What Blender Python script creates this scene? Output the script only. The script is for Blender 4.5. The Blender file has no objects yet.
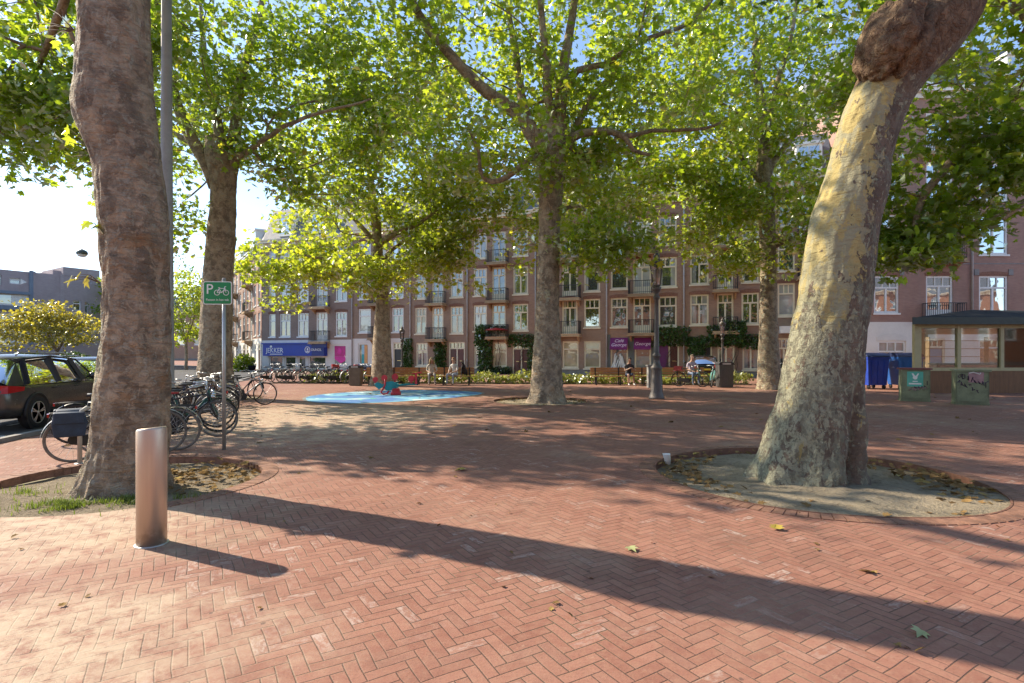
import bpy, bmesh, math, random
import numpy as np
from mathutils import Vector, Matrix, noise
R = math.radians
random.seed(11)
SC = bpy.context.scene
COL = SC.collection
F = 544.0            # focal length in picture widths/1024
CH = 1.62            # eye height
HY = 353.0           # horizon row


def W(px, py, d):
    """picture position at a distance -> metres"""
    return Vector(((px - 512) / F * d, d, CH - (py - HY) / F * d))


def G(px, py):
    d = F * CH / (py - HY)
    return Vector(((px - 512) / F * d, d, 0))


def sstep(a, b, x):
    t = min(1, max(0, (x - a) / (b - a)))
    return t * t * (3 - 2 * t)


# ------------------------------------------------------------------ materials
class NB:
    def __init__(s, m):
        s.t = m.node_tree
        s.n = s.t.nodes

    def new(s, typ, **kw):
        nd = s.n.new(typ)
        for k, v in kw.items():
            setattr(nd, k, v)
        return nd

    def put(s, sock, v):
        if isinstance(v, bpy.types.NodeSocket):
            s.t.links.new(v, sock)
        elif isinstance(v, (tuple, list)) and len(v) == 3 and sock.type == 'RGBA':
            sock.default_value = (*v, 1)
        else:
            sock.default_value = v

    def m(s, op, a, b=0.0, c=0.0, clamp=False):
        nd = s.new('ShaderNodeMath', operation=op)
        nd.use_clamp = clamp
        for i, v in enumerate((a, b, c)):
            s.put(nd.inputs[i], v)
        return nd.outputs[0]

    def mix(s, f, a, b, mode='MIX'):
        nd = s.new('ShaderNodeMix', data_type='RGBA', blend_type=mode)
        s.put(nd.inputs['Factor'], f)
        s.put(nd.inputs[6], a)
        s.put(nd.inputs[7], b)
        return nd.outputs[2]

    def ss(s, a, b, x):
        nd = s.new('ShaderNodeMapRange', interpolation_type='SMOOTHSTEP')
        s.put(nd.inputs[0], x)
        s.put(nd.inputs[1], a)
        s.put(nd.inputs[2], b)
        return nd.outputs[0]

    def co(s, kind='Object'):
        return s.new('ShaderNodeTexCoord').outputs[kind]

    def noise(s, vec, scale, detail=4.0, rough=0.55, dist=0.0):
        nd = s.new('ShaderNodeTexNoise')
        s.put(nd.inputs['Vector'], vec)
        nd.inputs['Scale'].default_value = scale
        nd.inputs['Detail'].default_value = detail
        nd.inputs['Roughness'].default_value = rough
        nd.inputs['Distortion'].default_value = dist
        return nd.outputs['Fac']

    def voro(s, vec, scale, feature='F1', out='Distance'):
        nd = s.new('ShaderNodeTexVoronoi', feature=feature)
        s.put(nd.inputs['Vector'], vec)
        nd.inputs['Scale'].default_value = scale
        return nd.outputs[out]

    def scale(s, vec, xyz):
        nd = s.new('ShaderNodeMapping')
        s.put(nd.inputs[0], vec)
        nd.inputs['Scale'].default_value = xyz
        return nd.outputs[0]

    def sep(s, vec):
        nd = s.new('ShaderNodeSeparateXYZ')
        s.put(nd.inputs[0], vec)
        return nd.outputs

    def comb(s, x, y, z=0.0):
        nd = s.new('ShaderNodeCombineXYZ')
        for i, v in enumerate((x, y, z)):
            s.put(nd.inputs[i], v)
        return nd.outputs[0]

    def bump(s, h, strength=0.5, dist=0.01):
        nd = s.new('ShaderNodeBump')
        nd.inputs['Strength'].default_value = strength
        nd.inputs['Distance'].default_value = dist
        s.put(nd.inputs['Height'], h)
        return nd.outputs[0]


def new_mat(name):
    m = bpy.data.materials.new(name)
    m.use_nodes = True
    b = NB(m)
    p = m.node_tree.nodes['Principled BSDF']
    return m, b, p


def simple(name, col, rough=0.6, metal=0.0, var=0.18, sc=6.0, bump=0.0, spec=0.5):
    m, b, p = new_mat(name)
    co = b.co()
    n1 = b.noise(co, sc, 5)
    n2 = b.noise(co, sc * 9, 3)
    rnd = b.new('ShaderNodeObjectInfo').outputs['Random']
    f = b.m('ADD', b.m('MULTIPLY', n1, 0.7), b.m('MULTIPLY', n2, 0.3))
    f = b.m('ADD', f, b.m('MULTIPLY', b.m('SUBTRACT', rnd, 0.5), 0.25))
    lo = tuple(c * (1 - var * 1.6) for c in col)
    hi = tuple(min(1, c * (1 + var * 1.6)) for c in col)
    b.put(p.inputs['Base Color'], b.mix(b.ss(0.25, 0.75, f), lo, hi))
    b.put(p.inputs['Roughness'], b.m('ADD', b.m('MULTIPLY', n1, 0.25), rough - 0.12, clamp=True))
    p.inputs['Metallic'].default_value = metal
    p.inputs['Specular IOR Level'].default_value = spec
    if bump:
        b.put(p.inputs['Normal'], b.bump(f, bump, 0.01))
    return m


def brick_mat(name, c1, c2, mort, bw=0.21, bh=0.062):
    m, b, p = new_mat(name)
    co = b.co()
    x, y, z = b.sep(co)
    v = b.comb(b.m('ADD', x, y), z)
    nd = b.new('ShaderNodeTexBrick')
    b.put(nd.inputs['Vector'], v)
    nd.inputs['Color1'].default_value = (*c1, 1)
    nd.inputs['Color2'].default_value = (*c2, 1)
    nd.inputs['Mortar'].default_value = (*mort, 1)
    nd.inputs['Scale'].default_value = 1.0
    nd.inputs['Brick Width'].default_value = bw
    nd.inputs['Row Height'].default_value = bh
    nd.inputs['Mortar Size'].default_value = 0.006
    n = b.noise(co, 0.7, 6, 0.65)
    rnd = b.new('ShaderNodeObjectInfo').outputs['Random']
    c = b.mix(b.m('MULTIPLY', b.ss(0.4, 0.75, n), 0.45), nd.outputs['Color'], tuple(k * 0.55 for k in c1))
    st = b.noise(b.scale(co, (2.2, 2.2, 0.25)), 1.0, 5)
    c = b.mix(b.m('MULTIPLY', b.ss(0.55, 0.8, st), 0.3), c, (0.33, 0.29, 0.26))
    c = b.mix(b.m('MULTIPLY', rnd, 0.18), c, (0.22, 0.10, 0.075))
    b.put(p.inputs['Base Color'], c)
    p.inputs['Roughness'].default_value = 0.85
    b.put(p.inputs['Normal'], b.bump(nd.outputs['Fac'], 0.3, -0.01))
    return m


def paving_mat():
    m, b, p = new_mat('herringbone paving')
    co = b.co()
    X, Y, Z = b.sep(co)
    # slight settling of the courses
    wob = b.noise(co, 0.7, 3)
    a = R(31)
    w = 0.075
    xx = b.m('ADD', b.m('MULTIPLY', X, math.cos(a) / w), b.m('MULTIPLY', Y, math.sin(a) / w))
    yy = b.m('ADD', b.m('MULTIPLY', X, -math.sin(a) / w), b.m('MULTIPLY', Y, math.cos(a) / w))
    xx = b.m('ADD', xx, b.m('MULTIPLY', wob, 1.5))
    yy = b.m('ADD', yy, b.m('MULTIPLY', wob, -1.2))
    i = b.m('FLOOR', xx)
    j = b.m('FLOOR', yy)
    fx = b.m('SUBTRACT', xx, i)
    fy = b.m('SUBTRACT', yy, j)
    mm = b.m('FLOORED_MODULO', b.m('SUBTRACT', i, j), 6.0)
    h = b.m('LESS_THAN', mm, 2.5)
    v = b.m('SUBTRACT', 1.0, h)
    m3 = b.m('SUBTRACT', 5.0, mm)
    lx = b.m('ADD', b.m('MULTIPLY', h, b.m('ADD', fx, mm)), b.m('MULTIPLY', v, b.m('ADD', fy, m3)))
    ly = b.m('ADD', b.m('MULTIPLY', h, fy), b.m('MULTIPLY', v, fx))
    idx = b.m('SUBTRACT', i, b.m('MULTIPLY', h, mm))
    idy = b.m('SUBTRACT', j, b.m('MULTIPLY', v, m3))
    e = b.m('MINIMUM', b.m('MINIMUM', lx, b.m('SUBTRACT', 3.0, lx)), b.m('MINIMUM', ly, b.m('SUBTRACT', 1.0, ly)))
    fine = b.noise(co, 60, 4)
    e2 = b.m('ADD', e, b.m('MULTIPLY', b.m('SUBTRACT', fine, 0.5), 0.07))
    wn = b.new('ShaderNodeTexWhiteNoise', noise_dimensions='3D')
    b.put(wn.inputs['Vector'], b.comb(idx, idy, h))
    rv = wn.outputs['Value']
    r1, r2, r3 = b.sep(wn.outputs['Color'])
    brick = b.mix(rv, (0.255, 0.110, 0.076), (0.335, 0.160, 0.112))
    brick = b.mix(b.m('MULTIPLY', b.m('GREATER_THAN', r1, 0.88), 0.4), brick, (0.19, 0.09, 0.068))
    # grain and wear
    med = b.noise(co, 14, 5, 0.65)
    brick = b.mix(b.m('MULTIPLY', b.ss(0.35, 0.75, med), 0.5), brick, (0.36, 0.20, 0.135))
    blot = b.noise(co, 3.1, 7, 0.75)
    brick = b.mix(b.m('MULTIPLY', b.ss(0.48, 0.72, blot), 0.55), brick, (0.19, 0.078, 0.054))
    film = b.noise(b.scale(co, (1.0, 1.6, 1.0)), 9.0, 8, 0.78, 0.6)
    brick = b.mix(b.m('MULTIPLY', b.ss(0.56, 0.72, film), 0.45), brick, (0.46, 0.32, 0.22))
    brick = b.mix(b.m('MULTIPLY', b.ss(0.5, 0.75, fine), 0.5), brick, (0.15, 0.075, 0.055))
    # lime bloom on single bricks, streaked
    patch = b.noise(co, 0.8, 3)
    str_ = b.noise(b.comb(b.m('MULTIPLY', lx, 1.1), b.m('MULTIPLY', ly, 2.2), b.m('MULTIPLY', rv, 90.0)), 1.2, 5, 0.7)
    bloom = b.m('MULTIPLY', b.ss(0.80, 1.08, b.m('ADD', r2, b.m('MULTIPLY', b.m('SUBTRACT', patch, 0.5), 0.9))), b.ss(0.42, 0.66, str_))
    brick = b.mix(b.m('MULTIPLY', bloom, 0.55), brick, (0.56, 0.48, 0.42))
    # sand swept over the bricks
    big = b.noise(co, 0.33, 5, 0.6)

    def near(cx, cy, rx, ry):
        dx = b.m('DIVIDE', b.m('SUBTRACT', X, cx), rx)
        dy = b.m('DIVIDE', b.m('SUBTRACT', Y, cy), ry)
        return b.m('SQRT', b.m('ADD', b.m('MULTIPLY', dx, dx), b.m('MULTIPLY', dy, dy)))
    d1 = b.m('MINIMUM', b.m('MINIMUM', near(-5.0, 5.0, 2.7, 1.7), near(-5.2, 13.6, 4.4, 4.6)), b.m('ADD', near(-2.9, 3.0, 2.3, 1.3), 0.28))
    sm = b.m('SUBTRACT', 1.0, b.ss(0.35, 1.25, b.m('ADD', d1, b.m('MULTIPLY', b.m('SUBTRACT', b.noise(co, 1.6, 6, 0.7), 0.5), 1.5))))
    sandf = b.m('MAXIMUM', b.m('MULTIPLY', sm, 0.88), b.m('MULTIPLY', b.ss(0.48, 0.72, big), 0.34))
    sandn = b.noise(co, 5.5, 6, 0.75)
    sandf = b.m('MULTIPLY', sandf, b.ss(0.30, 0.60, sandn))
    jf = b.ss(0.45, 0.62, b.noise(co, 1.9, 6, 0.7))
    sand = b.mix(fine, (0.44, 0.34, 0.235), (0.57, 0.46, 0.33))
    mort_c = b.mix(b.ss(0.45, 0.75, b.noise(co, 0.9, 4)), (0.10, 0.060, 0.042), (0.34, 0.235, 0.16))
    mort = b.m('SUBTRACT', 1.0, b.ss(0.01, 0.075, e2))
    c = b.mix(b.m('MULTIPLY', mort, b.m('SUBTRACT', 1.0, b.m('MULTIPLY', jf, 0.45))), brick, mort_c)
    c = b.mix(sandf, c, sand)
    # old stains, and dark moss in the joints of damp spots
    stn = b.noise(co, 0.7, 7, 0.68, 0.4)
    c = b.mix(b.m('MULTIPLY', b.ss(0.53, 0.68, stn), 0.32), c, (0.13, 0.075, 0.055))
    spot = b.voro(b.comb(b.m('ADD', X, b.m('MULTIPLY', fine, 0.03)), Y), 2.3)
    c = b.mix(b.m('MULTIPLY', b.m('LESS_THAN', spot, 0.035), 0.6), c, (0.07, 0.05, 0.045))
    moss = b.m('MULTIPLY', b.m('MULTIPLY', mort, b.ss(0.50, 0.62, b.noise(co, 0.45, 5, 0.65))), 0.7)
    c = b.mix(moss, c, (0.055, 0.06, 0.03))
    b.put(p.inputs['Base Color'], c)
    p.inputs['Roughness'].default_value = 0.82
    p.inputs['Specular IOR Level'].default_value = 0.3
    hgt = b.m('ADD', b.m('MULTIPLY', b.ss(0.0, 0.085, e2), 0.6), b.m('MULTIPLY', r3, 0.35))
    tilt = b.m('MULTIPLY', b.m('SUBTRACT', lx, 1.5), b.m('MULTIPLY', b.m('SUBTRACT', r1, 0.5), 0.4))
    hgt = b.m('ADD', b.m('ADD', hgt, tilt), b.m('MULTIPLY', fine, 0.25))
    hgt = b.m('MULTIPLY', hgt, b.m('SUBTRACT', 1.0, b.m('MULTIPLY', sandf, 0.85)))
    hgt = b.m('ADD', hgt, b.m('MULTIPLY', sandn, b.m('MULTIPLY', sandf, 0.8)))
    b.put(p.inputs['Normal'], b.bump(hgt, 0.6, 0.010))
    return m


def soil_mat(name, c1, c2, c3):
    m, b, p = new_mat(name)
    co = b.co()
    n = b.noise(co, 1.6, 8, 0.7)
    n2 = b.noise(co, 28, 6, 0.7)
    vo = b.voro(co, 55)
    c = b.mix(b.ss(0.3, 0.7, n), c1, c2)
    c = b.mix(b.m('MULTIPLY', b.ss(0.5, 0.75, n2), 0.6), c, c3)
    c = b.mix(b.m('MULTIPLY', b.m('LESS_THAN', vo, 0.16), 0.5), c, (0.5, 0.46, 0.4))
    b.put(p.inputs['Base Color'], c)
    p.inputs['Roughness'].default_value = 0.95
    p.inputs['Specular IOR Level'].default_value = 0.15
    cl = b.voro(b.comb(b.m('ADD', b.sep(co)[0], b.m('MULTIPLY', n2, .05)), b.sep(co)[1]), 16)
    n5 = b.noise(co, 7, 7, 0.75)
    b.put(p.inputs['Base Color'], b.mix(b.m('MULTIPLY', b.ss(0.5, 0.68, n5), 0.55), c, tuple(k * 0.6 for k in c3)))
    b.put(p.inputs['Normal'], b.bump(b.m('ADD', b.m('ADD', n2, b.m('MULTIPLY', n5, 2.0)), b.m('MULTIPLY', cl, 0.6)), 1.0, 0.045))
    return m


def bark_mat(name, base, dark, pale, peel_c, style=0):
    """plane-tree bark: flaking patches; the peel attribute says where the bark has come off"""
    m, b, p = new_mat(name)
    co = b.co()
    sc3 = b.scale(co, (1, 1, 0.62 if style else 0.95))
    att = b.new('ShaderNodeAttribute', attribute_name='peel').outputs['Fac']
    n1 = b.noise(sc3, 3.2, 10, 0.68, 0.4)
    n2 = b.noise(sc3, 11, 9, 0.66, 0.6)
    n3 = b.noise(co, 46, 5, 0.65)
    n4 = b.noise(sc3, 6.3, 5, 0.6, 0.8)
    c = b.mix(b.ss(0.36, 0.66, n1), dark, base)
    c = b.mix(b.m('MULTIPLY', b.ss(0.5, 0.56, n4), 0.55), c, tuple(k * 1.25 for k in base))
    # small grey-green flakes
    flk = b.new('ShaderNodeAttribute', attribute_name='flake').outputs['Fac']
    fl = b.ss(0.565, 0.595, b.m('ADD', b.m('ADD', n2, b.m('MULTIPLY', flk, 0.075)), b.m('MULTIPLY', b.m('SUBTRACT', n1, 0.5), 0.35 if style == 0 else 0.7)))
    if style == 0:
        c = b.mix(b.m('MULTIPLY', b.ss(0.56, 0.66, b.noise(sc3, 2.1, 6, 0.62, 0.6)), 0.6), c, (0.33, 0.185, 0.085))
    c = b.mix(b.m('MULTIPLY', fl, 0.6 if style == 0 else 0.0), c, pale)
    if style == 1:
        fk = b.m('MULTIPLY', flk, 0.16)
        o1 = b.ss(0.53, 0.57, b.m('ADD', b.noise(sc3, 5.5, 8, 0.68, 0.5), b.m('MULTIPLY', flk, 0.10)))
        o2 = b.ss(0.575, 0.605, b.m('ADD', b.noise(sc3, 15, 7, 0.66, 0.7), b.m('MULTIPLY', flk, 0.10)))
        o3 = b.ss(0.60, 0.64, b.noise(sc3, 10, 7, 0.7, 0.8))
        c = b.mix(b.m('MULTIPLY', o1, 0.85), c, (0.225, 0.215, 0.150))
        c = b.mix(b.m('MULTIPLY', o2, 0.9), c, (0.36, 0.345, 0.235))
        c = b.mix(b.m('MULTIPLY', o3, 0.75), c, (0.115, 0.095, 0.072))
        c = b.mix(b.m('MULTIPLY', b.ss(0.66, 0.69, b.noise(sc3, 4.3, 5, 0.6, 0.5)), 0.8), c, (0.40, 0.315, 0.12))
    edge = b.m('ADD', att, b.m('ADD', b.m('MULTIPLY', b.m('SUBTRACT', n2, 0.5), 1.5), b.m('MULTIPLY', b.m('SUBTRACT', n4, 0.5), 0.9)))
    pf = b.ss(0.49, 0.53, edge)
    inner = b.m('MULTIPLY', b.ss(0.48, 0.52, b.noise(sc3, 4.2, 7, 0.68, 0.5)), 0.85)
    pc = b.mix(b.ss(0.35, 0.7, n1), peel_c, tuple(k * 0.72 + q for k, q in zip(peel_c, (0.02, 0.045, 0.05))))
    pc = b.mix(b.m('MULTIPLY', b.ss(0.62, 0.75, b.noise(co, 9, 5)), 0.6), pc, tuple(k * 0.6 for k in peel_c))
    pc = b.mix(inner, pc, tuple(k * 0.60 + q for k, q in zip(peel_c, (0.03, 0.07, 0.10))))
    pc = b.mix(b.ss(0.665, 0.68, b.noise(sc3, 7.0, 6, 0.6, 0.4)), pc, dark)
    c = b.mix(pf, c, pc)
    c = b.mix(b.m('MULTIPLY', b.ss(0.55, 0.8, n3), 0.4), c, tuple(k * 0.6 for k in dark))
    b.put(p.inputs['Base Color'], c)
    p.inputs['Roughness'].default_value = 0.82
    p.inputs['Specular IOR Level'].default_value = 0.25
    h = b.m('ADD', b.m('MULTIPLY', n2, 0.7), b.m('MULTIPLY', n3, 0.45))
    h = b.m('ADD', h, b.m('MULTIPLY', fl, -0.18))
    h = b.m('MULTIPLY', h, b.m('SUBTRACT', 1.0, b.m('MULTIPLY', pf, 0.72)))
    rg = b.noise(b.scale(co, (1.0, 1.0, 3.2)), 4.5, 6, 0.6, 0.8)
    h = b.m('ADD', h, b.m('MULTIPLY', b.ss(0.35, 0.6, rg), 0.35 if style == 0 else 0.15))
    b.put(p.inputs['Normal'], b.bump(h, 1.0, 0.055))
    return m


def leaf_mat(name, dcols, tcols, tmix=0.5, gloss=0.55):
    m = bpy.data.materials.new(name)
    m.use_nodes = True
    b = NB(m)
    b.n.remove(b.n['Principled BSDF'])
    out = b.n['Material Output']
    rnd = b.new('ShaderNodeNewGeometry').outputs['Random Per Island']
    co = b.co()
    n = b.noise(co, 0.55, 3)
    f = b.m('ADD', b.m('MULTIPLY', rnd, 0.75), b.m('MULTIPLY', b.m('SUBTRACT', n, 0.35), 0.6), clamp=True)
    yel = b.ss(0.93, 0.97, rnd)
    dc = b.mix(f, dcols[0], dcols[1])
    tc = b.mix(f, tcols[0], tcols[1])
    dc = b.mix(b.m('MULTIPLY', yel, 0.6), dc, dcols[2])
    tc = b.mix(b.m('MULTIPLY', yel, 0.6), tc, tcols[2])
    d = b.new('ShaderNodeBsdfDiffuse')
    b.put(d.inputs[0], dc)
    t = b.new('ShaderNodeBsdfTranslucent')
    b.put(t.inputs[0], tc)
    g = b.new('ShaderNodeBsdfGlossy')
    g.inputs['Roughness'].default_value = 0.38
    g.inputs[0].default_value = (0.8, 0.85, 0.8, 1)
    mx = b.new('ShaderNodeMixShader')
    mx.inputs[0].default_value = tmix
    b.put(mx.inputs[1], d.outputs[0])
    b.put(mx.inputs[2], t.outputs[0])
    fr = b.new('ShaderNodeFresnel')
    fr.inputs[0].default_value = 1.38
    m2 = b.new('ShaderNodeMixShader')
    b.put(m2.inputs[0], b.m('MULTIPLY', fr.outputs[0], gloss))
    b.put(m2.inputs[1], mx.outputs[0])
    b.put(m2.inputs[2], g.outputs[0])
    b.put(out.inputs[0], m2.outputs[0])
    return m


def glass_mat(name, col, refl=0.16, rough=0.02, wave=0.06):
    """old window glass before a dark room or a blind"""
    m, b, p = new_mat(name)
    co = b.co()
    rnd = b.new('ShaderNodeObjectInfo').outputs['Random']
    n = b.noise(co, 1.3, 3)
    f = b.m('ADD', b.m('MULTIPLY', n, 0.6), b.m('MULTIPLY', rnd, 0.5))
    b.put(p.inputs['Base Color'], b.mix(b.ss(0.25, 0.85, f), tuple(c * 0.55 for c in col), tuple(c * 1.3 for c in col)))
    p.inputs['Roughness'].default_value = 0.6
    p.inputs['Specular IOR Level'].default_value = 0.2
    out = b.n['Material Output']
    g = b.new('ShaderNodeBsdfGlossy')
    g.inputs['Roughness'].default_value = rough
    g.inputs[0].default_value = (0.95, 0.97, 1, 1)
    sh = b.noise(b.m('ADD', b.m('MULTIPLY', rnd, 40.0), b.sep(co)[0]) if False else co, 0.9, 2)
    b.put(g.inputs['Normal'], b.bump(sh, wave, 0.12))
    mx = b.new('ShaderNodeMixShader')
    fr = b.new('ShaderNodeFresnel')
    fr.inputs[0].default_value = 1.5
    b.put(mx.inputs[0], b.m('ADD', fr.outputs[0], refl, clamp=True))
    b.put(mx.inputs[1], p.outputs[0])
    b.put(mx.inputs[2], g.outputs[0])
    b.put(out.inputs[0], mx.outputs[0])
    return m


def clear_glass(name, tint=(0.8, 0.88, 0.86), refl=0.1):
    m = bpy.data.materials.new(name)
    m.use_nodes = True
    b = NB(m)
    b.n.remove(b.n['Principled BSDF'])
    out = b.n['Material Output']
    t = b.new('ShaderNodeBsdfTransparent')
    t.inputs[0].default_value = (*tint, 1)
    g = b.new('ShaderNodeBsdfGlossy')
    g.inputs['Roughness'].default_value = 0.03
    fr = b.new('ShaderNodeFresnel')
    fr.inputs[0].default_value = 1.5
    mx = b.new('ShaderNodeMixShader')
    b.put(mx.inputs[0], b.m('ADD', fr.outputs[0], refl, clamp=True))
    b.put(mx.inputs[1], t.outputs[0])
    b.put(mx.inputs[2], g.outputs[0])
    b.put(out.inputs[0], mx.outputs[0])
    return m


def wood_mat(name, c1, c2, axis=0, rough=0.6):
    m, b, p = new_mat(name)
    co = b.co()
    s = [9.0, 9.0, 9.0]
    s[axis] = 0.6
    n = b.noise(b.scale(co, s), 2.0, 6, 0.65, 0.6)
    n2 = b.noise(co, 2.5, 4)
    c = b.mix(b.ss(0.3, 0.7, n), c1, c2)
    c = b.mix(b.m('MULTIPLY', b.ss(0.5, 0.8, n2), 0.4), c, tuple(k * 0.6 for k in c1))
    b.put(p.inputs['Base Color'], c)
    p.inputs['Roughness'].default_value = rough
    b.put(p.inputs['Normal'], b.bump(n, 0.3, 0.005))
    return m


def steel_mat(name, col, rough=0.28):
    m, b, p = new_mat(name)
    co = b.co()
    n = b.noise(b.scale(co, (60, 60, 1.2)), 1.0, 4)
    n2 = b.noise(co, 4.0, 6, 0.7)
    x, y, z = b.sep(co)
    low = b.m('SUBTRACT', 1.0, b.ss(0.03, 0.28, b.m('ADD', z, b.m('MULTIPLY', b.m('SUBTRACT', n2, 0.5), 0.25))))
    c = b.mix(n, tuple(k * 0.8 for k in col), col)
    c = b.mix(b.m('MULTIPLY', b.m('MULTIPLY', low, b.ss(0.42, 0.6, n2)), 0.7), c, (0.22, 0.15, 0.10))
    b.put(p.inputs['Base Color'], c)
    p.inputs['Metallic'].default_value = 0.6
    b.put(p.inputs['Roughness'], b.m('ADD', b.m('MULTIPLY', n, 0.15), rough))
    b.put(p.inputs['Normal'], b.bump(n, 0.15, 0.002))
    return m


def rubber_mat():
    m, b, p = new_mat('painted playground rubber')
    co = b.co()
    n = b.noise(b.scale(co, (0.5, 0.8, 1)), 0.9, 3, 0.5, 1.0)
    n2 = b.noise(co, 0.7, 2, 0.5, 1.5)
    c = b.mix(b.ss(0.47, 0.49, n), (0.015, 0.16, 0.46), (0.11, 0.40, 0.58))
    c = b.mix(b.ss(0.555, 0.575, n), c, (0.50, 0.66, 0.68))
    c = b.mix(b.ss(0.60, 0.63, b.noise(b.scale(co, (0.35, 1.2, 1)), 1.3, 4, 0.6, 0.6)), c, (0.03, 0.14, 0.42))
    c = b.mix(b.m('MULTIPLY', b.ss(0.5, 0.7, b.noise(co, 1.8, 6, 0.7)), 0.35), c, (0.42, 0.36, 0.29))
    c = b.mix(b.ss(0.66, 0.68, n2), c, (0.05, 0.42, 0.28))
    gr = b.noise(co, 70, 3)
    c = b.mix(b.m('MULTIPLY', gr, 0.3), c, (0.3, 0.3, 0.3))
    b.put(p.inputs['Base Color'], c)
    p.inputs['Roughness'].default_value = 0.9
    return m


# ------------------------------------------------------------------ mesh builder
class MB:
    def __init__(s):
        s.v, s.f, s.mi, s.sm = [], [], [], []
        s.M = None

    def add(s, vs, fs, mi=0, smooth=False):
        o = len(s.v)
        if s.M is not None:
            vs = [s.M @ Vector(p) for p in vs]
        s.v += [tuple(p) for p in vs]
        for f in fs:
            s.f.append(tuple(i + o for i in f))
            s.mi.append(mi)
            s.sm.append(smooth)

    def box(s, x0, x1, y0, y1, z0, z1, mi=0):
        v = [(x0, y0, z0), (x1, y0, z0), (x1, y1, z0), (x0, y1, z0), (x0, y0, z1), (x1, y0, z1), (x1, y1, z1), (x0, y1, z1)]
        s.add(v, [(0, 3, 2, 1), (4, 5, 6, 7), (0, 1, 5, 4), (1, 2, 6, 5), (2, 3, 7, 6), (3, 0, 4, 7)], mi)

    def quad(s, a, b, c, d, mi=0):
        s.add([a, b, c, d], [(0, 1, 2, 3)], mi)

    def bar(s, a, b, w, h, mi=0):
        """rectangular bar between two points"""
        a, b = Vector(a), Vector(b)
        d = (b - a).normalized()
        up = Vector((0, 0, 1)) if abs(d.z) < 0.95 else Vector((0, 1, 0))
        sd = d.cross(up).normalized() * (w / 2)
        u = sd.cross(d).normalized() * (h / 2)
        v = [a - sd - u, a + sd - u, a + sd + u, a - sd + u, b - sd - u, b + sd - u, b + sd + u, b - sd + u]
        s.add(v, [(0, 3, 2, 1), (4, 5, 6, 7), (0, 1, 5, 4), (1, 2, 6, 5), (2, 3, 7, 6), (3, 0, 4, 7)], mi)

    def tube(s, pts, rad, n=8, mi=0, cap=True, smooth=True, closed=False):
        pts = [Vector(p) for p in pts]
        k = len(pts)
        if not hasattr(rad, '__len__'):
            rad = [rad] * k
        vs, fs = [], []
        prev = None
        for i, p in enumerate(pts):
            if closed:
                d = pts[(i + 1) % k] - pts[i - 1]
            else:
                d = pts[min(i + 1, k - 1)] - pts[max(i - 1, 0)]
            if d.length < 1e-9:
                d = Vector((0, 0, 1))
            d.normalize()
            if prev is None:
                up = Vector((0, 0, 1)) if abs(d.z) < 0.9 else Vector((1, 0, 0))
                a = d.cross(up).normalized()
            else:
                a = prev - d * prev.dot(d)
                if a.length < 1e-6:
                    a = d.orthogonal()
                a.normalize()
            prev = a
            c = d.cross(a)
            for j in range(n):
                t = 2 * math.pi * j / n
                vs.append(p + (a * math.cos(t) + c * math.sin(t)) * rad[i])
        rng = k if closed else k - 1
        for i in range(rng):
            i2 = (i + 1) % k
            for j in range(n):
                j2 = (j + 1) % n
                fs.append((i * n + j, i * n + j2, i2 * n + j2, i2 * n + j))
        if cap and not closed:
            fs.append(tuple(range(n - 1, -1, -1)))
            fs.append(tuple((k - 1) * n + j for j in range(n)))
        s.add(vs, fs, mi, smooth)

    def lathe(s, prof, n=24, mi=0, center=(0, 0), smooth=True, axis='z'):
        vs, fs = [], []
        for r, z in prof:
            for j in range(n):
                t = 2 * math.pi * j / n
                if axis == 'z':
                    vs.append((center[0] + r * math.cos(t), center[1] + r * math.sin(t), z))
                else:      # about y
                    vs.append((center[0] + r * math.cos(t), z, center[1] + r * math.sin(t)))
        k = len(prof)
        for i in range(k - 1):
            for j in range(n):
                j2 = (j + 1) % n
                f = (i * n + j, i * n + j2, (i + 1) * n + j2, (i + 1) * n + j)
                fs.append(f if axis == 'z' else f[::-1])
        fs.append(tuple(range(n - 1, -1, -1)))
        fs.append(tuple((k - 1) * n + j for j in range(n)))
        s.add(vs, fs, mi, smooth)

    def ball(s, c, r, n=12, m=8, mi=0):
        if not hasattr(r, '__len__'):
            r = (r, r, r)
        vs, fs = [], []
        for i in range(m + 1):
            ph = math.pi * i / m
            for j in range(n):
                t = 2 * math.pi * j / n
                vs.append((c[0] + r[0] * math.sin(ph) * math.cos(t), c[1] + r[1] * math.sin(ph) * math.sin(t), c[2] - r[2] * math.cos(ph)))
        for i in range(m):
            for j in range(n):
                j2 = (j + 1) % n
                fs.append((i * n + j, i * n + j2, (i + 1) * n + j2, (i + 1) * n + j))
        s.add(vs, fs, mi, True)

    def prism(s, outline, y0, y1, mi=0):
        """outline in x,z pushed from y0 to y1"""
        n = len(outline)
        vs = [(x, y0, z) for x, z in outline] + [(x, y1, z) for x, z in outline]
        fs = [tuple(range(n)), tuple(range(2 * n - 1, n - 1, -1))]
        for i in range(n):
            j = (i + 1) % n
            fs.append((j, i, n + i, n + j))
        s.add(vs, fs, mi)

    def mesh(s, name, mats):
        me = bpy.data.meshes.new(name)
        me.from_pydata(s.v, [], s.f)
        for m in (mats if isinstance(mats, (list, tuple)) else [mats]):
            me.materials.append(m)
        me.polygons.foreach_set('material_index', s.mi)
        me.polygons.foreach_set('use_smooth', s.sm)
        me.update()
        return me

    def build(s, name, mats, parent=None, loc=None):
        o = bpy.data.objects.new(name, s.mesh(name, mats))
        COL.objects.link(o)
        if parent is not None:
            o.parent = parent
        if loc is not None:
            o.location = loc
        return o


def tag(o, label=None, cat=None, group=None, kind=None):
    if label:
        o['label'] = label
    if cat:
        o['category'] = cat
    if group:
        o['group'] = group
    if kind:
        o['kind'] = kind
    return o


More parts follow.
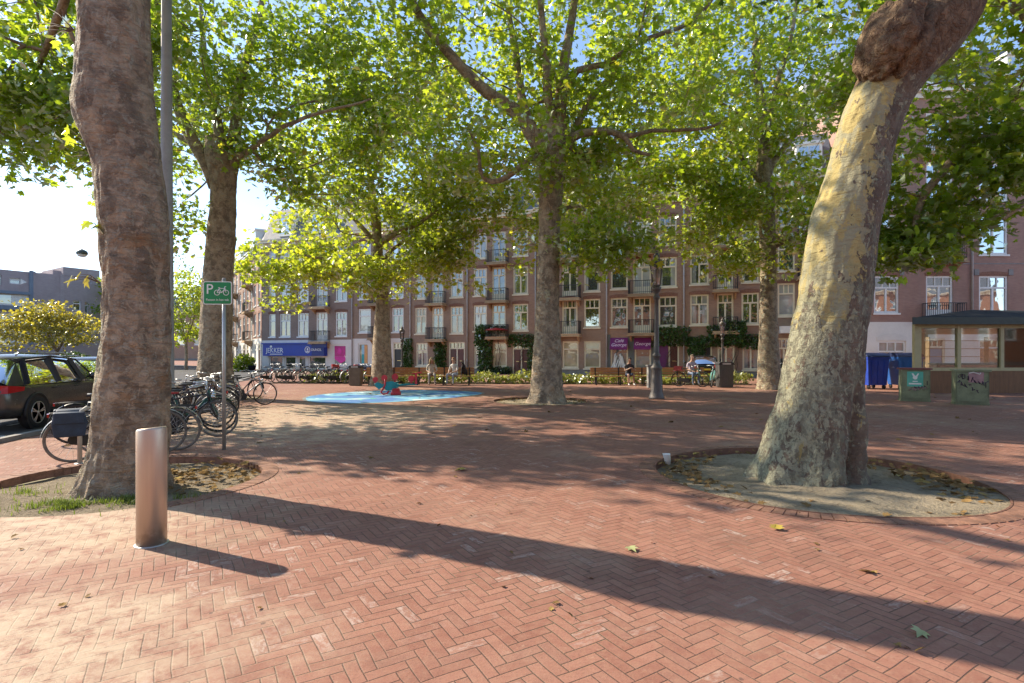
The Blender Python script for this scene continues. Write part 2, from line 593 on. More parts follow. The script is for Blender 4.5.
def thing(name, label, cat, loc=(0, 0, 0), rz=0.0, group=None):
    o = bpy.data.objects.new(name, None)
    o.empty_display_size = 0.2
    COL.objects.link(o)
    o.location = loc
    o.rotation_euler = (0, 0, rz)
    return tag(o, label, cat, group)


def link_mesh(name, me, parent, loc=None):
    o = bpy.data.objects.new(name, me)
    COL.objects.link(o)
    o.parent = parent
    if loc is not None:
        o.location = loc
    return o


def copy_tree(o, parent=None):
    c = o.copy()
    COL.objects.link(c)
    c.parent = parent
    for ch in list(o.children):
        copy_tree(ch, c)
    return c


def text_mesh(txt, size, mat, shear=0.0, extrude=0.004, align='CENTER'):
    cu = bpy.data.curves.new('lettering', 'FONT')
    cu.body = txt
    cu.size = size
    cu.shear = shear
    cu.extrude = extrude
    cu.align_x = align
    cu.align_y = 'CENTER'
    cu.resolution_u = 3
    ob = bpy.data.objects.new('lettering', cu)
    COL.objects.link(ob)
    dg = bpy.context.evaluated_depsgraph_get()
    dg.update()
    me = bpy.data.meshes.new_from_object(ob.evaluated_get(dg))
    bpy.data.objects.remove(ob)
    me.transform(Matrix.Rotation(R(90), 4, 'X'))   # upright, facing -y
    me.materials.clear()
    me.materials.append(mat)
    return me


# leaf shapes, length 1 along y
def leaf_small():
    v = [(0, 0, 0), (-.46, .30, .05), (-.30, .74, .02), (0, 1, -.12), (.30, .74, .02), (.46, .30, .05)]
    return np.array(v, dtype=np.float64), [(0, 3, 2, 1), (0, 5, 4, 3)]


def leaf_lobed():
    L = [(-.20, -.06, .02), (-.56, .16, .05), (-.34, .30, .04), (-.50, .66, .0), (-.17, .60, .03)]
    v = [(0, 0, 0), (0, 1.05, -.14)] + L + [(-x, y, z) for x, y, z in L]
    return np.array(v, dtype=np.float64), [(0, 1, 6, 5, 4, 3, 2), (0, 7, 8, 9, 10, 11, 1)]


def leaf_cloud(name, pts, size, mat, rng, tmpl=None, flat=0.75, parent=None, droop=0.0, mats=None):
    tv, tf = tmpl or leaf_small()
    pts = np.asarray(pts, dtype=np.float64)
    n = len(pts)
    sz = np.asarray(size, dtype=np.float64) if hasattr(size, '__len__') else rng.uniform(0.5, 1.35, n) * size
    nrm = rng.normal(size=(n, 3)) * flat
    nrm[:, 2] += 1.0
    nrm /= np.linalg.norm(nrm, axis=1)[:, None]
    d = rng.normal(size=(n, 3))
    d[:, 2] -= droop
    d -= nrm * np.sum(d * nrm, axis=1)[:, None]
    d /= np.linalg.norm(d, axis=1)[:, None]
    s = np.cross(d, nrm)
    k = len(tv)
    vv = pts[:, None, :] + sz[:, None, None] * (tv[None, :, 0:1] * s[:, None, :] + tv[None, :, 1:2] * d[:, None, :] + tv[None, :, 2:3] * nrm[:, None, :])
    vv = vv.reshape(-1, 3)
    me = bpy.data.meshes.new(name)
    me.vertices.add(n * k)
    me.vertices.foreach_set('co', vv.astype(np.float32).ravel())
    fl = np.concatenate([np.array(f) for f in tf])
    lens = np.array([len(f) for f in tf])
    tot = int(lens.sum())
    me.loops.add(n * tot)
    li = (np.arange(n)[:, None] * k + fl[None, :]).ravel()
    me.loops.foreach_set('vertex_index', li.astype(np.int32))
    me.polygons.add(n * len(tf))
    starts = np.concatenate([[0], np.cumsum(lens)[:-1]])
    ls = (np.arange(n)[:, None] * tot + starts[None, :]).ravel()
    me.polygons.foreach_set('loop_start', ls.astype(np.int32))
    me.update(calc_edges=True)
    me.materials.append(mat)
    o = bpy.data.objects.new(name, me)
    COL.objects.link(o)
    if parent is not None:
        o.parent = parent
    return o
# ------------------------------------------------------------------ world, sun, camera
SUN_EL = R(35)
sun_h = Vector((-0.909, 0.416, 0)).normalized()
sun_dir = Vector((sun_h.x * math.cos(SUN_EL), sun_h.y * math.cos(SUN_EL), math.sin(SUN_EL)))
world = bpy.data.worlds.new('World')
SC.world = world
world.use_nodes = True
wb = NB(world)
sky = wb.new('ShaderNodeTexSky', sky_type='NISHITA')
sky.sun_disc = False
sky.sun_elevation = SUN_EL
sky.sun_rotation = math.atan2(sun_h.x, sun_h.y)
sky.air_density = 0.85
sky.dust_density = 0.3
sky.ozone_density = 1.0
bg = wb.n['Background']
wb.put(bg.inputs[0], sky.outputs[0])
bg.inputs[1].default_value = 0.12
sl = bpy.data.lights.new('sun', 'SUN')
sl.energy = 3.5
sl.angle = R(0.55)
sl.color = (1.0, 0.87, 0.69)
so = bpy.data.objects.new('sun', sl)
COL.objects.link(so)
so.rotation_euler = (-sun_dir).to_track_quat('-Z', 'Y').to_euler()
cam = bpy.data.cameras.new('camera')
cam.sensor_width = 36
cam.lens = 36 * F / 1024
cam.shift_y = (HY - 341.5) / 1024
cam.clip_end = 3000
cam.clip_start = 0.05
co_ = bpy.data.objects.new('camera', cam)
COL.objects.link(co_)
co_.location = (0, 0, CH)
co_.rotation_euler = (R(90), 0, 0)
SC.camera = co_
SC.view_settings.view_transform = 'Standard'
SC.view_settings.look = 'None'
SC.view_settings.gamma = 1
SC.view_settings.exposure = 1.38
SC.cycles.use_denoising = True
SC.cycles.max_bounces = 10
SC.cycles.diffuse_bounces = 7
SC.cycles.glossy_bounces = 3
SC.cycles.transmission_bounces = 4
SC.cycles.transparent_max_bounces = 8
SC.cycles.sample_clamp_indirect = 6.0

# ------------------------------------------------------------------ shared materials
M = {}
M['paving'] = paving_mat()
M['soil'] = soil_mat('dry sandy soil', (0.30, 0.24, 0.165), (0.44, 0.36, 0.25), (0.20, 0.155, 0.10))
M['soilgrey'] = soil_mat('grey trodden sand', (0.38, 0.31, 0.21), (0.54, 0.445, 0.31), (0.20, 0.162, 0.115))
M['bed'] = soil_mat('planting soil', (0.09, 0.065, 0.045), (0.16, 0.12, 0.08), (0.06, 0.045, 0.03))
M['asphalt'] = simple('worn asphalt', (0.075, 0.075, 0.078), 0.9, var=0.25, sc=3, bump=0.4)
M['line'] = simple('worn white road paint', (0.62, 0.62, 0.6), 0.8, var=0.2, sc=9)
M['brickring'] = simple('edging bricks', (0.27, 0.135, 0.085), 0.82, var=0.3, sc=7, bump=0.4)
M['corten'] = simple('rusty steel edging', (0.16, 0.075, 0.045), 0.8, var=0.35, sc=8, bump=0.3)
M['rubber'] = rubber_mat()
M['brick'] = brick_mat('brown brick', (0.39, 0.26, 0.18), (0.31, 0.205, 0.145), (0.26, 0.22, 0.18))
M['brick2'] = brick_mat('dark brown brick', (0.34, 0.245, 0.195), (0.275, 0.195, 0.155), (0.20, 0.17, 0.15))
M['brick3'] = brick_mat('red brown brick', (0.43, 0.265, 0.175), (0.34, 0.205, 0.137), (0.26, 0.21, 0.18))
M['brickpink'] = brick_mat('pinkish red brick', (0.45, 0.265, 0.20), (0.37, 0.215, 0.165), (0.33, 0.26, 0.22))
M['brickgrey'] = brick_mat('purple grey brick', (0.45, 0.38, 0.38), (0.39, 0.325, 0.33), (0.44, 0.4, 0.4))
M['brickorange'] = brick_mat('orange brick', (0.42, 0.19, 0.10), (0.33, 0.14, 0.075), (0.35, 0.28, 0.22))
M['arch'] = simple('header course brick', (0.23, 0.115, 0.075), 0.85, var=0.25, sc=14, bump=0.2)
M['plaster'] = simple('white rendered wall', (0.76, 0.73, 0.67), 0.8, var=0.06, sc=1.2, bump=0.1)
M['stone'] = simple('grey stone plinth', (0.24, 0.23, 0.215), 0.8, var=0.15, sc=3, bump=0.2)
M['cream'] = simple('cream paint', (0.78, 0.70, 0.52), 0.5, var=0.07, sc=3)
M['white'] = simple('white paint', (0.80, 0.80, 0.76), 0.45, var=0.05, sc=3)
M['tan'] = simple('tan balcony boards', (0.42, 0.28, 0.16), 0.7, var=0.2, sc=4)
M['slate'] = simple('blue grey slate', (0.115, 0.125, 0.14), 0.6, var=0.2, sc=5, bump=0.3)
M['zinc'] = simple('grey zinc pipe', (0.42, 0.42, 0.42), 0.5, var=0.1, sc=4)
M['iron'] = simple('black iron', (0.022, 0.022, 0.024), 0.5, var=0.2, sc=9)
M['redbrown'] = simple('oxblood door paint', (0.105, 0.022, 0.018), 0.35, var=0.15, sc=3)
M['blackdoor'] = simple('black door paint', (0.02, 0.022, 0.025), 0.35, var=0.15, sc=3)
M['bluedoor'] = simple('blue grey paint', (0.17, 0.22, 0.29), 0.4, var=0.1, sc=3)
M['brass'] = simple('brass', (0.55, 0.42, 0.2), 0.35, 0.9, var=0.1)
M['g_dark'] = glass_mat('window glass before a dark room', (0.035, 0.04, 0.042), 0.15, wave=0.10)
M['g_curtain'] = glass_mat('window glass before a white curtain', (0.36, 0.36, 0.34), 0.09, wave=0.10)
M['g_cream'] = glass_mat('window glass before a cream blind', (0.52, 0.44, 0.29), 0.05, wave=0.10)
M['g_sky'] = glass_mat('mirroring window glass', (0.04, 0.05, 0.06), 0.45, wave=0.05)
M['clear'] = clear_glass('clear glass', (0.9, 0.93, 0.92), 0.03)
M['lampglass'] = clear_glass('lantern glass', (0.86, 0.78, 0.74), 0.12)
M['frost'] = simple('frosted lamp glass', (0.72, 0.62, 0.58), 0.3, var=.05)
M['purple'] = simple('purple canvas', (0.17, 0.018, 0.13), 0.75, var=0.12, sc=5)
M['purplepaint'] = simple('purple paint', (0.115, 0.014, 0.10), 0.5, var=0.12, sc=3)
M['greypaint'] = simple('slate grey paint', (0.10, 0.115, 0.115), 0.5, var=0.1, sc=3)
M['shopblue'] = simple('blue shop fascia', (0.008, 0.04, 0.36), 0.4, var=0.06, sc=2)
M['shopnavy'] = simple('navy fascia end', (0.010, 0.024, 0.19), 0.4, var=0.06, sc=2)
M['lettering'] = simple('white lettering', (0.82, 0.82, 0.8), 0.5, var=0.02)
M['pinklettering'] = simple('pale pink lettering', (0.85, 0.66, 0.80), 0.5, var=0.02)
M['magenta'] = simple('magenta poster', (0.58, 0.015, 0.24), 0.4, var=0.15, sc=3)
M['magenta2'] = simple('bright magenta panel', (0.78, 0.03, 0.36), 0.4, var=0.1, sc=3)
M['teal'] = simple('teal poster', (0.02, 0.27, 0.28), 0.4, var=0.25, sc=4)
M['orange'] = simple('orange poster', (0.55, 0.27, 0.09), 0.4, var=0.2, sc=4)
M['skyblue'] = simple('sky blue poster', (0.28, 0.50, 0.60), 0.4, var=0.15, sc=3)
M['navy'] = simple('navy skirting paint', (0.02, 0.055, 0.15), 0.5, var=0.1, sc=3)
M['gal'] = simple('galvanised steel', (0.44, 0.44, 0.42), 0.42, 0.6, var=0.12, sc=5)
M['bollard'] = steel_mat('brushed stainless steel', (0.62, 0.50, 0.40), 0.36)
M['signgreen'] = simple('green sign enamel', (0.008, 0.25, 0.085), 0.35, var=0.05, sc=3)
M['chrome'] = simple('chrome', (0.6, 0.6, 0.6), 0.2, 0.95, var=0.05)
M['alu'] = simple('dull aluminium', (0.5, 0.5, 0.49), 0.38, 0.8, var=0.1)
M['tyre'] = simple('tyre rubber', (0.028, 0.027, 0.026), 0.85, var=0.25, sc=15)
M['tyregrey'] = simple('dusty grey tyre', (0.16, 0.145, 0.125), 0.85, var=0.2, sc=15)
M['blackplastic'] = simple('black plastic', (0.02, 0.02, 0.021), 0.55, var=0.2, sc=10)
M['saddle'] = simple('black saddle leather', (0.022, 0.02, 0.019), 0.5, var=0.2, sc=10)
M['red'] = simple('red paint', (0.45, 0.025, 0.022), 0.4, var=0.12, sc=5)
M['redlens'] = simple('red lamp lens', (0.42, 0.01, 0.012), 0.15, var=0.1)
M['grass'] = leaf_mat('grass blades', ((0.13, 0.17, 0.03), (0.22, 0.25, 0.05), (0.26, 0.22, 0.08)), ((0.2, 0.3, 0.03), (0.32, 0.4, 0.05), (0.25, 0.2, 0.06)), 0.4)

# ------------------------------------------------------------------ ground with the tree pits cut out
PITS = [((-4.9, 6.9), 1.55), ((3.95, 7.25), 1.97), ((0.95, 18.35), 1.6), ((-10.7, 19.4), 1.75)]
ROOTX = {}


def ring_pts(c, r, n, z=0.0):
    out = []
    for k in range(n):
        t = 2 * math.pi * k / n
        rr = r * (1 + 0.012 * math.sin(3 * t + c[0]) + 0.01 * math.sin(5 * t))
        out.append((c[0] + rr * math.cos(t), c[1] + rr * math.sin(t), z))
    return out


def build_ground():
    bm = bmesh.new()
    def loop(pts):
        vs = [bm.verts.new(p) for p in pts]
        return [bm.edges.new((vs[i], vs[(i + 1) % len(vs)])) for i in range(len(vs))]
    outer = []
    for t in range(40):
        outer.append((-30 + 60 * t / 40, -8, 0))
    for t in range(40):
        outer.append((30, -8 + 60 * t / 40, 0))
    for t in range(40):
        outer.append((30 - 60 * t / 40, 52, 0))
    for t in range(40):
        outer.append((-30, 52 - 60 * t / 40, 0))
    e = loop(outer)
    for c, r in PITS:
        e += loop(ring_pts(c, r, 72))
    bmesh.ops.triangle_fill(bm, use_beauty=True, use_dissolve=False, edges=e)
    bmesh.ops.recalc_face_normals(bm, faces=bm.faces[:])
    if sum(f.normal.z for f in bm.faces) < 0:
        bmesh.ops.reverse_faces(bm, faces=bm.faces[:])
    # the sheet goes on to the horizon
    rings = [[(-30, -8), (30, -8), (30, 52), (-30, 52)], [(-900, -900), (900, -900), (900, 1500), (-900, 1500)]]
    a = [bm.verts.new((*p, 0)) for p in rings[0]]
    o = [bm.verts.new((*p, 0)) for p in rings[1]]
    for i in range(4):
        j = (i + 1) % 4
        bm.faces.new((a[j], a[i], o[i], o[j]))
    bmesh.ops.recalc_face_normals(bm, faces=bm.faces[:])
    for f in bm.faces:
        if f.normal.z < 0:
            f.normal_flip()
    me = bpy.data.meshes.new('ground')
    bm.to_mesh(me)
    bm.free()
    me.materials.append(M['paving'])
    o = bpy.data.objects.new('ground', me)
    COL.objects.link(o)
    tag(o, kind='structure')


build_ground()

for (c, r), mt, hh in zip(PITS, ('soil', 'soilgrey', 'soilgrey', 'soil'), (0.10, 0.10, 0.06, 0.06)):
    mb = MB()
    nr, ns = 60, 72
    vs = [(c[0], c[1], 0.0)]
    for i in range(1, nr + 1):
        q = i / nr
        for p in ring_pts(c, r * q, ns):
            nz = noise.noise((p[0] * 1.7, p[1] * 1.7, 3)) * 0.05 + noise.noise((p[0] * 6, p[1] * 6, 1)) * 0.03
            near_side = sstep(0.2, -0.6, (p[1] - c[1]) / r)      # trodden level on the near side
            z = -hh * (0.35 + 0.65 * q) + nz * (1 - 0.6 * q) + near_side * hh * (0.45 + 0.5 * q)
            vs.append((p[0], p[1], min(z, -0.006 if q > 0.93 else 0.03)))
    fs = [(0, 1 + j, 1 + (j + 1) % ns) for j in range(ns)]
    for i in range(nr - 1):
        for j in range(ns):
            j2 = (j + 1) % ns
            fs.append((1 + i * ns + j, 1 + (i + 1) * ns + j, 1 + (i + 1) * ns + j2, 1 + i * ns + j2))
    mb.add(vs, fs, 0, True)
    tag(mb.build('tree_pit_soil', M[mt]), kind='structure')
    mb = MB()                      # steel lining of the pit
    a, b_ = ring_pts(c, r + 0.004, 72, -0.16), ring_pts(c, r + 0.004, 72, 0.012)
    a2, b2 = ring_pts(c, r - 0.016, 72, -0.16), ring_pts(c, r - 0.016, 72, 0.012)
    fs = []
    for j in range(72):
        k = (j + 1) % 72
        fs += [(j, k, 72 + k, 72 + j), (144 + k, 144 + j, 216 + j, 216 + k), (72 + j, 72 + k, 216 + k, 216 + j)]
    mb.add(a + b_ + a2 + b2, fs, 0)
    if c[0] != -4.9:
        tag(mb.build('tree_pit_edging', M['corten']), kind='structure')
    mb = MB()                      # course of bricks laid round the pit
    n = int(2 * math.pi * (r + 0.1) / 0.105)
    for k in range(n):
        t = 2 * math.pi * k / n
        if c[0] == -4.9 and (math.pi * 1.02 < t < math.pi * 1.72):
            continue
        mb.M = Matrix.Translation((c[0], c[1], 0)) @ Matrix.Rotation(t, 4, 'Z')
        rr = r * (1 + 0.012 * math.sin(3 * t + c[0]) + 0.01 * math.sin(5 * t))
        h = 0.006 + random.uniform(0, 0.004)
        mb.box(rr + 0.008, rr + 0.205, -0.048, 0.048, -0.03 if c[0] != -4.9 else -0.1, h)
    mb.M = None
    tag(mb.build('paving_border', M['brickring']), kind='structure')

# asphalt of the street on the left, with worn bay lines
mb = MB()
mb.add([(-9.3, 9.6, .004), (-9.9, 12.6, .004), (-13.0, 23, .004), (-22, 50, .004), (-90, 120, .004), (-200, 120, .004), (-120, 9.6, .004)], [(0, 1, 2, 3, 4, 5, 6)])
tag(mb.build('road', M['asphalt']), kind='structure')
mb = MB()
for (x0, y0, x1, y1) in ((-9.75, 10.55, -9.45, 11.9), (-12.6, 10.5, -9.75, 10.55), (-11.2, 12.1, -12.2, 16.4), (-13.4, 11.5, -14.4, 16.0)):
    d = Vector((x1 - x0, y1 - y0, 0)).normalized()
    s = Vector((-d.y, d.x, 0)) * 0.05
    a, b_ = Vector((x0, y0, .008)), Vector((x1, y1, .008))
    mb.quad(a - s, b_ - s, b_ + s, a + s)
tag(mb.build('road_marking', M['line']), kind='structure')
mb = MB()                          # low kerb between paving and street
kp = [(-9.15, 9.2), (-9.75, 12.4), (-12.85, 22.8), (-21.8, 49.9)]
for a, b_ in zip(kp, kp[1:]):
    a, b_ = Vector((*a, 0.03)), Vector((*b_, 0.03))
    n = int((b_ - a).length / 1.0)
    for k in range(n):
        p, q = a.lerp(b_, k / n), a.lerp(b_, (k + 0.985) / n)
        mb.bar(p, q, 0.14, 0.10)
tag(mb.build('kerb', M['stone']), kind='structure')

# blue rubber of the play area
blob = []
for k in range(64):
    t = 2 * math.pi * k / 64
    rx = 2.85 + 0.30 * math.sin(2 * t + 0.6) + 0.2 * math.sin(3 * t)
    ry = 3.1 + 0.25 * math.sin(3 * t + 1)
    x, y = rx * math.cos(t), ry * math.sin(t)
    blob.append((-4.5 + x + 0.16 * y, 20.7 + y, 0.006))
mb = MB()
mb.add(blob, [tuple(range(64))])
tag(mb.build('playground_surface', M['rubber']), kind='structure')
mb = MB()
inn = [Vector(p) + Vector((0, 0, 0.002)) for p in blob]
cen = sum(inn, Vector()) / len(inn)
out_ = [cen + (p - cen) * 1.035 for p in inn]
for k in range(64):
    j = (k + 1) % 64
    mb.quad(inn[k], out_[k], out_[j], inn[j])
tag(mb.build('playground_border', M['stone']), kind='structure')

# soil under the long planting strip
mb = MB()
strip = [(-13.2, 29.2), (-6, 28.6), (3, 28.3), (12.2, 27.6), (12.4, 29.2), (3, 30.1), (-6, 30.6), (-13.0, 31.0)]
mb.add([(x, y, 0.012) for x, y in strip], [tuple(range(8))])
tag(mb.build('planting_bed', M['bed']), kind='structure')
# ------------------------------------------------------------------ buildings
def wall_face(mb, width, z0, z1, ops, mi, reveal=0.17, x_start=0.0, mi_reveal=None):
    """front wall in the plane y=0 with real openings and their reveals"""
    xs = sorted({x_start, width} | {o['x0'] for o in ops} | {o['x1'] for o in ops})
    zs = {z0, z1} | {o['z0'] for o in ops} | {o['z1'] for o in ops}
    if callable(mi):
        zs |= set(mi.levels)
    zs = sorted(z for z in zs if z0 <= z <= z1)
    for a, b in zip(xs, xs[1:]):
        if b - a < 1e-5:
            continue
        for c, d in zip(zs, zs[1:]):
            if d - c < 1e-5:
                continue
            mx, mz = (a + b) / 2, (c + d) / 2
            if any(o['x0'] < mx < o['x1'] and o['z0'] < mz < o['z1'] for o in ops):
                continue
            k = mi(mx, mz) if callable(mi) else mi
            mb.quad((a, 0, c), (b, 0, c), (b, 0, d), (a, 0, d), k)
    for o in ops:
        k = mi_reveal if mi_reveal is not None else (mi((o['x0'] + o['x1']) / 2, o['z0'] - .01) if callable(mi) else mi)
        x0, x1, c, d = o['x0'], o['x1'], o['z0'], o['z1']
        mb.quad((x0, 0, c), (x0, reveal, c), (x0, reveal, d), (x0, 0, d), k)
        mb.quad((x1, reveal, c), (x1, 0, c), (x1, 0, d), (x1, reveal, d), k)
        mb.quad((x0, 0, d), (x0, reveal, d), (x1, reveal, d), (x1, 0, d), k)
        mb.quad((x0, reveal, c), (x0, 0, c), (x1, 0, c), (x1, reveal, c), k)


class Bands:
    def __init__(s, levels, fn):
        s.levels = levels
        s.fn = fn

    def __call__(s, x, z):
        return s.fn(x, z)


GL = random.Random(4)


def window(parent, o, style='tri', glass='g_dark', fm='cream', sill=True, name='window', depth=0.17):
    x0, x1, z0, z1 = o['x0'], o['x1'], o['z0'], o['z1']
    w, h = x1 - x0, z1 - z0
    mb = MB()
    fb = min(0.11, w * 0.12)
    y0, y1 = depth - 0.115, depth - 0.002
    mb.box(0, fb, y0, y1, 0, h)
    mb.box(w - fb, w, y0, y1, 0, h)
    mb.box(fb, w - fb, y0, y1, 0, fb)
    mb.box(fb, w - fb, y0, y1, h - fb, h)
    ts = h * (0.68 if style in ('tri', 'one') else 0.76 if style == 'balc' else 0.7)
    ya = y0 + 0.012
    if style != 'shop':
        mb.box(fb, w - fb, y0 + 0.004, y1, ts - 0.05, ts + 0.05)
    if style in ('tri', 'one', 'balc'):
        for k in (1, 2):
            xx = fb + (w - 2 * fb) * k / 3
            mb.box(xx - 0.03, xx + 0.03, ya, y1, ts + 0.05, h - fb)
    if style in ('tri', 'balc'):
        mb.box(w / 2 - 0.055, w / 2 + 0.055, ya, y1, fb, ts - 0.05)
    if style == 'balc':
        mb.box(fb, w / 2 - 0.055, ya + .006, y1, fb, fb + 0.45)
        mb.box(w / 2 + 0.055, w - fb, ya + .006, y1, fb, fb + 0.45)
    f = mb.build(name, M[fm], parent, (x0, 0, z0))
    mb = MB()
    a, b_, c_, d_ = fb * 0.6, w - fb * 0.6, fb * 0.6, h - fb * 0.6
    kind = GL.random() if glass == 'g_dark' and h > 1.2 else 1.0
    if kind < .30:       # curtains drawn to the sides
        q = GL.uniform(.12, .3) * w
        q2 = GL.uniform(.12, .3) * w
        cells = [(a, a + q, c_, d_, 1), (a + q, b_ - q2, c_, d_, 0), (b_ - q2, b_, c_, d_, 1)]
    elif kind < .50:     # blind half down
        q = c_ + (d_ - c_) * GL.uniform(.35, .75)
        cells = [(a, b_, c_, q, 0), (a, b_, q, d_, 2)]
    elif kind < .66:     # net curtain below
        q = c_ + (d_ - c_) * GL.uniform(.3, .6)
        cells = [(a, b_, c_, q, 1), (a, b_, q, d_, 0)]
    else:
        cells = [(a, b_, c_, d_, 0)]
    for (xa, xb, za, zb_, k_) in cells:
        mb.box(xa, xb, depth - 0.055, depth - 0.03, za, zb_, k_)
    mb.build('pane', [M[glass], M['g_curtain'], M['g_cream']], f)
    if sill:
        mb = MB()
        mb.box(-0.06, w + 0.06, -0.07, y0 + 0.02, -0.11, -0.004)
        mb.build('sill', M['white' if fm == 'white' else 'cream'], f)
    return f


def front_door(parent, o, mat='redbrown', leaf=1, fm='cream', lights=3, depth=0.17):
    """door frame with leaf panels and a barred fanlight"""
    x0, x1, z0, z1 = o['x0'], o['x1'], o['z0'], o['z1']
    w, h = x1 - x0, z1 - z0
    fb = 0.10
    tz = h * 0.79
    mb = MB()
    mb.box(0, fb, 0.04, depth, 0, h)
    mb.box(w - fb, w, 0.04, depth, 0, h)
    mb.box(fb, w - fb, 0.04, depth, h - fb, h)
    mb.box(fb, w - fb, 0.045, depth, tz - 0.05, tz + 0.05)
    lw = (w - 2 * fb) / leaf
    for k in range(1, leaf):
        mb.box(fb + lw * k - 0.05, fb + lw * k + 0.05, 0.05, depth, 0, h - fb)
    for k in range(1, lights):
        xx = fb + (w - 2 * fb) * k / lights
        mb.box(xx - 0.025, xx + 0.025, 0.06, depth, tz + 0.05, h - fb)
    fr = mb.build('door_frame', M[fm], parent, (x0, 0, z0))
    mb = MB()
    mb.box(fb, w - fb, 0.13, 0.15, tz + 0.05, h - fb)
    mb.build('fanlight', M['g_dark'], fr)
    for k in range(leaf):
        a, b = fb + lw * k + (0.052 if k else 0), fb + lw * (k + 1) - (0.052 if k < leaf - 1 else 0)
        mb = MB()
        mb.box(a + .003, b - .003, 0.10, 0.16, 0.02, tz - 0.053)
        q = (b - a)
        for (pa, pb) in ((0.12, 0.42), (0.52, 0.92)):
            mb.box(a + q * 0.16, b - q * 0.16, 0.085, 0.102, tz * pa, tz * pb)
        mb.build('door', M[mat], fr)
        mb = MB()
        mb.ball((b - 0.1, 0.075, tz * 0.47), 0.035, 8, 6)
        mb.box(a + q * 0.3, b - q * 0.3, 0.078, 0.088, tz * 0.47, tz * 0.47 + 0.05)
        mb.build('handle', M['brass'], fr)
    return fr


def balcony(parent, x0, x1, z, d=0.75, closed=False):
    mb = MB()
    mb.box(x0, x1, -d, -0.004, z - 0.16, z)
    mb.box(x0 - 0.06, x1 + 0.06, -d - 0.06, -0.004, z - 0.22, z - 0.163)
    for x in (x0 + 0.1, x1 - 0.22):
        mb.prism([(0, 0), (0, -0.01), (1, -0.01)], 0, 0)if False else None
        mb.M = Matrix.Translation((x, 0, z - 0.225))
        mb.add([(0, -.004, 0), (.12, -.004, 0), (.12, -.55, 0), (0, -.55, 0), (0, -.004, -.38), (.12, -.004, -.38), (.12, -.16, -.30), (0, -.16, -.30)],
               [(0, 1, 2, 3), (4, 7, 6, 5), (2, 6, 7, 3), (1, 5, 6, 2), (0, 3, 7, 4), (0, 4, 5, 1)])
        mb.M = None
    s = mb.build('balcony', M['tan'], parent)
    mb = MB()
    zt = z + 0.92
    pts = [(x0 + .04, -0.02), (x0 + .04, -d + .04), (x1 - .04, -d + .04), (x1 - .04, -0.02)]
    for a, b in zip(pts, pts[1:]):
        for zz, t in ((zt, 0.045), (z + 0.12, 0.03)):
            mb.bar((*a, zz), (*b, zz), t, t)
        L = math.hypot(b[0] - a[0], b[1] - a[1])
        n = max(2, int(L / 0.13))
        for k in range(n + 1):
            p = (a[0] + (b[0] - a[0]) * k / n, a[1] + (b[1] - a[1]) * k / n)
            mb.bar((*p, z), (*p, zt), 0.022, 0.022)
    mb.build('railing', M['iron'], s)
    return s


def arch_over(mb, o, mi, rise=0.09, h=0.24):
    x0, x1, z1 = o['x0'] - 0.08, o['x1'] + 0.08, o['z1']
    n = 8
    lo, hi = [], []
    for k in range(n + 1):
        q = k / n
        b = 4 * q * (1 - q) * rise
        lo.append((x0 + (x1 - x0) * q, z1 + b * 0.15))
        hi.append((x0 + (x1 - x0) * q, z1 + h * 0.75 + b))
    mb.prism(lo + hi[::-1], -0.022, 0.02, mi)


def mansard(parent, w, z, depth=9.0, h=3.2, dormers=(), mat='slate'):
    mb = MB()
    mb.add([(0, .05, z), (w, .05, z), (w, 1.5, z + h), (0, 1.5, z + h), (0, depth, z), (w, depth, z), (w, depth - .5, z + h), (0, depth - .5, z + h)],
           [(0, 1, 2, 3), (3, 2, 6, 7), (1, 5, 6, 2), (4, 0, 3, 7), (5, 4, 7, 6)])
    r = mb.build('roof', M[mat], parent)
    for x in dormers:
        mb = MB()
        mb.box(x - 0.75, x + 0.75, 0.12, 1.6, z + 0.35, z + 2.1)
        mb.box(x - 0.87, x + 0.87, -0.0, 1.7, z + 2.103, z + 2.28)
        mb.build('dormer', M['white'], r)
        mb = MB()
        mb.box(x - 0.58, x - 0.04, 0.09, 0.13, z + 0.55, z + 1.95)
        mb.box(x + 0.04, x + 0.58, 0.09, 0.13, z + 0.55, z + 1.95)
        mb.build('dormer_window', M['g_sky'], r)
    return r


def cornice(parent, w, z, mat='cream', proj=0.45, x0=0.0):
    mb = MB()
    mb.box(x0, w, -0.12, -0.003, z - 0.55, z - 0.25)
    mb.box(x0, w, -proj, 0.2, z - 0.247, z - 0.05)
    mb.box(x0, w, -proj - 0.08, 0.2, z - 0.047, z + 0.06)
    for k in range(int(w / 0.9)):
        x = x0 + 0.4 + 0.9 * k
        mb.box(x, x + 0.12, -proj + .08, -0.122, z - 0.5, z - 0.25)
    return mb.build('cornice', M[mat], parent)


def pick_glass():
    return GL.choices(['g_dark', 'g_curtain', 'g_sky'], [0.70, 0.25, 0.05])[0]


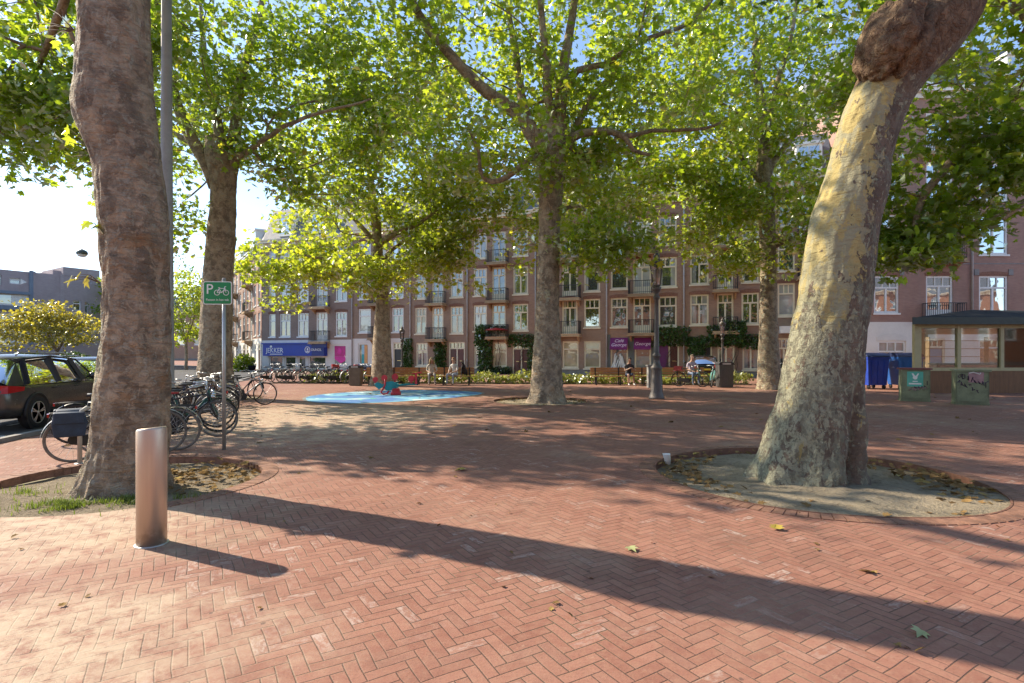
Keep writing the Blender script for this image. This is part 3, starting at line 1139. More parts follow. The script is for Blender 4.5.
def row_house(label, loc, rz, width, top, rows, bays, ground, wall='brick', lower=None, lower_z=3.0, name='row_house', fm='cream',
              depth=9.0, dormers=None, skip=(), group=None, drain=True, gdrop=0.45, cat='house', corn='cream', roofh=3.2, glass_all=None):
    t = thing(name, label, cat, loc, rz, group)
    ops = []
    for ri, (a, b) in enumerate(rows):
        for bi, bay in enumerate(bays):
            if (ri, bi) in skip:
                continue
            x0, x1, st = bay[:3]
            ops.append(dict(x0=x0, x1=x1, z0=a - (gdrop if st == 'balc' else 0), z1=b, st=st))
    gops = [dict(x0=g[0], x1=g[1], z0=g[2], z1=g[3], st=g[4], arg=g[5] if len(g) > 5 else None) for g in ground]
    mb = MB()
    mats = [M[wall], M['arch'], M['stone'], M[lower or wall]]

    def which(x, z):
        return 2 if z < 0.42 and lower is None else (3 if z < lower_z else 0)
    wall_face(mb, width, 0, top, ops + gops, Bands([0.42, lower_z], which))
    mb.quad((0, depth, 0), (0, 0, 0), (0, 0, top), (0, depth, top), 0)
    mb.quad((width, 0, 0), (width, depth, 0), (width, depth, top), (width, 0, top), 0)
    mb.quad((width, depth, 0), (0, depth, 0), (0, depth, top), (width, depth, top), 0)
    mb.quad((0, 0.02, top - .02), (width, 0.02, top - .02), (width, depth, top - .02), (0, depth, top - .02), 0)
    for o in ops:
        arch_over(mb, o, 1)
    # belt courses
    for a, b in rows:
        mb.box(0, width, -0.018, 0.0 - .001, a - 0.62, a - 0.54, 1) if False else None
    mb.build('wall', mats, t)
    for o in ops:
        st = o['st']
        g = glass_all or pick_glass()
        window(t, o, st, g, fm, sill=st != 'balc', name='balcony_door' if st == 'balc' else 'window')
        if st == 'balc':
            balcony(t, o['x0'] - 0.28, o['x1'] + 0.28, o['z0'] - 0.02)
    for o in gops:
        st, arg = o['st'], o['arg']
        if st == 'door':
            front_door(t, o, arg or 'redbrown')
        elif st == 'door2':
            front_door(t, o, arg or 'redbrown', 2, lights=4)
        else:
            window(t, o, st, arg or 'g_dark', fm, sill=o['z0'] > 0.3)
    cornice(t, width, top, corn)
    if roofh:
        mansard(t, width, top + 0.05, depth, roofh, dormers if dormers is not None else (width / 2,))
    if drain:
        mb = MB()
        mb.tube([(0.06, -0.09, 0.05), (0.06, -0.09, top - 0.5)], 0.05, 8)
        for k in range(6):
            mb.tube([(0.06, -0.09, 1 + 2 * k), (0.06, -0.09, 1.08 + 2 * k)], 0.065, 8)
        mb.build('drainpipe', M['zinc'], t)
    return t


# the long terrace: its front runs obliquely away to the left
def TP(px):
    d = 63626 / (px + 1000.0)
    return Vector(((px - 512) / F * d, d, 0))


TA = (TP(800) - TP(280)).normalized()
TRZ = math.atan2(TA.y, TA.x)
TIN = Vector((-TA.y, TA.x, 0))          # into the building


def tu(px, l):
    return (TP(px) - TP(l)).length * (1 if px >= l else -1)


def tz(px, py):
    return CH - (py - HY) * (63626 / (px + 1000.0)) / F


def bays_of(l, lst):
    return [(tu(a, l), tu(b, l), st) for a, b, st in lst]


HOUSES = {}
# corner shop
l = 262
HOUSES['shop'] = row_house('brown brick corner house over the shop with the blue fascia', TP(l), TRZ, tu(352, l), 11.9,
    [(3.1, 5.2), (6.15, 8.2), (9.2, 11.0)],
    bays_of(l, [(269, 275.5, 'plain'), (279.8, 290.5, 'tri'), (297.5, 308.5, 'tri'), (316.5, 327.5, 'balc'), (335.5, 347, 'tri')]),
    [(tu(269, l), tu(283, l), .15, 1.33, 'shop', 'g_dark'), (tu(284.5, l), tu(296, l), .15, 1.33, 'shop', 'g_dark'),
     (tu(298, l), tu(306, l), .03, 1.33, 'shop', 'g_dark'), (tu(308.5, l), tu(326, l), .15, 1.33, 'shop', 'g_dark'),
     (tu(333, l), tu(346, l), .55, 2.35, 'shop', 'g_curtain')],
    'brick2', 'plaster', 2.78, dormers=(2.6, 6.2), drain=False, fm='white')
t = HOUSES['shop']
mb = MB()
mb.box(tu(267, l), tu(327.5, l), -0.5, -0.015, 1.36, 2.42)
mb.box(tu(266, l), tu(329, l), -0.6, -0.015, 2.423, 2.53)
fa = mb.build('fascia', M['shopblue'], t)
mb = MB()
mb.box(tu(315.5, l), tu(327.6, l), -0.506, -0.5, 1.38, 2.425)
mb.box(tu(320, l), tu(331, l), -0.62, -0.52, 2.1, 2.54)
mb.build('fascia_end', M['shopnavy'], fa)
link_mesh('lettering', text_mesh('JEKKER', 0.62, M['lettering']), fa, (tu(278.7, l), -0.51, 1.84))
mb = MB()
mb.box(tu(274, l), tu(286.5, l), -0.508, -0.5, 1.48, 1.55)
mb.ball((tu(275.2, l), -0.51, 2.2), (.13, .015, .11), 10, 8)
mb.build('lettering', M['lettering'], fa)
link_mesh('lettering', text_mesh('DUNOL', 0.31, M['lettering']), fa, (tu(320.2, l), -0.512, 1.9))
mb = MB()
mb.tube([(tu(311.5, l) + .27 * math.cos(a), -.512, 1.9 + .27 * math.sin(a)) for a in np.linspace(0, 2 * math.pi, 17)[:-1]], 0.035, 6, closed=True)
mb.ball((tu(311.5, l), -.512, 1.96), (.1, .012, .1), 8, 6)
mb.box(tu(311.5, l) - .13, tu(311.5, l) + .13, -.516, -.506, 1.73, 1.82)
mb.build('emblem', M['lettering'], fa)
# magenta poster behind the right-hand shop window
mb = MB()
a, b_ = tu(334.4, l), tu(345.2, l)
mb.box(a, b_, 0.03, 0.05, 1.35, 2.22, 0)
mb.add([(a, .03, 1.33), (b_, .03, 1.33), (b_, .03, .95), (a + .55 * (b_ - a), .03, .7), (a, .03, 1.1)], [(0, 4, 3, 2, 1)], 1)
mb.ball(((a + b_) / 2 - .05, .025, 1.78), (.25, .01, .25), 12, 8, 1)
tag(mb.build('poster', [M['magenta'], M['magenta2']], t), 'magenta poster with a round motif')

l = 352
HOUSES['poster'] = row_house('brown brick house with the white ground floor and teal and orange window poster', TP(l), TRZ, tu(410, l), 12.1,
    [(3.38, 5.4), (6.25, 8.3), (9.2, 11.1)],
    bays_of(l, [(358.5, 370.8, 'plain'), (375, 386, 'balc'), (392, 403.5, 'tri')]),
    [(tu(358, l), tu(368, l), .6, 2.45, 'shop', 'g_cream'), (tu(372, l), tu(381, l), 0.05, 2.45, 'door', 'bluedoor'),
     (tu(383.5, l), tu(389, l), 0.5, 2.45, 'plain', 'g_cream'), (tu(393, l), tu(404, l), .05, 2.5, 'door', 'blackdoor')],
    'brick', 'plaster', 2.85, dormers=(2.6,), fm='white')
t = HOUSES['poster']
mb = MB()
a, b_ = tu(361.5, l), tu(367.3, l)
m1 = a + (b_ - a) * .45
mb.box(a, m1, .03, .05, .72, 1.5, 0)
mb.box(a, m1, .03, .05, 1.5, 2.3, 1)
mb.box(m1, b_, .032, .05, .72, 2.3, 2)
tag(mb.build('poster', [M['teal'], M['skyblue'], M['orange']], t), 'teal, sky blue and orange striped poster')
mb = MB()
mb.box(tu(353, l), tu(371, l), -0.03, -0.004, 0.0, 0.5)
mb.build('plinth', M['navy'], t)

l = 410
HOUSES['doors'] = row_house('brown brick house with paired red doors and two columns of ivy', TP(l), TRZ, tu(467, l), 12.3,
    [(3.2, 5.35), (6.1, 8.25), (9.1, 11.1)],
    bays_of(l, [(415, 426.3, 'tri'), (432, 443.3, 'balc'), (450.3, 463.2, 'tri')]),
    [(tu(416, l), tu(427.5, l), .55, 2.45, 'tri', 'g_dark'), (tu(449, l), tu(464.8, l), .05, 2.5, 'door2', 'redbrown')],
    'brick', None, 2.9, dormers=(2.7,))
l = 467
HOUSES['bush'] = row_house('brown brick house with a big climbing bush beside its blinds', TP(l), TRZ, tu(535, l), 12.4,
    [(3.35, 5.4), (6.15, 8.3), (9.1, 11.1)],
    bays_of(l, [(473.5, 486.8, 'tri'), (492, 505.6, 'balc'), (513, 528, 'tri')]),
    [(tu(474, l), tu(485.5, l), .5, 2.45, 'plain', 'g_curtain'), (tu(493, l), tu(506.8, l), .55, 2.45, 'plain', 'g_cream'),
     (tu(512.5, l), tu(530, l), .05, 2.45, 'door2', 'redbrown')],
    'brick3', None, 2.9, dormers=(2.9,))
l = 535
HOUSES['blinds'] = row_house('brown brick house with two wide cream blinds on the ground floor', TP(l), TRZ, tu(606, l), 12.5,
    [(3.5, 5.6), (6.15, 8.25), (9.1, 11.15)],
    bays_of(l, [(541, 553, 'one'), (562, 577.5, 'balc'), (584, 600, 'one')]),
    [(tu(539, l), tu(550, l), .05, 2.5, 'door', 'redbrown'), (tu(562.5, l), tu(578.5, l), .5, 2.5, 'plain', 'g_cream'), (tu(584, l), tu(600.5, l), .5, 2.5, 'plain', 'g_cream')],
    'brick', None, 2.9, dormers=(2.2, 4.9))
l = 606
HOUSES['cafe'] = row_house('brown brick house above the purple and grey cafe front', TP(l), TRZ, tu(683, l), 12.7,
    [(3.5, 5.6), (6.25, 8.35), (9.2, 11.2)],
    bays_of(l, [(610.7, 627.7, 'one'), (633, 651, 'balc'), (658.5, 676.7, 'one')]),
    [(tu(610.5, l), tu(628, l), .3, 2.75, 'shop', 'g_dark'), (tu(634.5, l), tu(651, l), .05, 2.75, 'shop', 'g_dark'),
     (tu(668.5, l), tu(679, l), .05, 2.7, 'door', 'redbrown')],
    'brick3', None, 2.95, dormers=(2.4, 5.0))
t = HOUSES['cafe']
mb = MB()
for a, b_ in ((607.5, 610.3), (628.3, 634.2), (651.3, 658.5)):
    mb.box(tu(a, l), tu(b_, l), -0.05, -0.004, 0, 2.95)
cf = mb.build('cafe_front', M['greypaint'], t)
mb = MB()
mb.box(tu(659, l), tu(668, l), -0.045, -0.004, 0.0, 2.6)
mb.build('cafe_panel', M['purplepaint'], t)
for (a, b_, txts) in ((610.6, 628, ('Café', 'George')), (634.4, 651.2, ('George',))):
    mb = MB()
    x0, x1 = tu(a, l), tu(b_, l)
    top, bot, pr = 2.72, 2.0, 0.42
    mb.add([(x0, -.03, top), (x1, -.03, top), (x1, -pr, bot), (x0, -pr, bot), (x1, -pr, bot - .14), (x0, -pr, bot - .14), (x0, -.03, top - .06), (x1, -.03, top - .06),
            (x1, -pr + .03, bot - .14), (x0, -pr + .03, bot - .14)],
           [(0, 3, 2, 1), (3, 5, 4, 2), (6, 7, 8, 9), (0, 6, 9, 3), (1, 2, 8, 7), (5, 9, 8, 4)], 0)
    aw = mb.build('awning', M['purple'], t)
    sl_ = math.atan2(pr - .03, top - bot)
    for k, s_ in enumerate(txts):
        zz = (2.49 - 0.29 * k) if len(txts) == 2 else 2.27
        yy = -.03 - (top - zz) / (top - bot) * (pr - .03) - .012
        o = link_mesh('lettering', text_mesh(s_, 0.36, M['pinklettering'], 0.25), aw, ((x0 + x1) / 2, yy, zz))
        o.rotation_euler = (-sl_, 0, 0)
# striped decoration in the left café window
mb = MB()
x0, x1 = tu(609.5, l), tu(627.5, l)
for k in range(11):
    q = k / 10
    pts = []
    for j in range(6):
        s_ = j / 5
        pts.append((x0 + (x1 - x0) * (0.5 + (q - .5) * (0.35 + .65 * (1 - s_)) + .05 * math.sin(3 * s_ + k)), -0.012 if k % 2 else -.016, .35 + (0.95 + .3 * math.sin(q * 9)) * s_))
    mb.tube(pts, 0.045, 4)
mb.build('window_decoration', M['lettering'], t)

l = 683
HOUSES['vine'] = row_house('brown brick house with vines trailing over its doors, behind the parked bicycles', TP(l), TRZ, tu(767, l), 12.9,
    [(3.56, 5.65), (6.35, 8.4), (9.3, 11.3)],
    bays_of(l, [(690, 708.6, 'tri'), (717, 733.4, 'balc'), (741.5, 759, 'tri')]),
    [(tu(687.5, l), tu(699, l), .05, 2.7, 'door', 'redbrown'), (tu(700.5, l), tu(712, l), .05, 2.7, 'door', 'blackdoor'),
     (tu(717.5, l), tu(734.5, l), .5, 2.7, 'tri', 'g_dark'), (tu(742.5, l), tu(759, l), .5, 2.65, 'tri', 'g_dark')],
    'brick3', None, 2.9, dormers=(2.6, 5.4))
l = 767
HOUSES['end'] = row_house('last house of the brown brick terrace, behind the leaning plane tree', TP(l), TRZ, tu(833, l), 13.0,
    [(4.05, 6.2), (7.0, 9.1), (9.9, 11.6)],
    bays_of(l, [(777.5, 795, 'one'), (802, 816, 'balc')]),
    [(tu(776, l), tu(792, l), .5, 2.6, 'tri', 'g_dark'), (tu(800, l), tu(812, l), .05, 2.6, 'door', 'redbrown')],
    'brick', None, 2.9, depth=5.0, dormers=(2.5,))
mb = MB()
mb.box(tu(779, l), tu(800, l), -0.8, -0.02, 2.9, 3.35)
mb.build('canopy', M['white'], HOUSES['end'])

# the side street that leaves at the corner, seen steeply from its sunny side
c0 = TP(262) + Vector((-0.15, 0.2, 0))
sd = Vector((-.564, .825, 0))
SRZ = math.atan2(-sd.y, -sd.x)
for k, (wl, lab, wm, lw) in enumerate(((9.0, 'sunlit house with a white ground floor next to the blue shop corner', 'brickpink', 'plaster'),
                                       (10.5, 'second sunlit house down the side street, with stone balconies', 'brick3', 'plaster'),
                                       (11.5, 'third sunlit house down the side street, above the pink flowers', 'brickpink', None),
                                       (12.0, 'farthest sunlit house down the side street', 'brick3', None))):
    off = (0, 9.0, 19.5, 31.0)[k] + wl
    nb = 4
    st = wl / nb
    bays = [(st * i + st * .26, st * i + st * .74, 'balc' if i == 1 else 'one') for i in range(nb)]
    gr = [(st * i + st * .25, st * i + st * .75, .05 if i in (0, 3) else .6, 2.5, 'door' if i in (0, 3) else 'plain') for i in range(nb)]
    row_house(lab, c0 + sd * off, SRZ, wl, 11.6, [(3.3, 5.4), (6.2, 8.2), (8.9, 10.7)], bays, gr, wm, lw, 3.0, dormers=(wl / 2,), fm='white', depth=7.5, gdrop=.4, corn='white')

# house on the right, parallel to the picture
def rx(px):
    return (px - 512) * 33.0 / F - 20.9


row = row_house('pinkish red brick house on the right with white windows above the glass cafe', (20.9, 33.0, 0), 0.0, 15.0, 17.6,
    [(4.05, 6.3), (7.6, 10.0), (10.85, 13.15), (14.0, 16.2)],
    [(rx(874), rx(899), 'tri'), (rx(926), rx(953), 'balc'), (rx(979), rx(1008), 'tri'), (rx(1030), rx(1056), 'tri')],
    [(rx(878), rx(906), .35, 2.35, 'tri', 'g_curtain'), (rx(926), rx(945), .05, 2.5, 'door', 'bluedoor'), (rx(979), rx(1008), .6, 2.5, 'plain', 'g_dark')],
    'brickpink', 'plaster', 3.5, fm='white', name='brick_house', gdrop=0.35, corn='white', dormers=(4, 10), glass_all='g_sky')
mb = MB()
mb.tube([(rx(971), -.1, 3.4), (rx(971), -.1, 17)], 0.06, 8)
mb.build('drainpipe', M['zinc'], row)
mb = MB()                                     # stone blocks beside the lintels
for (a, b_) in ((874, 899), (979, 1008)):
    for z in (6.45, 10.15, 13.3):
        for x in (rx(a) - .3, rx(b_) + .02):
            mb.box(x, x + .28, -.045, -.003, z - .12, z + .25)
for z in (7.0, 10.5):
    mb.box(0, 15, -.012, -.002, z, z + .07)
mb.build('stone_block', M['stone'], row)
mb = MB()                                     # arched white head of the ground floor window
o = dict(x0=rx(878), x1=rx(906), z0=.4, z1=2.35)
arch_over(mb, o, 0, 0.25, 0.3)
mb.build('arch', M['plaster'], row)

# low purple-grey building far off on the left
def lp(px, py, d):
    return W(px, py, d)


A = Vector((-57.5, 40.5, 0))
B = Vector((-44.9, 60.0, 0))
ld = (B - A).normalized()
LRZ = math.atan2(ld.y, ld.x)
Lw = (B - A).length


def lu(px):
    # where the sight line at px meets the front
    k = (px - 512) / F
    s_ = (k * A.y - A.x) / (ld.x - k * ld.y)
    return s_


def lz(px, py):
    p = A + ld * lu(px)
    return CH - (py - HY) / F * p.y


t = thing('apartment_building', 'long purple grey brick building with white balcony fronts at the far left', 'building', A, LRZ)
ztop = lz(40, 273)
wins = [dict(x0=lu(-2), x1=lu(1.5), z0=lz(0, 285), z1=lz(0, 275)), dict(x0=lu(9.5), x1=lu(21.5), z0=lz(15, 284), z1=lz(15, 278.3)),
        dict(x0=lu(73), x1=lu(81), z0=lz(77, 310.5), z1=lz(77, 300.5)), dict(x0=lu(85), x1=lu(88), z0=lz(86, 313), z1=lz(86, 302))]
balc = dict(x0=0.5, x1=lu(29), z0=lz(15, 305.5), z1=lz(15, 294))
balc2 = dict(x0=0.5, x1=lu(22), z0=lz(15, 327), z1=lz(15, 314))
balc3 = dict(x0=0.5, x1=lu(22), z0=lz(15, 347), z1=lz(15, 334))
mb = MB()
wall_face(mb, Lw, 0, ztop, wins + [balc, balc2, balc3], 0, 0.6)
mb.quad((0, 10, 0), (0, 0, 0), (0, 0, ztop), (0, 10, ztop))
mb.quad((Lw, 0, 0), (Lw, 10, 0), (Lw, 10, ztop), (Lw, 0, ztop))
mb.quad((0, 0, ztop), (Lw, 0, ztop), (Lw, 10, ztop), (0, 10, ztop))
mb.quad((Lw, 10, 0), (0, 10, 0), (0, 10, ztop), (Lw, 10, ztop))
wl_ = mb.build('wall', M['brickgrey'], t)
mb = MB()
mb.box(lu(63), Lw - .5, -.05, 6, ztop, lz(75, 268))
mb.box(lu(55), lu(63), .6, 6, ztop, ztop + .5)
for x in (lu(31), lu(60)):
    mb.box(x, x + .35, -.06, -.003, 3.5, ztop + .1)
mb.build('roof', M['brickgrey'], t)
mb = MB()
mb.box(lu(29), lu(33), -.1, -.004, lz(31, 345), ztop + .15)
mb.box(0, lu(29), -.35, -.01, lz(15, 294) - .02, lz(15, 294) + .25)
mb.box(0, lu(40), -.3, -.01, lz(15, 310), lz(15, 306))
mb.build('ledge', M['navy' if False else 'bluedoor'], t)
for o in wins:
    window(t, o, 'plain', 'g_dark', 'white', False, depth=0.25)
mb = MB()
x0, x1, zt_, zb_ = lu(20.5), lu(27), wins[1]['z1'], wins[1]['z0']
mb.add([(x0, -.02, zb_), (x0, -.02, zt_), (x1, -.02, (zb_ + zt_) / 2), (x0, .1, zb_), (x0, .1, zt_), (x1, .1, (zb_ + zt_) / 2)], [(0, 2, 1), (0, 3, 5, 2), (1, 2, 5, 4)])
mb.build('window_panel', M['white'], t)
for bb in (balc, balc2, balc3):
    mb = MB()
    w_ = bb['x1'] - bb['x0']
    mb.box(0, w_, .06, .3, 0, bb['z1'] - bb['z0'])
    fr_ = mb.build('balcony', M['white'], t, (bb['x0'], 0, bb['z0']))
    mb = MB()
    n_ = 6
    for k in range(n_):
        mb.box(w_ * (k + .15) / n_, w_ * (k + .5) / n_, 0.03, .057, .15, (bb['z1'] - bb['z0']) * .85)
    mb.build('pane', M['g_dark'], fr_)
# pale gable beyond it
t = thing('gabled_house', 'pale narrow house just beyond the purple grey building', 'house', (-46.2, 64.5, 0), LRZ)
mb = MB()
mb.box(0, 5.0, 0, 7, 0, 8.6)
mb.build('wall', M['plaster'], t)
mb = MB()
mb.prism([(-.2, 8.6), (5.2, 8.6), (2.5, 10.2)], -.2, 7.2)
mb.build('roof', M['slate'], t)
wo = dict(x0=1.5, x1=3.2, z0=5.2, z1=6.8)
window(t, wo, 'plain', 'g_dark', 'white', depth=.02)

row_house('distant brick houses closing the far end of the left street', (-78, 118, 0), 0.0, 46.0, 10.5, [(3.4, 5.4), (6.2, 8.2)],
    [(1.5 + 3.8 * i, 3.2 + 3.8 * i, 'one') for i in range(12)], [], 'brick3', None, 2.9, dormers=(8, 20, 32), fm='white', drain=False)
# terrace behind the viewer, mirrored in the windows
row_house('orange brick terrace across the square, behind the viewer', (86, -30.0, 0), math.pi, 120.0, 12.5,
    [(3.4, 5.5), (6.3, 8.4), (9.2, 11.2)], [(3 + 3.6 * i, 4.6 + 3.6 * i, 'one') for i in range(32)], [], 'brickorange', None, 2.9, name='brick_house', dormers=tuple(6 + 9 * i for i in range(12)), fm='white', drain=False)

# ------------------------------------------------------------------ glass café pavilion
t = thing('cafe_pavilion', 'low glass cafe pavilion with a dark roof and wooden panelled base', 'pavilion', (16.26, 22.0, 0), 0)
def kx(px):
    return (px - 512) * 22.0 / F - 16.26


Wd = 9.0
mb = MB()
foot = [(0, 0), (Wd, 0), (Wd, 7), (5.8, 7)]
for (a, b_) in zip(foot, foot[1:] + foot[:1]):
    mb.bar((*a, .465), (*b_, .465), .08, .93)
mb.build('base_panel', wood_mat('varnished boards', (0.14, 0.06, 0.022), (0.21, 0.095, 0.036), 2, 0.45), t)
mb = MB()
xs = [0.04, kx(918.5), kx(958), kx(1001), kx(1044), kx(1087), Wd - .05]
for x in xs:
    mb.box(x - .07, x + .07, -.07, .07, .93, 2.8)
for (z0, z1) in ((.90, 1.03), (2.62, 2.8)):
    mb.box(0, Wd, -.06, .06, z0, z1)
for q in (.33, .66, 1):
    p = (5.8 * q, 7 * q)
    mb.box(p[0] - .07, p[0] + .07, p[1] - .07, p[1] + .07, .93, 2.8)
mb.bar((0, 0, 2.71), (5.8, 7, 2.71), .12, .18)
mb.bar((5.8, 7, 2.71), (Wd, 7, 2.71), .12, .18)
mb.bar((Wd, 0, 2.71), (Wd, 7, 2.71), .12, .18)
fr_ = mb.build('frame', simple('khaki paint', (0.42, 0.37, 0.20), 0.5, var=.08), t)
mb = MB()
mb.box(.1, Wd - .05, .0, .012, 1.02, 2.63)
mb.bar((.05, .1, 1.83), (5.75, 6.95, 1.83), .012, 1.6)
mb.build('pane', M['clear'], t)
mb = MB()
mb.add([(-.35, -.4, 2.80), (Wd + .4, -.4, 2.80), (Wd + .4, 7.3, 2.80), (5.6, 7.3, 2.80), (-.35, -.4, 3.02), (Wd + .4, -.4, 3.02), (Wd + .4, 7.3, 3.02), (5.6, 7.3, 3.02),
        (5.0, 3.2, 3.62), (7.4, 3.6, 3.62)],
       [(0, 3, 2, 1), (0, 1, 5, 4), (1, 2, 6, 5), (2, 3, 7, 6), (3, 0, 4, 7), (4, 5, 9, 8), (5, 6, 9), (6, 7, 8, 9), (7, 4, 8)])
mb.build('roof', simple('dark roofing felt', (0.03, 0.033, 0.036), 0.9, var=.2, spec=.15), t)
mb = MB()
mb.box(-.37, Wd + .42, -.43, -.40, 2.76, 3.04)
mb.build('fascia', simple('dark green fascia', (0.03, 0.045, 0.04), 0.5), t)
# inside: floor, counter, tables
mb = MB()
mb.add([(0.1, 0.1, .02), (Wd - .1, .1, .02), (Wd - .1, 6.9, .02), (5.8, 6.9, .02)], [(0, 1, 2, 3)])
mb.build('floor', M['stone'], t)
mb = MB()
mb.add([(0.1, 0.1, 2.61), (5.8, 6.9, 2.61), (Wd - .1, 6.9, 2.61), (Wd - .1, .1, 2.61)], [(0, 1, 2, 3)])
mb.build('ceiling', M['tan'], t)

tt = thing('cafe_counter', 'dark counter with shelves inside the glass cafe', 'counter', (16.26 + 4.4, 26.3, 0.02))
mb = MB()
mb.box(0, 3.4, 0, .6, 0, 1.05)
mb.box(-.05, 3.45, -.06, .66, 1.053, 1.1)
mb.build('counter_body', M['blackplastic'], tt)
mb = MB()
for z in (1.4, 1.8, 2.2):
    mb.box(.2, 3.2, .9, 1.15, z, z + .03)
for x in (.2, 1.7, 3.15):
    mb.box(x, x + .04, .9, 1.15, 0, 2.4)
mb.build('shelf', M['tan'], tt)
def cafe_chair(x, y, rz, label):
    t = thing('cafe_chair', label, 'chair', (x, y, .025), rz, 'chairs inside the glass cafe')
    mb = MB()
    mb.box(-.2, .2, -.2, .2, .43, .47)
    mb.build('seat', M['tan'], t)
    mb = MB()
    mb.box(-.2, .2, .18, .21, .62, .92)
    mb.build('backrest', M['tan'], t)
    for sx in (-.18, .18):
        for sy, h in ((-.18, .43), (.19, .92)):
            mb = MB()
            mb.tube([(sx, sy, 0), (sx, sy, h)], .014, 6)
            mb.build('leg', M['gal'], t)


def cafe_table(x, y, label):
    t = thing('cafe_table', label, 'table', (x, y, .025), 0, 'tables inside the glass cafe')
    mb = MB()
    mb.lathe([(.001, .72), (.36, .72), (.36, .75), (.001, .75)], 20)
    mb.build('tabletop', M['white'], t)
    mb = MB()
    mb.tube([(0, 0, .02), (0, 0, .72)], .03, 8)
    mb.lathe([(.22, 0), (.2, .02), (.03, .04)], 16)
    mb.build('leg', M['iron'], t)


for k, (x, y) in enumerate(((17.9, 23.1), (19.3, 23.4), (20.9, 23.2), (22.6, 23.5))):
    nm = ('nearest the left corner post', 'second from the left corner', 'third from the left corner', 'farthest right')[k]
    cafe_table(x, y, 'round white cafe table behind the glass, ' + nm)
    cafe_chair(x - .5, y + .1, R(75), 'cafe chair left of the round table ' + nm)
    cafe_chair(x + .5, y + .15, R(-80), 'cafe chair right of the round table ' + nm)
# ------------------------------------------------------------------ trees
BARK = bark_mat('brown flaking plane bark', (0.42, 0.325, 0.225), (0.195, 0.148, 0.105), (0.46, 0.42, 0.33), (0.52, 0.44, 0.27))
BARK6 = bark_mat('mottled grey and yellow plane bark', (0.20, 0.148, 0.104), (0.125, 0.094, 0.070), (0.29, 0.285, 0.195), (0.44, 0.345, 0.135), 1)
BARKD = simple('dark twig bark', (0.105, 0.070, 0.048), 0.9, var=0.45, sc=9, bump=1.0)


def callus_mat():
    m, b, p = new_mat('rough cracked callus bark')
    co = b.co()
    wv = b.new('ShaderNodeMixRGB') if False else None
    n = b.noise(co, 5, 7, 0.7)
    sc = b.scale(co, (1, 1, 0.6))
    wob = b.new('ShaderNodeTexNoise')
    b.put(wob.inputs['Vector'], co)
    wob.inputs['Scale'].default_value = 7
    wob.inputs['Detail'].default_value = 4
    va = b.new('ShaderNodeVectorMath', operation='MULTIPLY_ADD')
    b.put(va.inputs[0], wob.outputs['Color'])
    va.inputs[1].default_value = (.28, .28, .28)
    b.put(va.inputs[2], sc)
    v = b.voro(va.outputs[0], 9, 'DISTANCE_TO_EDGE')
    v2 = b.voro(va.outputs[0], 21, 'DISTANCE_TO_EDGE')
    n2 = b.noise(co, 30, 6, 0.7)
    c = b.mix(b.ss(0.3, 0.7, n), (0.12, 0.078, 0.05), (0.25, 0.165, 0.10))
    c = b.mix(b.m('MULTIPLY', b.ss(0.58, 0.7, b.noise(co, 2.2, 5)), 0.6), c, (0.33, 0.25, 0.15))
    cr = b.m('SUBTRACT', 1.0, b.ss(0.0, 0.10, b.m('ADD', v, b.m('MULTIPLY', b.m('SUBTRACT', n2, 0.5), 0.10))))
    c = b.mix(b.m('MULTIPLY', cr, 0.45), c, (0.05, 0.024, 0.018))
    b.put(p.inputs['Base Color'], c)
    p.inputs['Roughness'].default_value = 0.9
    p.inputs['Specular IOR Level'].default_value = 0.2
    h = b.m('ADD', b.m('ADD', b.ss(0, 0.2, v), b.m('MULTIPLY', b.ss(0, .15, v2), 0.4)), b.m('MULTIPLY', n2, 0.5))
    b.put(p.inputs['Normal'], b.bump(h, 0.8, 0.022))
    return m


CALLUS = callus_mat()
G1 = ((0.055, 0.10, 0.016), (0.12, 0.175, 0.028), (0.30, 0.24, 0.03))
LEAF = leaf_mat('plane leaves', G1, ((0.34, 0.52, 0.025), (0.62, 0.72, 0.045), (0.72, 0.58, 0.05)), 0.64)
LEAFY = leaf_mat('yellow green plane leaves', ((0.07, 0.11, 0.018), (0.14, 0.18, 0.03), (0.34, 0.27, 0.03)), ((0.46, 0.60, 0.028), (0.78, 0.84, 0.055), (0.8, 0.64, 0.05)), 0.7)
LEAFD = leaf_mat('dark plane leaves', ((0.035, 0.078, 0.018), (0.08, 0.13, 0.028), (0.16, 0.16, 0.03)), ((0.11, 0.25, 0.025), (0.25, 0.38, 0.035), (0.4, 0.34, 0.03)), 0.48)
LEAFM = leaf_mat('mid yellow green plane leaves', ((0.062, 0.105, 0.017), (0.13, 0.178, 0.029), (0.32, 0.255, 0.03)), ((0.42, 0.60, 0.028), (0.70, 0.78, 0.05), (0.75, 0.6, 0.05)), 0.68)
LEAFG = leaf_mat('golden leaves', ((0.20, 0.18, 0.025), (0.36, 0.30, 0.04), (0.4, 0.27, 0.03)), ((0.54, 0.48, 0.035), (0.74, 0.62, 0.06), (0.7, 0.48, 0.04)), 0.55)
IVY = leaf_mat('ivy leaves', ((0.035, 0.085, 0.02), (0.09, 0.16, 0.035), (0.15, 0.19, 0.04)), ((0.08, 0.2, 0.03), (0.18, 0.32, 0.04), (0.3, 0.34, 0.04)), 0.35)
HEDGE = leaf_mat('hedge leaves', ((0.03, 0.065, 0.02), (0.07, 0.12, 0.03), (0.12, 0.15, 0.03)), ((0.06, 0.13, 0.02), (0.12, 0.2, 0.03), (0.2, 0.22, 0.03)), 0.35)


def hump(x, c, w):
    return math.exp(-((x - c) / w) ** 2)


def ang(a, b):
    return (a - b + math.pi) % (2 * math.pi) - math.pi


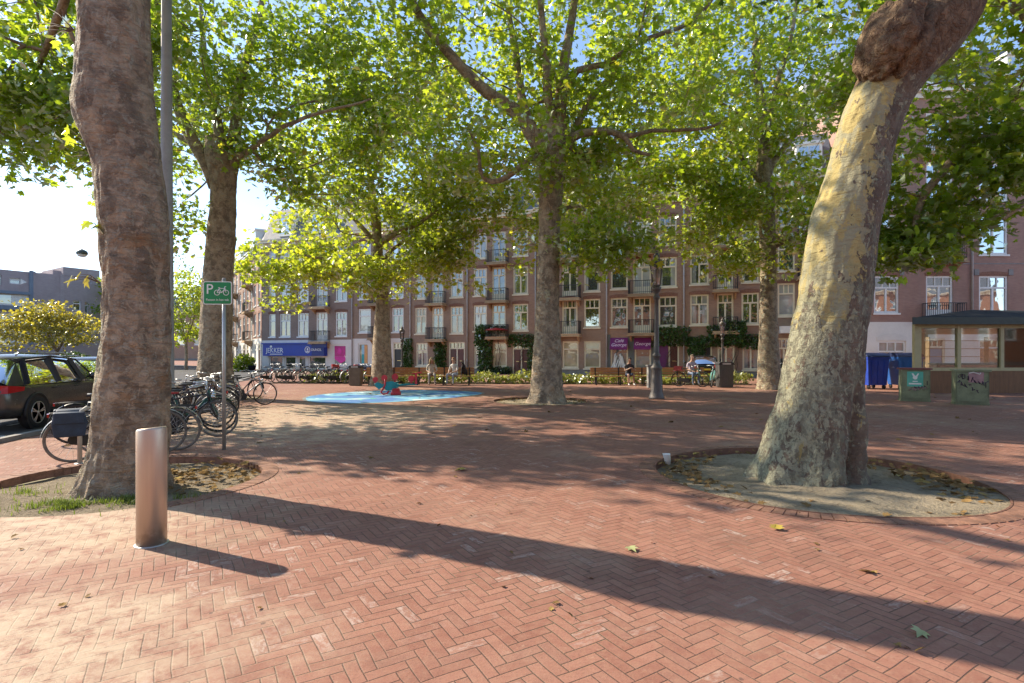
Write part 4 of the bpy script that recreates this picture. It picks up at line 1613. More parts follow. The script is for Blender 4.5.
def trunk_rings(prof, d, nrow, nseg, seed, rough=1.0, flare=0.0, depthfn=None, shape=None, ecc=1.0):
    """prof: (row, left, right) outlines as read at distance d; gives vertices, faces, centre line"""
    prof = sorted(prof, key=lambda p: -p[0])
    zs = np.array([CH - (p[0] - HY) / F * d for p in prof])
    cx = np.array([((p[1] + p[2]) / 2 - 512) / F * d for p in prof])
    rr = np.array([(p[2] - p[1]) / 2 / F * d for p in prof])
    zz = np.linspace(min(zs[0], -0.12), zs[-1], nrow)
    cxi = np.interp(zz, zs, cx)
    rri = np.interp(zz, zs, rr)
    for _ in range(3):
        k = max(1, nrow // 60)
        ker = np.ones(2 * k + 1) / (2 * k + 1)
        cxi = np.convolve(np.pad(cxi, k, 'edge'), ker, 'valid')
        rri = np.convolve(np.pad(rri, k, 'edge'), ker, 'valid')
    vs, fs, info = [], [], []
    for i, z in enumerate(zz):
        cy = d + (depthfn(z) if depthfn else 0)
        for j in range(nseg):
            t = 2 * math.pi * j / nseg
            c, s = math.cos(t), math.sin(t)
            p = Vector((c * 1.3 + seed, s * 1.3, z * 0.9))
            dv = noise.noise(p * 1.1) * 0.05 + noise.noise(p * 2.7) * 0.05 + noise.noise(p * 6.0) * 0.028 + noise.noise(Vector((p.x * 2.2, p.y * 2.2, z * 5.5))) * 0.026 + noise.noise(p * 13.0) * 0.020
            r = rri[i] * (1 + dv * rough * (1 + 0.9 * math.exp(-max(z, 0) / .35)))
            if flare:
                fl = flare * math.exp(-max(z, 0) / 0.26)
                r *= 1 + fl * (0.35 + 0.65 * (0.5 + 0.5 * math.sin(t * 5 + 1.7 * math.sin(t * 2 + seed) + seed)) ** 2)
            if shape:
                r *= shape(t, z)
            vs.append((cxi[i] + r * c, cy + r * s * ecc, z))
            info.append((c, s, z))
    for i in range(nrow - 1):
        for j in range(nseg):
            j2 = (j + 1) % nseg
            fs.append((i * nseg + j, i * nseg + j2, (i + 1) * nseg + j2, (i + 1) * nseg + j))
    cl = [Vector((cxi[i], d + (depthfn(zz[i]) if depthfn else 0), zz[i])) for i in range(nrow)]
    return vs, fs, info, cl, rri


def smooth_path(pts, rad, step=0.35, jit=0.03, seed=0):
    """catmull-rom through the points"""
    P = [Vector(p) for p in pts]
    P = [P[0] * 2 - P[1]] + P + [P[-1] * 2 - P[-2]]
    out, ro = [], []
    n = len(P) - 3
    for i in range(n):
        a, b, c, e = P[i:i + 4]
        L = (c - b).length
        m = max(2, int(L / step))
        for k in range(m + (1 if i == n - 1 else 0)):
            t = k / m
            q = 0.5 * ((2 * b) + (c - a) * t + (2 * a - 5 * b + 4 * c - e) * t * t + (3 * b - 3 * c + e - a) * t ** 3)
            out.append(q + Vector((noise.noise(q * 1.3 + Vector((seed, 0, 0))), noise.noise(q * 1.3 + Vector((0, seed + 9, 0))), noise.noise(q * 1.3))) * jit)
            u = (i + t) / n
            ro.append(rad[0] + (rad[1] - rad[0]) * u ** 0.8)
    return out, ro


def px_path(lst, d0=None):
    return [W(p[0], p[1], p[2] if len(p) > 2 else d0) for p in lst]


class Tree:
    def __init__(s, name, label, base, group=None, cat='tree'):
        s.t = thing(name, label, cat, base, 0, group)
        s.base = Vector(base)
        s.mb = MB()
        s.peel = []
        s.nodes, s.par, s.rad, s.plen = [], [], [], []

    def add_peel(s, v):
        s.peel += [v] * (len(s.mb.v) - len(s.peel))

    def trunk(s, vs, fs, info, cl, rr, peelfn=None, lo=1.8):
        s.mb.add([Vector(v) - s.base for v in vs], fs, 0, True)
        n = len(rr)
        ns = len(vs) // n
        top = [Vector(vs[(n - 1) * ns + j]) - s.base for j in range(ns)]
        s.mb.add(top, [tuple(range(ns))], 0, True)
        for c, si, z in info:
            s.peel.append(peelfn(c, si, z) if peelfn else 0.1)
        s.add_peel(0.1)
        last = None
        for i in range(0, n, max(1, n // 20)):
            if cl[i].z > lo:
                s._node(cl[i], last, float(rr[i]))
                last = len(s.nodes) - 1

    def _node(s, p, par, r):
        s.nodes.append(Vector(p))
        s.par.append(par)
        s.rad.append(r)
        s.plen.append(0 if par is None else s.plen[par] + (Vector(p) - s.nodes[par]).length)

    def limb(s, pts, rad, n=10, seed=0, jit=0.05, peel=0.12):
        q, ro = smooth_path(pts, rad, 0.3, jit, seed)
        s.mb.tube([p - s.base for p in q], ro, n)
        s.add_peel(peel)
        last = None
        for i in range(1, len(q)):
            s._node(q[i], last, ro[i])
            last = len(s.nodes) - 1

    def grow(s, clusters, seed=0, sides=5, r0=0.008, ex=0.47, maxr=0.12):
        """join every leaf cluster to the branches by the shortest bent way"""
        rng = random.Random(seed)
        nodes = [tuple(p) for p in s.nodes]
        arr = np.array(nodes)
        base = arr.mean(axis=0)
        cl = sorted(clusters, key=lambda c: (Vector(c) - Vector(base)).length)
        cnt = [0] * len(nodes)
        par = list(s.par)
        pl = list(s.plen)
        segs = []
        cap = 60000
        buf = np.zeros((cap, 3))
        buf[:len(nodes)] = arr
        plb = np.zeros(cap)
        plb[:len(nodes)] = pl
        n = len(nodes)
        for c in cl:
            dv = buf[:n] - np.array(c)
            dd = np.sqrt((dv ** 2).sum(1))
            cost = dd + 0.18 * plb[:n] + np.maximum(0, dv[:, 2]) * 0.5
            k = int(np.argmin(cost))
            p0, p1 = Vector(buf[k]), Vector(c)
            L = (p1 - p0).length
            if L < 0.05:
                continue
            pk = par[k]
            din = (p0 - Vector(buf[pk])).normalized() if pk is not None else (p1 - p0).normalized()
            mid = p0 + din * L * 0.3 + (p1 - p0) * 0.25 + Vector((rng.uniform(-1, 1), rng.uniform(-1, 1), rng.uniform(-.2, 1))) * L * 0.1
            m = max(2, int(L / 0.45))
            chain = [k]
            last = k
            for i in range(1, m + 1):
                t = i / m
                q = p0 * (1 - t) ** 2 + mid * 2 * t * (1 - t) + p1 * t * t
                if i < m:
                    q += Vector((rng.uniform(-1, 1), rng.uniform(-1, 1), rng.uniform(-1, 1))) * 0.035
                if n >= cap - 2:
                    break
                buf[n] = q
                plb[n] = plb[last] + (q - Vector(buf[last])).length
                par.append(last)
                cnt.append(0)
                chain.append(n)
                last = n
                n += 1
            segs.append(chain)
            a = last
            while a is not None:
                cnt[a] += 1
                a = par[a]
        n0 = len(s.nodes)
        for chain in segs:
            pts = [Vector(buf[i]) for i in chain]
            if len(pts) < 2:
                continue
            rad = [min(maxr, r0 * max(1, cnt[i]) ** ex) for i in chain]
            rad[0] = rad[1]
            rad[-1] = 0.004
            s.mb.tube([p - s.base for p in pts], rad, sides, cap=False)
        s.add_peel(0.1)

    def finish(s, mats=BARK):
        o = s.mb.build('trunk', mats, s.t)
        at = o.data.attributes.new('peel', 'FLOAT', 'POINT')
        at.data.foreach_set('value', s.peel)
        return o


def clusters_in(ells, seed, gap=0.0, gscale=0.45, thin=0.0):
    """points in ellipsoids (centre, radii, count): denser towards the shell, with holes"""
    rng = random.Random(seed)
    out = []
    for c, r, n in ells:
        k = 0
        tries = 0
        while k < n and tries < n * 40:
            tries += 1
            v = Vector((rng.gauss(0, 1), rng.gauss(0, 1), rng.gauss(0, 1))).normalized()
            q = rng.random() ** 0.42
            p = Vector((c[0] + v.x * r[0] * q, c[1] + v.y * r[1] * q, c[2] + v.z * r[2] * q))
            if thin and p.y < c[1] - 0.25 * r[1] and p.z < c[2] + 0.35 * r[2] and rng.random() < thin:
                continue
            if thin > .44 and thin < .5 and p.z < c[2] - 0.1 * r[2] and rng.random() < 0.45:
                continue
            if gap and noise.noise(p * gscale + Vector((seed, 0, 0))) < gap - 0.5:
                continue
            out.append(p)
            k += 1
    return out


def leaves_at(cl, per, spread, rng, squash=0.45):
    cl = np.array([tuple(c) for c in cl])
    n = len(cl)
    cnt = rng.integers(int(per * 0.6), int(per * 1.4) + 1, n)
    rep = np.repeat(cl, cnt, axis=0)
    off = rng.normal(size=(len(rep), 3)) * np.array([spread, spread, spread * squash])
    off[:, 2] -= 0.12 * np.abs(off[:, 0]) + 0.05
    return rep + off


RNG = np.random.default_rng(5)


def crown(tree, cl, per, spread, size, mat, tmpl=None, flat=0.75, squash=0.5):
    pts = leaves_at(cl, per, spread, RNG, squash) - np.array(tuple(tree.base))
    return leaf_cloud('crown', pts, size, mat, RNG, tmpl, flat, tree.t, droop=0.35)


# --- the thick plane tree on the left
T = Tree('plane_tree', 'thick brown plane trunk rising behind the steel bollard', (-4.83, 6.5, 0))


def peel1(c, s, z):
    return 0.05 + 0.60 * sstep(0.45, 0.92, -c + 0.25 * noise.noise((c * 2, s * 2, z * 1.5))) + 0.08 * noise.noise((c * 3, s * 3, z))


prof1 = [(-110, 81.2, 148.8), (-60, 82.1, 146.9), (0, 82.8, 144.2), (50, 84.8, 146.2), (90, 82.1, 147.9), (112, 78.5, 149.5), (125, 82.4, 151.7), (145, 93.8, 155.2), (170, 100.7, 159.3), (200, 101.8, 162.2), (250, 106.7, 165.3), (300, 108.6, 165.4), (350, 107.6, 165.4), (400, 100.0, 164.0), (440, 96.2, 162.8), (465, 92.4, 162.6), (480, 88.7, 162.3), (492, 84.9, 163.1)]
T.trunk(*trunk_rings(prof1, 6.5, 300, 120, 2.3, 1.2, 0.24), peelfn=peel1, lo=5.0)
T.limb([(-4.83, 6.5, 7.0), (-5.6, 7.6, 8.2), (-7.2, 9.2, 9.2), (-9.4, 11.6, 9.6), (-12, 13.8, 8.9)], (.3, .06), seed=1)
T.limb([(-4.83, 6.5, 7.0), (-4.4, 7.6, 8.6), (-4.0, 9.5, 10.5), (-3.4, 11, 12)], (.32, .08), seed=2)
T.limb([(-4.83, 6.5, 7.0), (-4.9, 5.8, 8.8), (-5.2, 4.5, 11)], (.32, .08), seed=3)
T.limb([(-4.83, 6.5, 7.0), (-3.6, 6.4, 8.4), (-1.9, 6.8, 9.6)], (.25, .07), seed=4)
cl1 = clusters_in([((-13.0, 14.6, 8.4), (3.5, 2.2, 2.3), 100), ((-10.6, 13.4, 7.4), (1.5, 1.2, 1.3), 34), ((-5, 7.6, 11.3), (5.0, 4.6, 3.0), 130), ((-11.5, 14.5, 10.8), (3, 2.5, 1.5), 45)], 3, 0.42)
T.grow(cl1, 1)
crown(T, cl1, 44, 0.42, 0.2, LEAF, leaf_lobed())
T.finish()
# a few yellow leaves on shoots from the trunk
T1_base = T

# --- second plane tree on the left, behind the bicycle sign
T = Tree('plane_tree', 'forked plane tree standing behind the green bicycle parking sign', (-10.8, 19.5, 0))
prof = [(406, 194.2, 234.8), (395, 196.1, 232.9), (380, 198.8, 231.2), (330, 201.6, 230.4), (280, 204.5, 231.5), (240, 207.5, 234.5), (200, 212.2, 234.8), (175, 210.4, 235.6), (155, 205.8, 239.2), (140, 207.6, 236.4)]
T.trunk(*trunk_rings(prof, 19.5, 120, 48, 7.1, 1.0, 0.12), peelfn=lambda c, s, z: 0.08 + 0.3 * sstep(.6, 1, -c), lo=4)
for pts, r, sd_ in (([(217, 186, 19.5), (208, 165, 19.4), (193, 140, 19.2), (176, 100, 18.8), (165, 50, 18.5), (150, -20, 18)], (.30, .10), 1),
                    ([(226, 186, 19.5), (229, 165, 19.5), (235, 130, 19.8), (240, 80, 20), (255, 30, 20.3), (270, -40, 21)], (.34, .09), 2),
                    ([(232, 160, 19.5), (250, 150, 19), (285, 126, 18), (325, 112, 17.5), (370, 100, 17)], (.13, .03), 3),
                    ([(212, 165, 19.5), (200, 148, 20.5), (165, 130, 21), (115, 112, 21.5)], (.2, .05), 4),
                    ([(226, 160, 19.5), (215, 110, 20), (205, 60, 21), (200, 0, 22)], (.22, .07), 5)):
    T.limb(px_path(pts), r, seed=sd_)
cl = clusters_in([((-10.3, 19.6, 11.5), (6.4, 5.6, 4.9), 255), ((-12.4, 19.4, 6.7), (1.5, 1.4, 1.4), 18), ((-6.4, 19.6, 9.0), (2.6, 2.2, 2.0), 40)], 12, 0.40, thin=0.6)
T.grow(cl, 2)
crown(T, cl, 56, 0.46, 0.19, LEAF, leaf_lobed())
T.finish()

# --- slim plane tree by the play area
T = Tree('plane_tree', 'slim bright green plane tree beside the red and teal seesaw', (-6.55, 27, 0))
prof = [(390, 369, 395), (380, 371, 393), (330, 374, 390), (300, 376, 389), (260, 373, 383), (240, 372, 382), (222, 372, 381)]
T.trunk(*trunk_rings(prof, 27, 90, 32, 4.4, 0.7, 0.1), lo=2.5)
for pts, r, sd_ in (([(376, 226), (372, 190), (368, 150), (372, 100)], (.24, .05), 1),
                    ([(379, 248), (387, 238, 26.7), (400, 231, 26.4), (416, 225, 26), (432, 215, 25.6), (442, 203, 25.5)], (.2, .05), 2),
                    ([(377, 300), (369, 289, 26.8), (358, 279, 26.4), (348, 269, 26), (337, 262, 25.7), (312, 257, 25.3), (285, 250, 25)], (.2, .04), 3),
                    ([(377, 270), (392, 250, 27.5), (410, 240, 28), (440, 235, 28.5)], (.15, .04), 4),
                    ([(374, 240), (350, 215, 27), (320, 190, 27)], (.14, .04), 5)):
    T.limb(px_path(pts, 27), r, seed=sd_, n=8)
cl = clusters_in([((-7.3, 26.7, 8.6), (5.4, 4.6, 4.2), 165), ((-5.4, 27.5, 13.6), (5.6, 4.2, 3.2), 130), ((-10.4, 25.6, 5.6), (2.4, 2.0, 1.9), 46), ((-7.2, 25, 5.2), (2.4, 1.5, 1.0), 20), ((-3.6, 25.8, 6.0), (1.9, 1.8, 1.6), 28), ((-1.8, 25.5, 6.9), (2.6, 1.8, 2.3), 50), ((1.6, 25.5, 8.4), (2.4, 2.0, 2.2), 46), ((-3.2, 26, 9.3), (3.0, 2.5, 2.0), 45)], 22, 0.42, thin=0.45)
T.grow(cl, 3)
crown(T, cl, 48, 0.46, 0.20, LEAFY, leaf_lobed())
T.finish()

# --- the big plane tree in the middle
T = Tree('plane_tree', 'big straight plane tree in the middle of the square, in its own pit', (1.15, 17.9, 0))
prof = [(412, 524, 570), (405, 527, 566), (395, 530, 563), (380, 531, 562), (330, 535, 560), (280, 537, 559), (230, 539, 560), (190, 539, 563), (160, 538, 567), (140, 537, 569), (128, 540, 566)]


def peel4(c, s, z):
    return 0.08 + 0.62 * hump(z, CH + (HY - 297) / F * 17.9, .32) * hump(c, -.1, .35) * (s < 0) + 0.3 * sstep(.7, 1, -c) * hump(z, 4.6, 1.5)


T.trunk(*trunk_rings(prof, 17.9, 150, 56, 9.2, 1.0, 0.13), peelfn=peel4, lo=4)
for pts, r, sd_ in (([(544, 152), (526, 122), (506, 105), (487, 92, 17.6), (460, 65, 17.3), (430, 30, 17), (408, -5, 16.7), (385, -50, 16.4)], (.30, .09), 1),
                    ([(528, 125), (521, 95, 18), (517, 60, 18.2), (510, 20, 18.4), (503, -30, 18.6)], (.17, .08), 2),
                    ([(557, 145), (560, 105), (565, 60), (572, 20), (582, -40)], (.27, .1), 3),
                    ([(552, 140), (548, 90, 17.6), (545, 50, 17.4), (540, 0, 17.2), (534, -40, 17)], (.19, .07), 4),
                    ([(562, 142), (580, 134, 17.7), (605, 131, 17.5), (624, 136, 17.3), (634, 150, 17.2), (650, 155, 17.1)], (.17, .05), 5),
                    ([(618, 134, 17.4), (632, 136, 17.4), (652, 130, 17.5), (695, 130, 17.6), (720, 122, 17.7)], (.10, .04), 6),
                    ([(561, 100), (578, 70, 17.5), (605, 64, 17.2), (640, 42, 17), (690, 22, 16.8), (720, -10, 16.6)], (.13, .05), 7),
                    ([(541, 158), (531, 160, 17.8), (516, 171, 17.6), (500, 180, 17.5), (487, 180, 17.4), (480, 168, 17.3), (478, 150, 17.2), (468, 128, 17.1)], (.14, .04), 8),
                    ([(562, 210), (575, 206, 17.5), (592, 214, 17.1), (605, 228, 16.9)], (.08, .03), 9),
                    ([(566, 150), (590, 100, 18.5), (625, 60, 19.5), (650, 10, 20)], (.15, .05), 10)):
    T.limb(px_path(pts, 17.9), r, seed=sd_)
cl = clusters_in([((0.8, 17.8, 11.4), (7.0, 6.4, 4.7), 300), ((2.9, 17.0, 5.3), (1.35, 1.3, 1.75), 32), ((4.0, 19.5, 8.0), (2.4, 2.0, 1.3), 28)], 31, 0.42, thin=0.72)
T.grow(cl, 4)
crown(T, cl, 54, 0.46, 0.19, LEAFM, leaf_lobed())
T.finish()

# --- plane tree right of the middle
T = Tree('plane_tree', 'yellow-barked plane tree beside the second litter bin', (11.35, 24.3, 0))
prof = [(394, 756, 783), (385, 758, 780), (330, 760, 777), (280, 761, 776), (230, 760, 775), (190, 758, 773), (160, 757, 771)]
T.trunk(*trunk_rings(prof, 24.3, 110, 40, 5.5, 0.9, 0.1), peelfn=lambda c, s, z: 0.12 + 0.34 * sstep(.0, .8, -c + .3 * noise.noise((c, s, z * .8))) * (z < 8), lo=3.5)
for pts, r, sd_ in (([(764, 165), (763, 120), (758, 80), (755, 40), (748, -10)], (.3, .08), 1),
                    ([(769, 248), (788, 240, 24), (815, 226, 23.6), (840, 205, 23.3)], (.15, .04), 2),
                    ([(766, 175), (785, 146, 24.5), (806, 124, 25), (830, 90, 25)], (.17, .05), 3),
                    ([(760, 182), (744, 160, 24), (724, 136, 23.5), (700, 110, 23)], (.15, .05), 4),
                    ([(761, 200), (740, 190, 25), (715, 180, 26)], (.12, .04), 5),
                    ([(764, 140), (775, 90, 23), (790, 40, 22.5), (800, -20, 22)], (.18, .05), 6)):
    T.limb(px_path(pts, 24.3), r, seed=sd_, n=8)
cl = clusters_in([((10.8, 24, 11.0), (6.6, 5.8, 5.3), 310), ((9, 25.5, 15.2), (6.0, 4.6, 3.6), 130), ((7.2, 23, 8.0), (3.2, 2.0, 1.7), 62), ((12.8, 22.8, 6.8), (2.2, 1.8, 1.5), 30), ((9.6, 23, 5.3), (1.0, 1.0, 0.9), 12)], 41, 0.42, thin=0.6)
T.grow(cl, 5)
crown(T, cl, 52, 0.50, 0.20, LEAFM, leaf_lobed())
T.finish()

# --- leaning plane tree in the right foreground
T = Tree('plane_tree', 'huge leaning plane tree with yellow peeling bark and a dark knob near the top', (3.95, 7.2, 0))
prof6 = [(500, 750, 850), (495, 752, 850), (480, 755, 850), (465, 760, 851), (450, 765, 853), (430, 771, 858), (400, 780, 858), (350, 790, 860), (300, 800, 868), (250, 808, 872), (215, 814, 876), (200, 820, 885), (188, 824, 887), (170, 830, 884), (150, 835, 891), (120, 842, 900),
         (100, 850, 909), (85, 857, 921), (70, 866, 936), (53, 874, 955), (26, 888, 972), (0, 900, 980), (-40, 925, 1002), (-90, 958, 1034), (-140, 990, 1066)]


def peel6(c, s, z):
    n = noise.noise((c * 1.5, s * 1.5, z * 0.8 + 4))
    up = sstep(1.5, 2.75, z + 0.6 * n) * (1 - sstep(5.05, 5.25, z))
    side = 0.5 + ((-0.02 + 0.12 * sstep(4.6, 2.4, z)) - c + 0.35 * n) * 0.62
    if s > 0.55:
        side -= 0.5
    return max(0.03, min(0.80, side * up)) + 0.04 + 0.10 * up * noise.noise((c * 5, s * 5, z * 4))


def shape6(t, z):
    g = 1 - 0.30 * hump(ang(t, R(-60)), 0, .13) * sstep(1.5, 0.35, z)
    g *= 1 + 0.07 * hump(ang(t, R(-42)), 0, .2) * sstep(1.3, 0.3, z) + 0.06 * hump(ang(t, R(-80)), 0, .2) * sstep(1.1, 0.2, z)
    g *= 1 - 0.07 * hump(ang(t, R(-115)), 0, .3) * sstep(0.9, 0.1, z)
    return g


T.trunk(*trunk_rings(prof6, 7.2, 300, 120, 12.7, 0.8, 0.17, shape=shape6, ecc=0.9), peelfn=peel6, lo=6.3)
# dark callus that hangs over the trunk
vs, fs = [], []
cc, rr_ = W(894, 42, 6.93), (.40, .46, .54)
nn, mm = 90, 64
for i in range(mm + 1):
    ph = math.pi * i / mm
    for j in range(nn):
        t_ = 2 * math.pi * j / nn
        v = Vector((math.sin(ph) * math.cos(t_), math.sin(ph) * math.sin(t_), -math.cos(ph)))
        k = 1 + 0.13 * noise.noise(v * 2.2 + Vector((5, 0, 0))) + 0.08 * noise.noise(v * 5) + 0.06 * noise.noise(v * 11) - 0.22 * hump(v.x, .28 + .25 * v.z, .13) * (v.y < 0)
        vs.append(cc + Vector((v.x * rr_[0] + 0.22 * v.z * rr_[2], v.y * rr_[1], v.z * rr_[2])) * k - T.base)
for i in range(mm):
    for j in range(nn):
        j2 = (j + 1) % nn
        fs.append((i * nn + j, i * nn + j2, (i + 1) * nn + j2, (i + 1) * nn + j))
T.mb.add(vs, fs, 1, True)
T.add_peel(0.0)
ktop = W(1028, -140, 7.2)
T.limb([ktop + Vector((-.1, 0, -.3)), ktop + Vector((.5, .5, 1)), ktop + Vector((1.2, 1.6, 2.2)), ktop + Vector((1.4, 3, 3.2))], (.42, .1), seed=1)
T.limb([ktop + Vector((-.1, 0, -.3)), ktop + Vector((-.2, -.3, 1.2)), ktop + Vector((-.9, -.7, 2.4)), ktop + Vector((-1.8, -.6, 3.4))], (.36, .1), seed=2)
T.limb([ktop + Vector((0, 0, -.3)), ktop + Vector((1.2, -.4, .6)), ktop + Vector((2.6, -.6, 1.2))], (.3, .1), seed=3)
cl = clusters_in([((6.9, 8.4, 11.2), (4.6, 4.2, 3.0), 150)], 51, 0.4)
T.grow(cl, 6)
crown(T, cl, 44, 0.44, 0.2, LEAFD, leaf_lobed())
o = T.finish([BARK6, CALLUS])
fl_ = o.data.attributes.new('flake', 'FLOAT', 'POINT')
fl_.data.foreach_set('value', [sstep(.75, -.45, (v.co.x + T.base.x - np.interp(v.co.z, [0, 2, 4, 6], [3.83, 4.2, 4.65, 5.6])) / .5) * sstep(3.2, 1.6, v.co.z) for v in o.data.vertices])
# rough dark bark above the knob
zk = W(0, 84, 7.2).z
mi = np.array([p.material_index for p in o.data.polygons])
for p in o.data.polygons:
    if p.material_index == 0 and p.center.z > zk + 0.06 * noise.noise(p.center * 3) + 0.9 * max(0, p.center.x + o.parent.location.x - W(905, 0, 7.2).x) and p.center.z < 9:
        p.material_index = 1

# --- plane tree at the right edge whose low branches hang behind the leaning trunk
T = Tree('plane_tree', 'dark green plane tree at the right edge with low hanging branches', (16.6, 13.8, 0))
T.limb([(16.6, 13.8, -.1), (16.5, 13.8, 3), (16.3, 13.9, 6.5)], (.5, .36), n=16, seed=1)
for pts, r, sd_ in (([(16.35, 13.9, 6), (14.5, 13.9, 7.4), (12.2, 13.7, 7.2), (10.4, 13.5, 5.8), (9.8, 13.4, 4.4)], (.26, .05), 1),
                    ([(16.3, 13.9, 6.4), (15.2, 14.2, 9), (13.2, 14.5, 11), (11.5, 14.4, 12.6)], (.3, .08), 2),
                    ([(16.3, 13.9, 6.4), (16.6, 14, 9), (17.2, 14.2, 12)], (.3, .08), 3),
                    ([(16.3, 13.9, 5.8), (14.6, 12.9, 6.2), (12.4, 12.3, 5.6), (11.0, 12.2, 4.6)], (.18, .04), 4)):
    T.limb(pts, r, seed=sd_)
cl = clusters_in([((13.6, 14, 10.3), (5.4, 4.4, 3.9), 215), ((10.3, 13.4, 6.1), (1.9, 1.5, 2.2), 58), ((9.6, 13.3, 4.0), (1.1, 1.1, 1.1), 20), ((12.0, 12.6, 5.9), (1.6, 1.2, 0.8), 18)], 61, 0.42)
T.grow(cl, 7)
crown(T, cl, 46, 0.42, 0.2, LEAF, leaf_lobed())
T.finish()


# --- smaller trees in the streets beyond
def street_tree(label, base, h0, tr, ells, per, spread, size, mat, seed, limbs=4, name='street_tree', squash=0.5, group=None):
    T = Tree(name, label, base, group)
    b = T.base
    top = b + Vector((0, 0, h0))
    T.limb([b + Vector((0, 0, -.1)), b + Vector((.03, 0, h0 * .5)), top], (tr, tr * .7), n=8, seed=seed)
    rg = random.Random(seed)
    c0_, r0_ = Vector(ells[0][0]), ells[0][1]
    for k in range(limbs):
        a = 2 * math.pi * k / limbs + rg.uniform(-.3, .3)
        e = c0_ + Vector((math.cos(a) * r0_[0] * .6, math.sin(a) * r0_[1] * .6, rg.uniform(-.1, .5) * r0_[2]))
        T.limb([top + Vector((0, 0, -.2)), top.lerp(e, .5) + Vector((0, 0, .3)), e], (tr * .55, tr * .15), n=6, seed=seed + k)
    cl = clusters_in(ells, seed, .4)
    T.grow(cl, seed, 4)
    crown(T, cl, per, spread, size, mat, squash=squash)
    T.finish()


p = G(57, 380)
gt = W(57, 330, 36)
street_tree('golden leaved tree with layered branches in front of the purple grey building', (gt.x, 36, 0), 1.9, .11,
            [((gt.x, 36, 3.3), (3.1, 2.6, 1.3), 90), ((gt.x - .3, 36, 4.3), (1.9, 1.6, 1.0), 40)], 34, .42, .17, LEAFG, 71, 5, squash=.28)
gt2 = W(-8, 330, 34)
street_tree('golden leaved tree cut off by the left edge of the photo', (gt2.x, 34, 0), 1.8, .1, [((gt2.x, 34, 3.0), (1.9, 1.9, 1.3), 45)], 32, .4, .17, LEAFG, 72, 4, squash=.3)
st = W(186, 320, 52)
street_tree('yellow green street tree glimpsed between the two left trunks', (st.x, 52, 0), 2.6, .16, [((st.x, 52, 6.2), (2.9, 2.6, 3.6), 120)], 30, .5, .24, LEAFY, 73, 4)
st = W(168, 320, 70)
street_tree('sparse dark street tree far down the side street', (st.x, 70, 0), 5, .2, [((st.x, 70, 10), (4.5, 4, 5), 80)], 16, .6, .26, LEAFD, 74, 4)
st = W(128, 320, 60)
street_tree('green street tree hidden mostly behind the thick left trunk', (st.x, 60, 0), 3, .2, [((st.x, 60, 6.5), (4.0, 3.5, 4), 130)], 30, .5, .25, LEAF, 75, 4)
# ------------------------------------------------------------------ bicycles
def paint(name, c, rough=0.35):
    return simple(name, c, rough, var=0.12, sc=6)


BP = dict(black=paint('black bicycle enamel', (0.02, 0.02, 0.021)), grey=paint('silver bicycle enamel', (0.38, 0.38, 0.37)), green=paint('dark green bicycle enamel', (0.02, 0.10, 0.07)),
          blue=paint('dark blue bicycle enamel', (0.025, 0.045, 0.13)), cream=paint('cream bicycle enamel', (0.5, 0.45, 0.33)), mint=paint('mint bicycle enamel', (0.18, 0.42, 0.38)), brown=paint('brown bicycle enamel', (0.10, 0.05, 0.03)))
BIKE = {}
WR = 0.35


def wheel_meshes():
    mb = MB()
    mb.tube([(WR * .93 * math.cos(a), 0, WR * .93 * math.sin(a)) for a in np.linspace(0, 2 * math.pi, 37)[:-1]], 0.012, 6, closed=True)
    for k in range(20):
        a = 2 * math.pi * k / 20
        mb.tube([(.02 * math.cos(a + .9 * (-1) ** k), .025 * (-1) ** k, .02 * math.sin(a + .9 * (-1) ** k)), (WR * .92 * math.cos(a), 0, WR * .92 * math.sin(a))], 0.0022, 3, cap=False)
    mb.tube([(0, -.05, 0), (0, .05, 0)], .022, 8)
    rim = mb.mesh('wheel', M['alu'])
    mb = MB()
    mb.tube([((WR - .018) * math.cos(a), 0, (WR - .018) * math.sin(a)) for a in np.linspace(0, 2 * math.pi, 41)[:-1]], 0.021, 8, closed=True)
    ty = mb.mesh('tyre', M['tyre'])
    ty2 = ty.copy()
    ty2.materials.clear()
    ty2.materials.append(M['tyregrey'])
    return rim, ty, ty2


RIM, TYRE, TYREG = wheel_meshes()
RX, FX = -0.53, 0.58     # rear and front axle


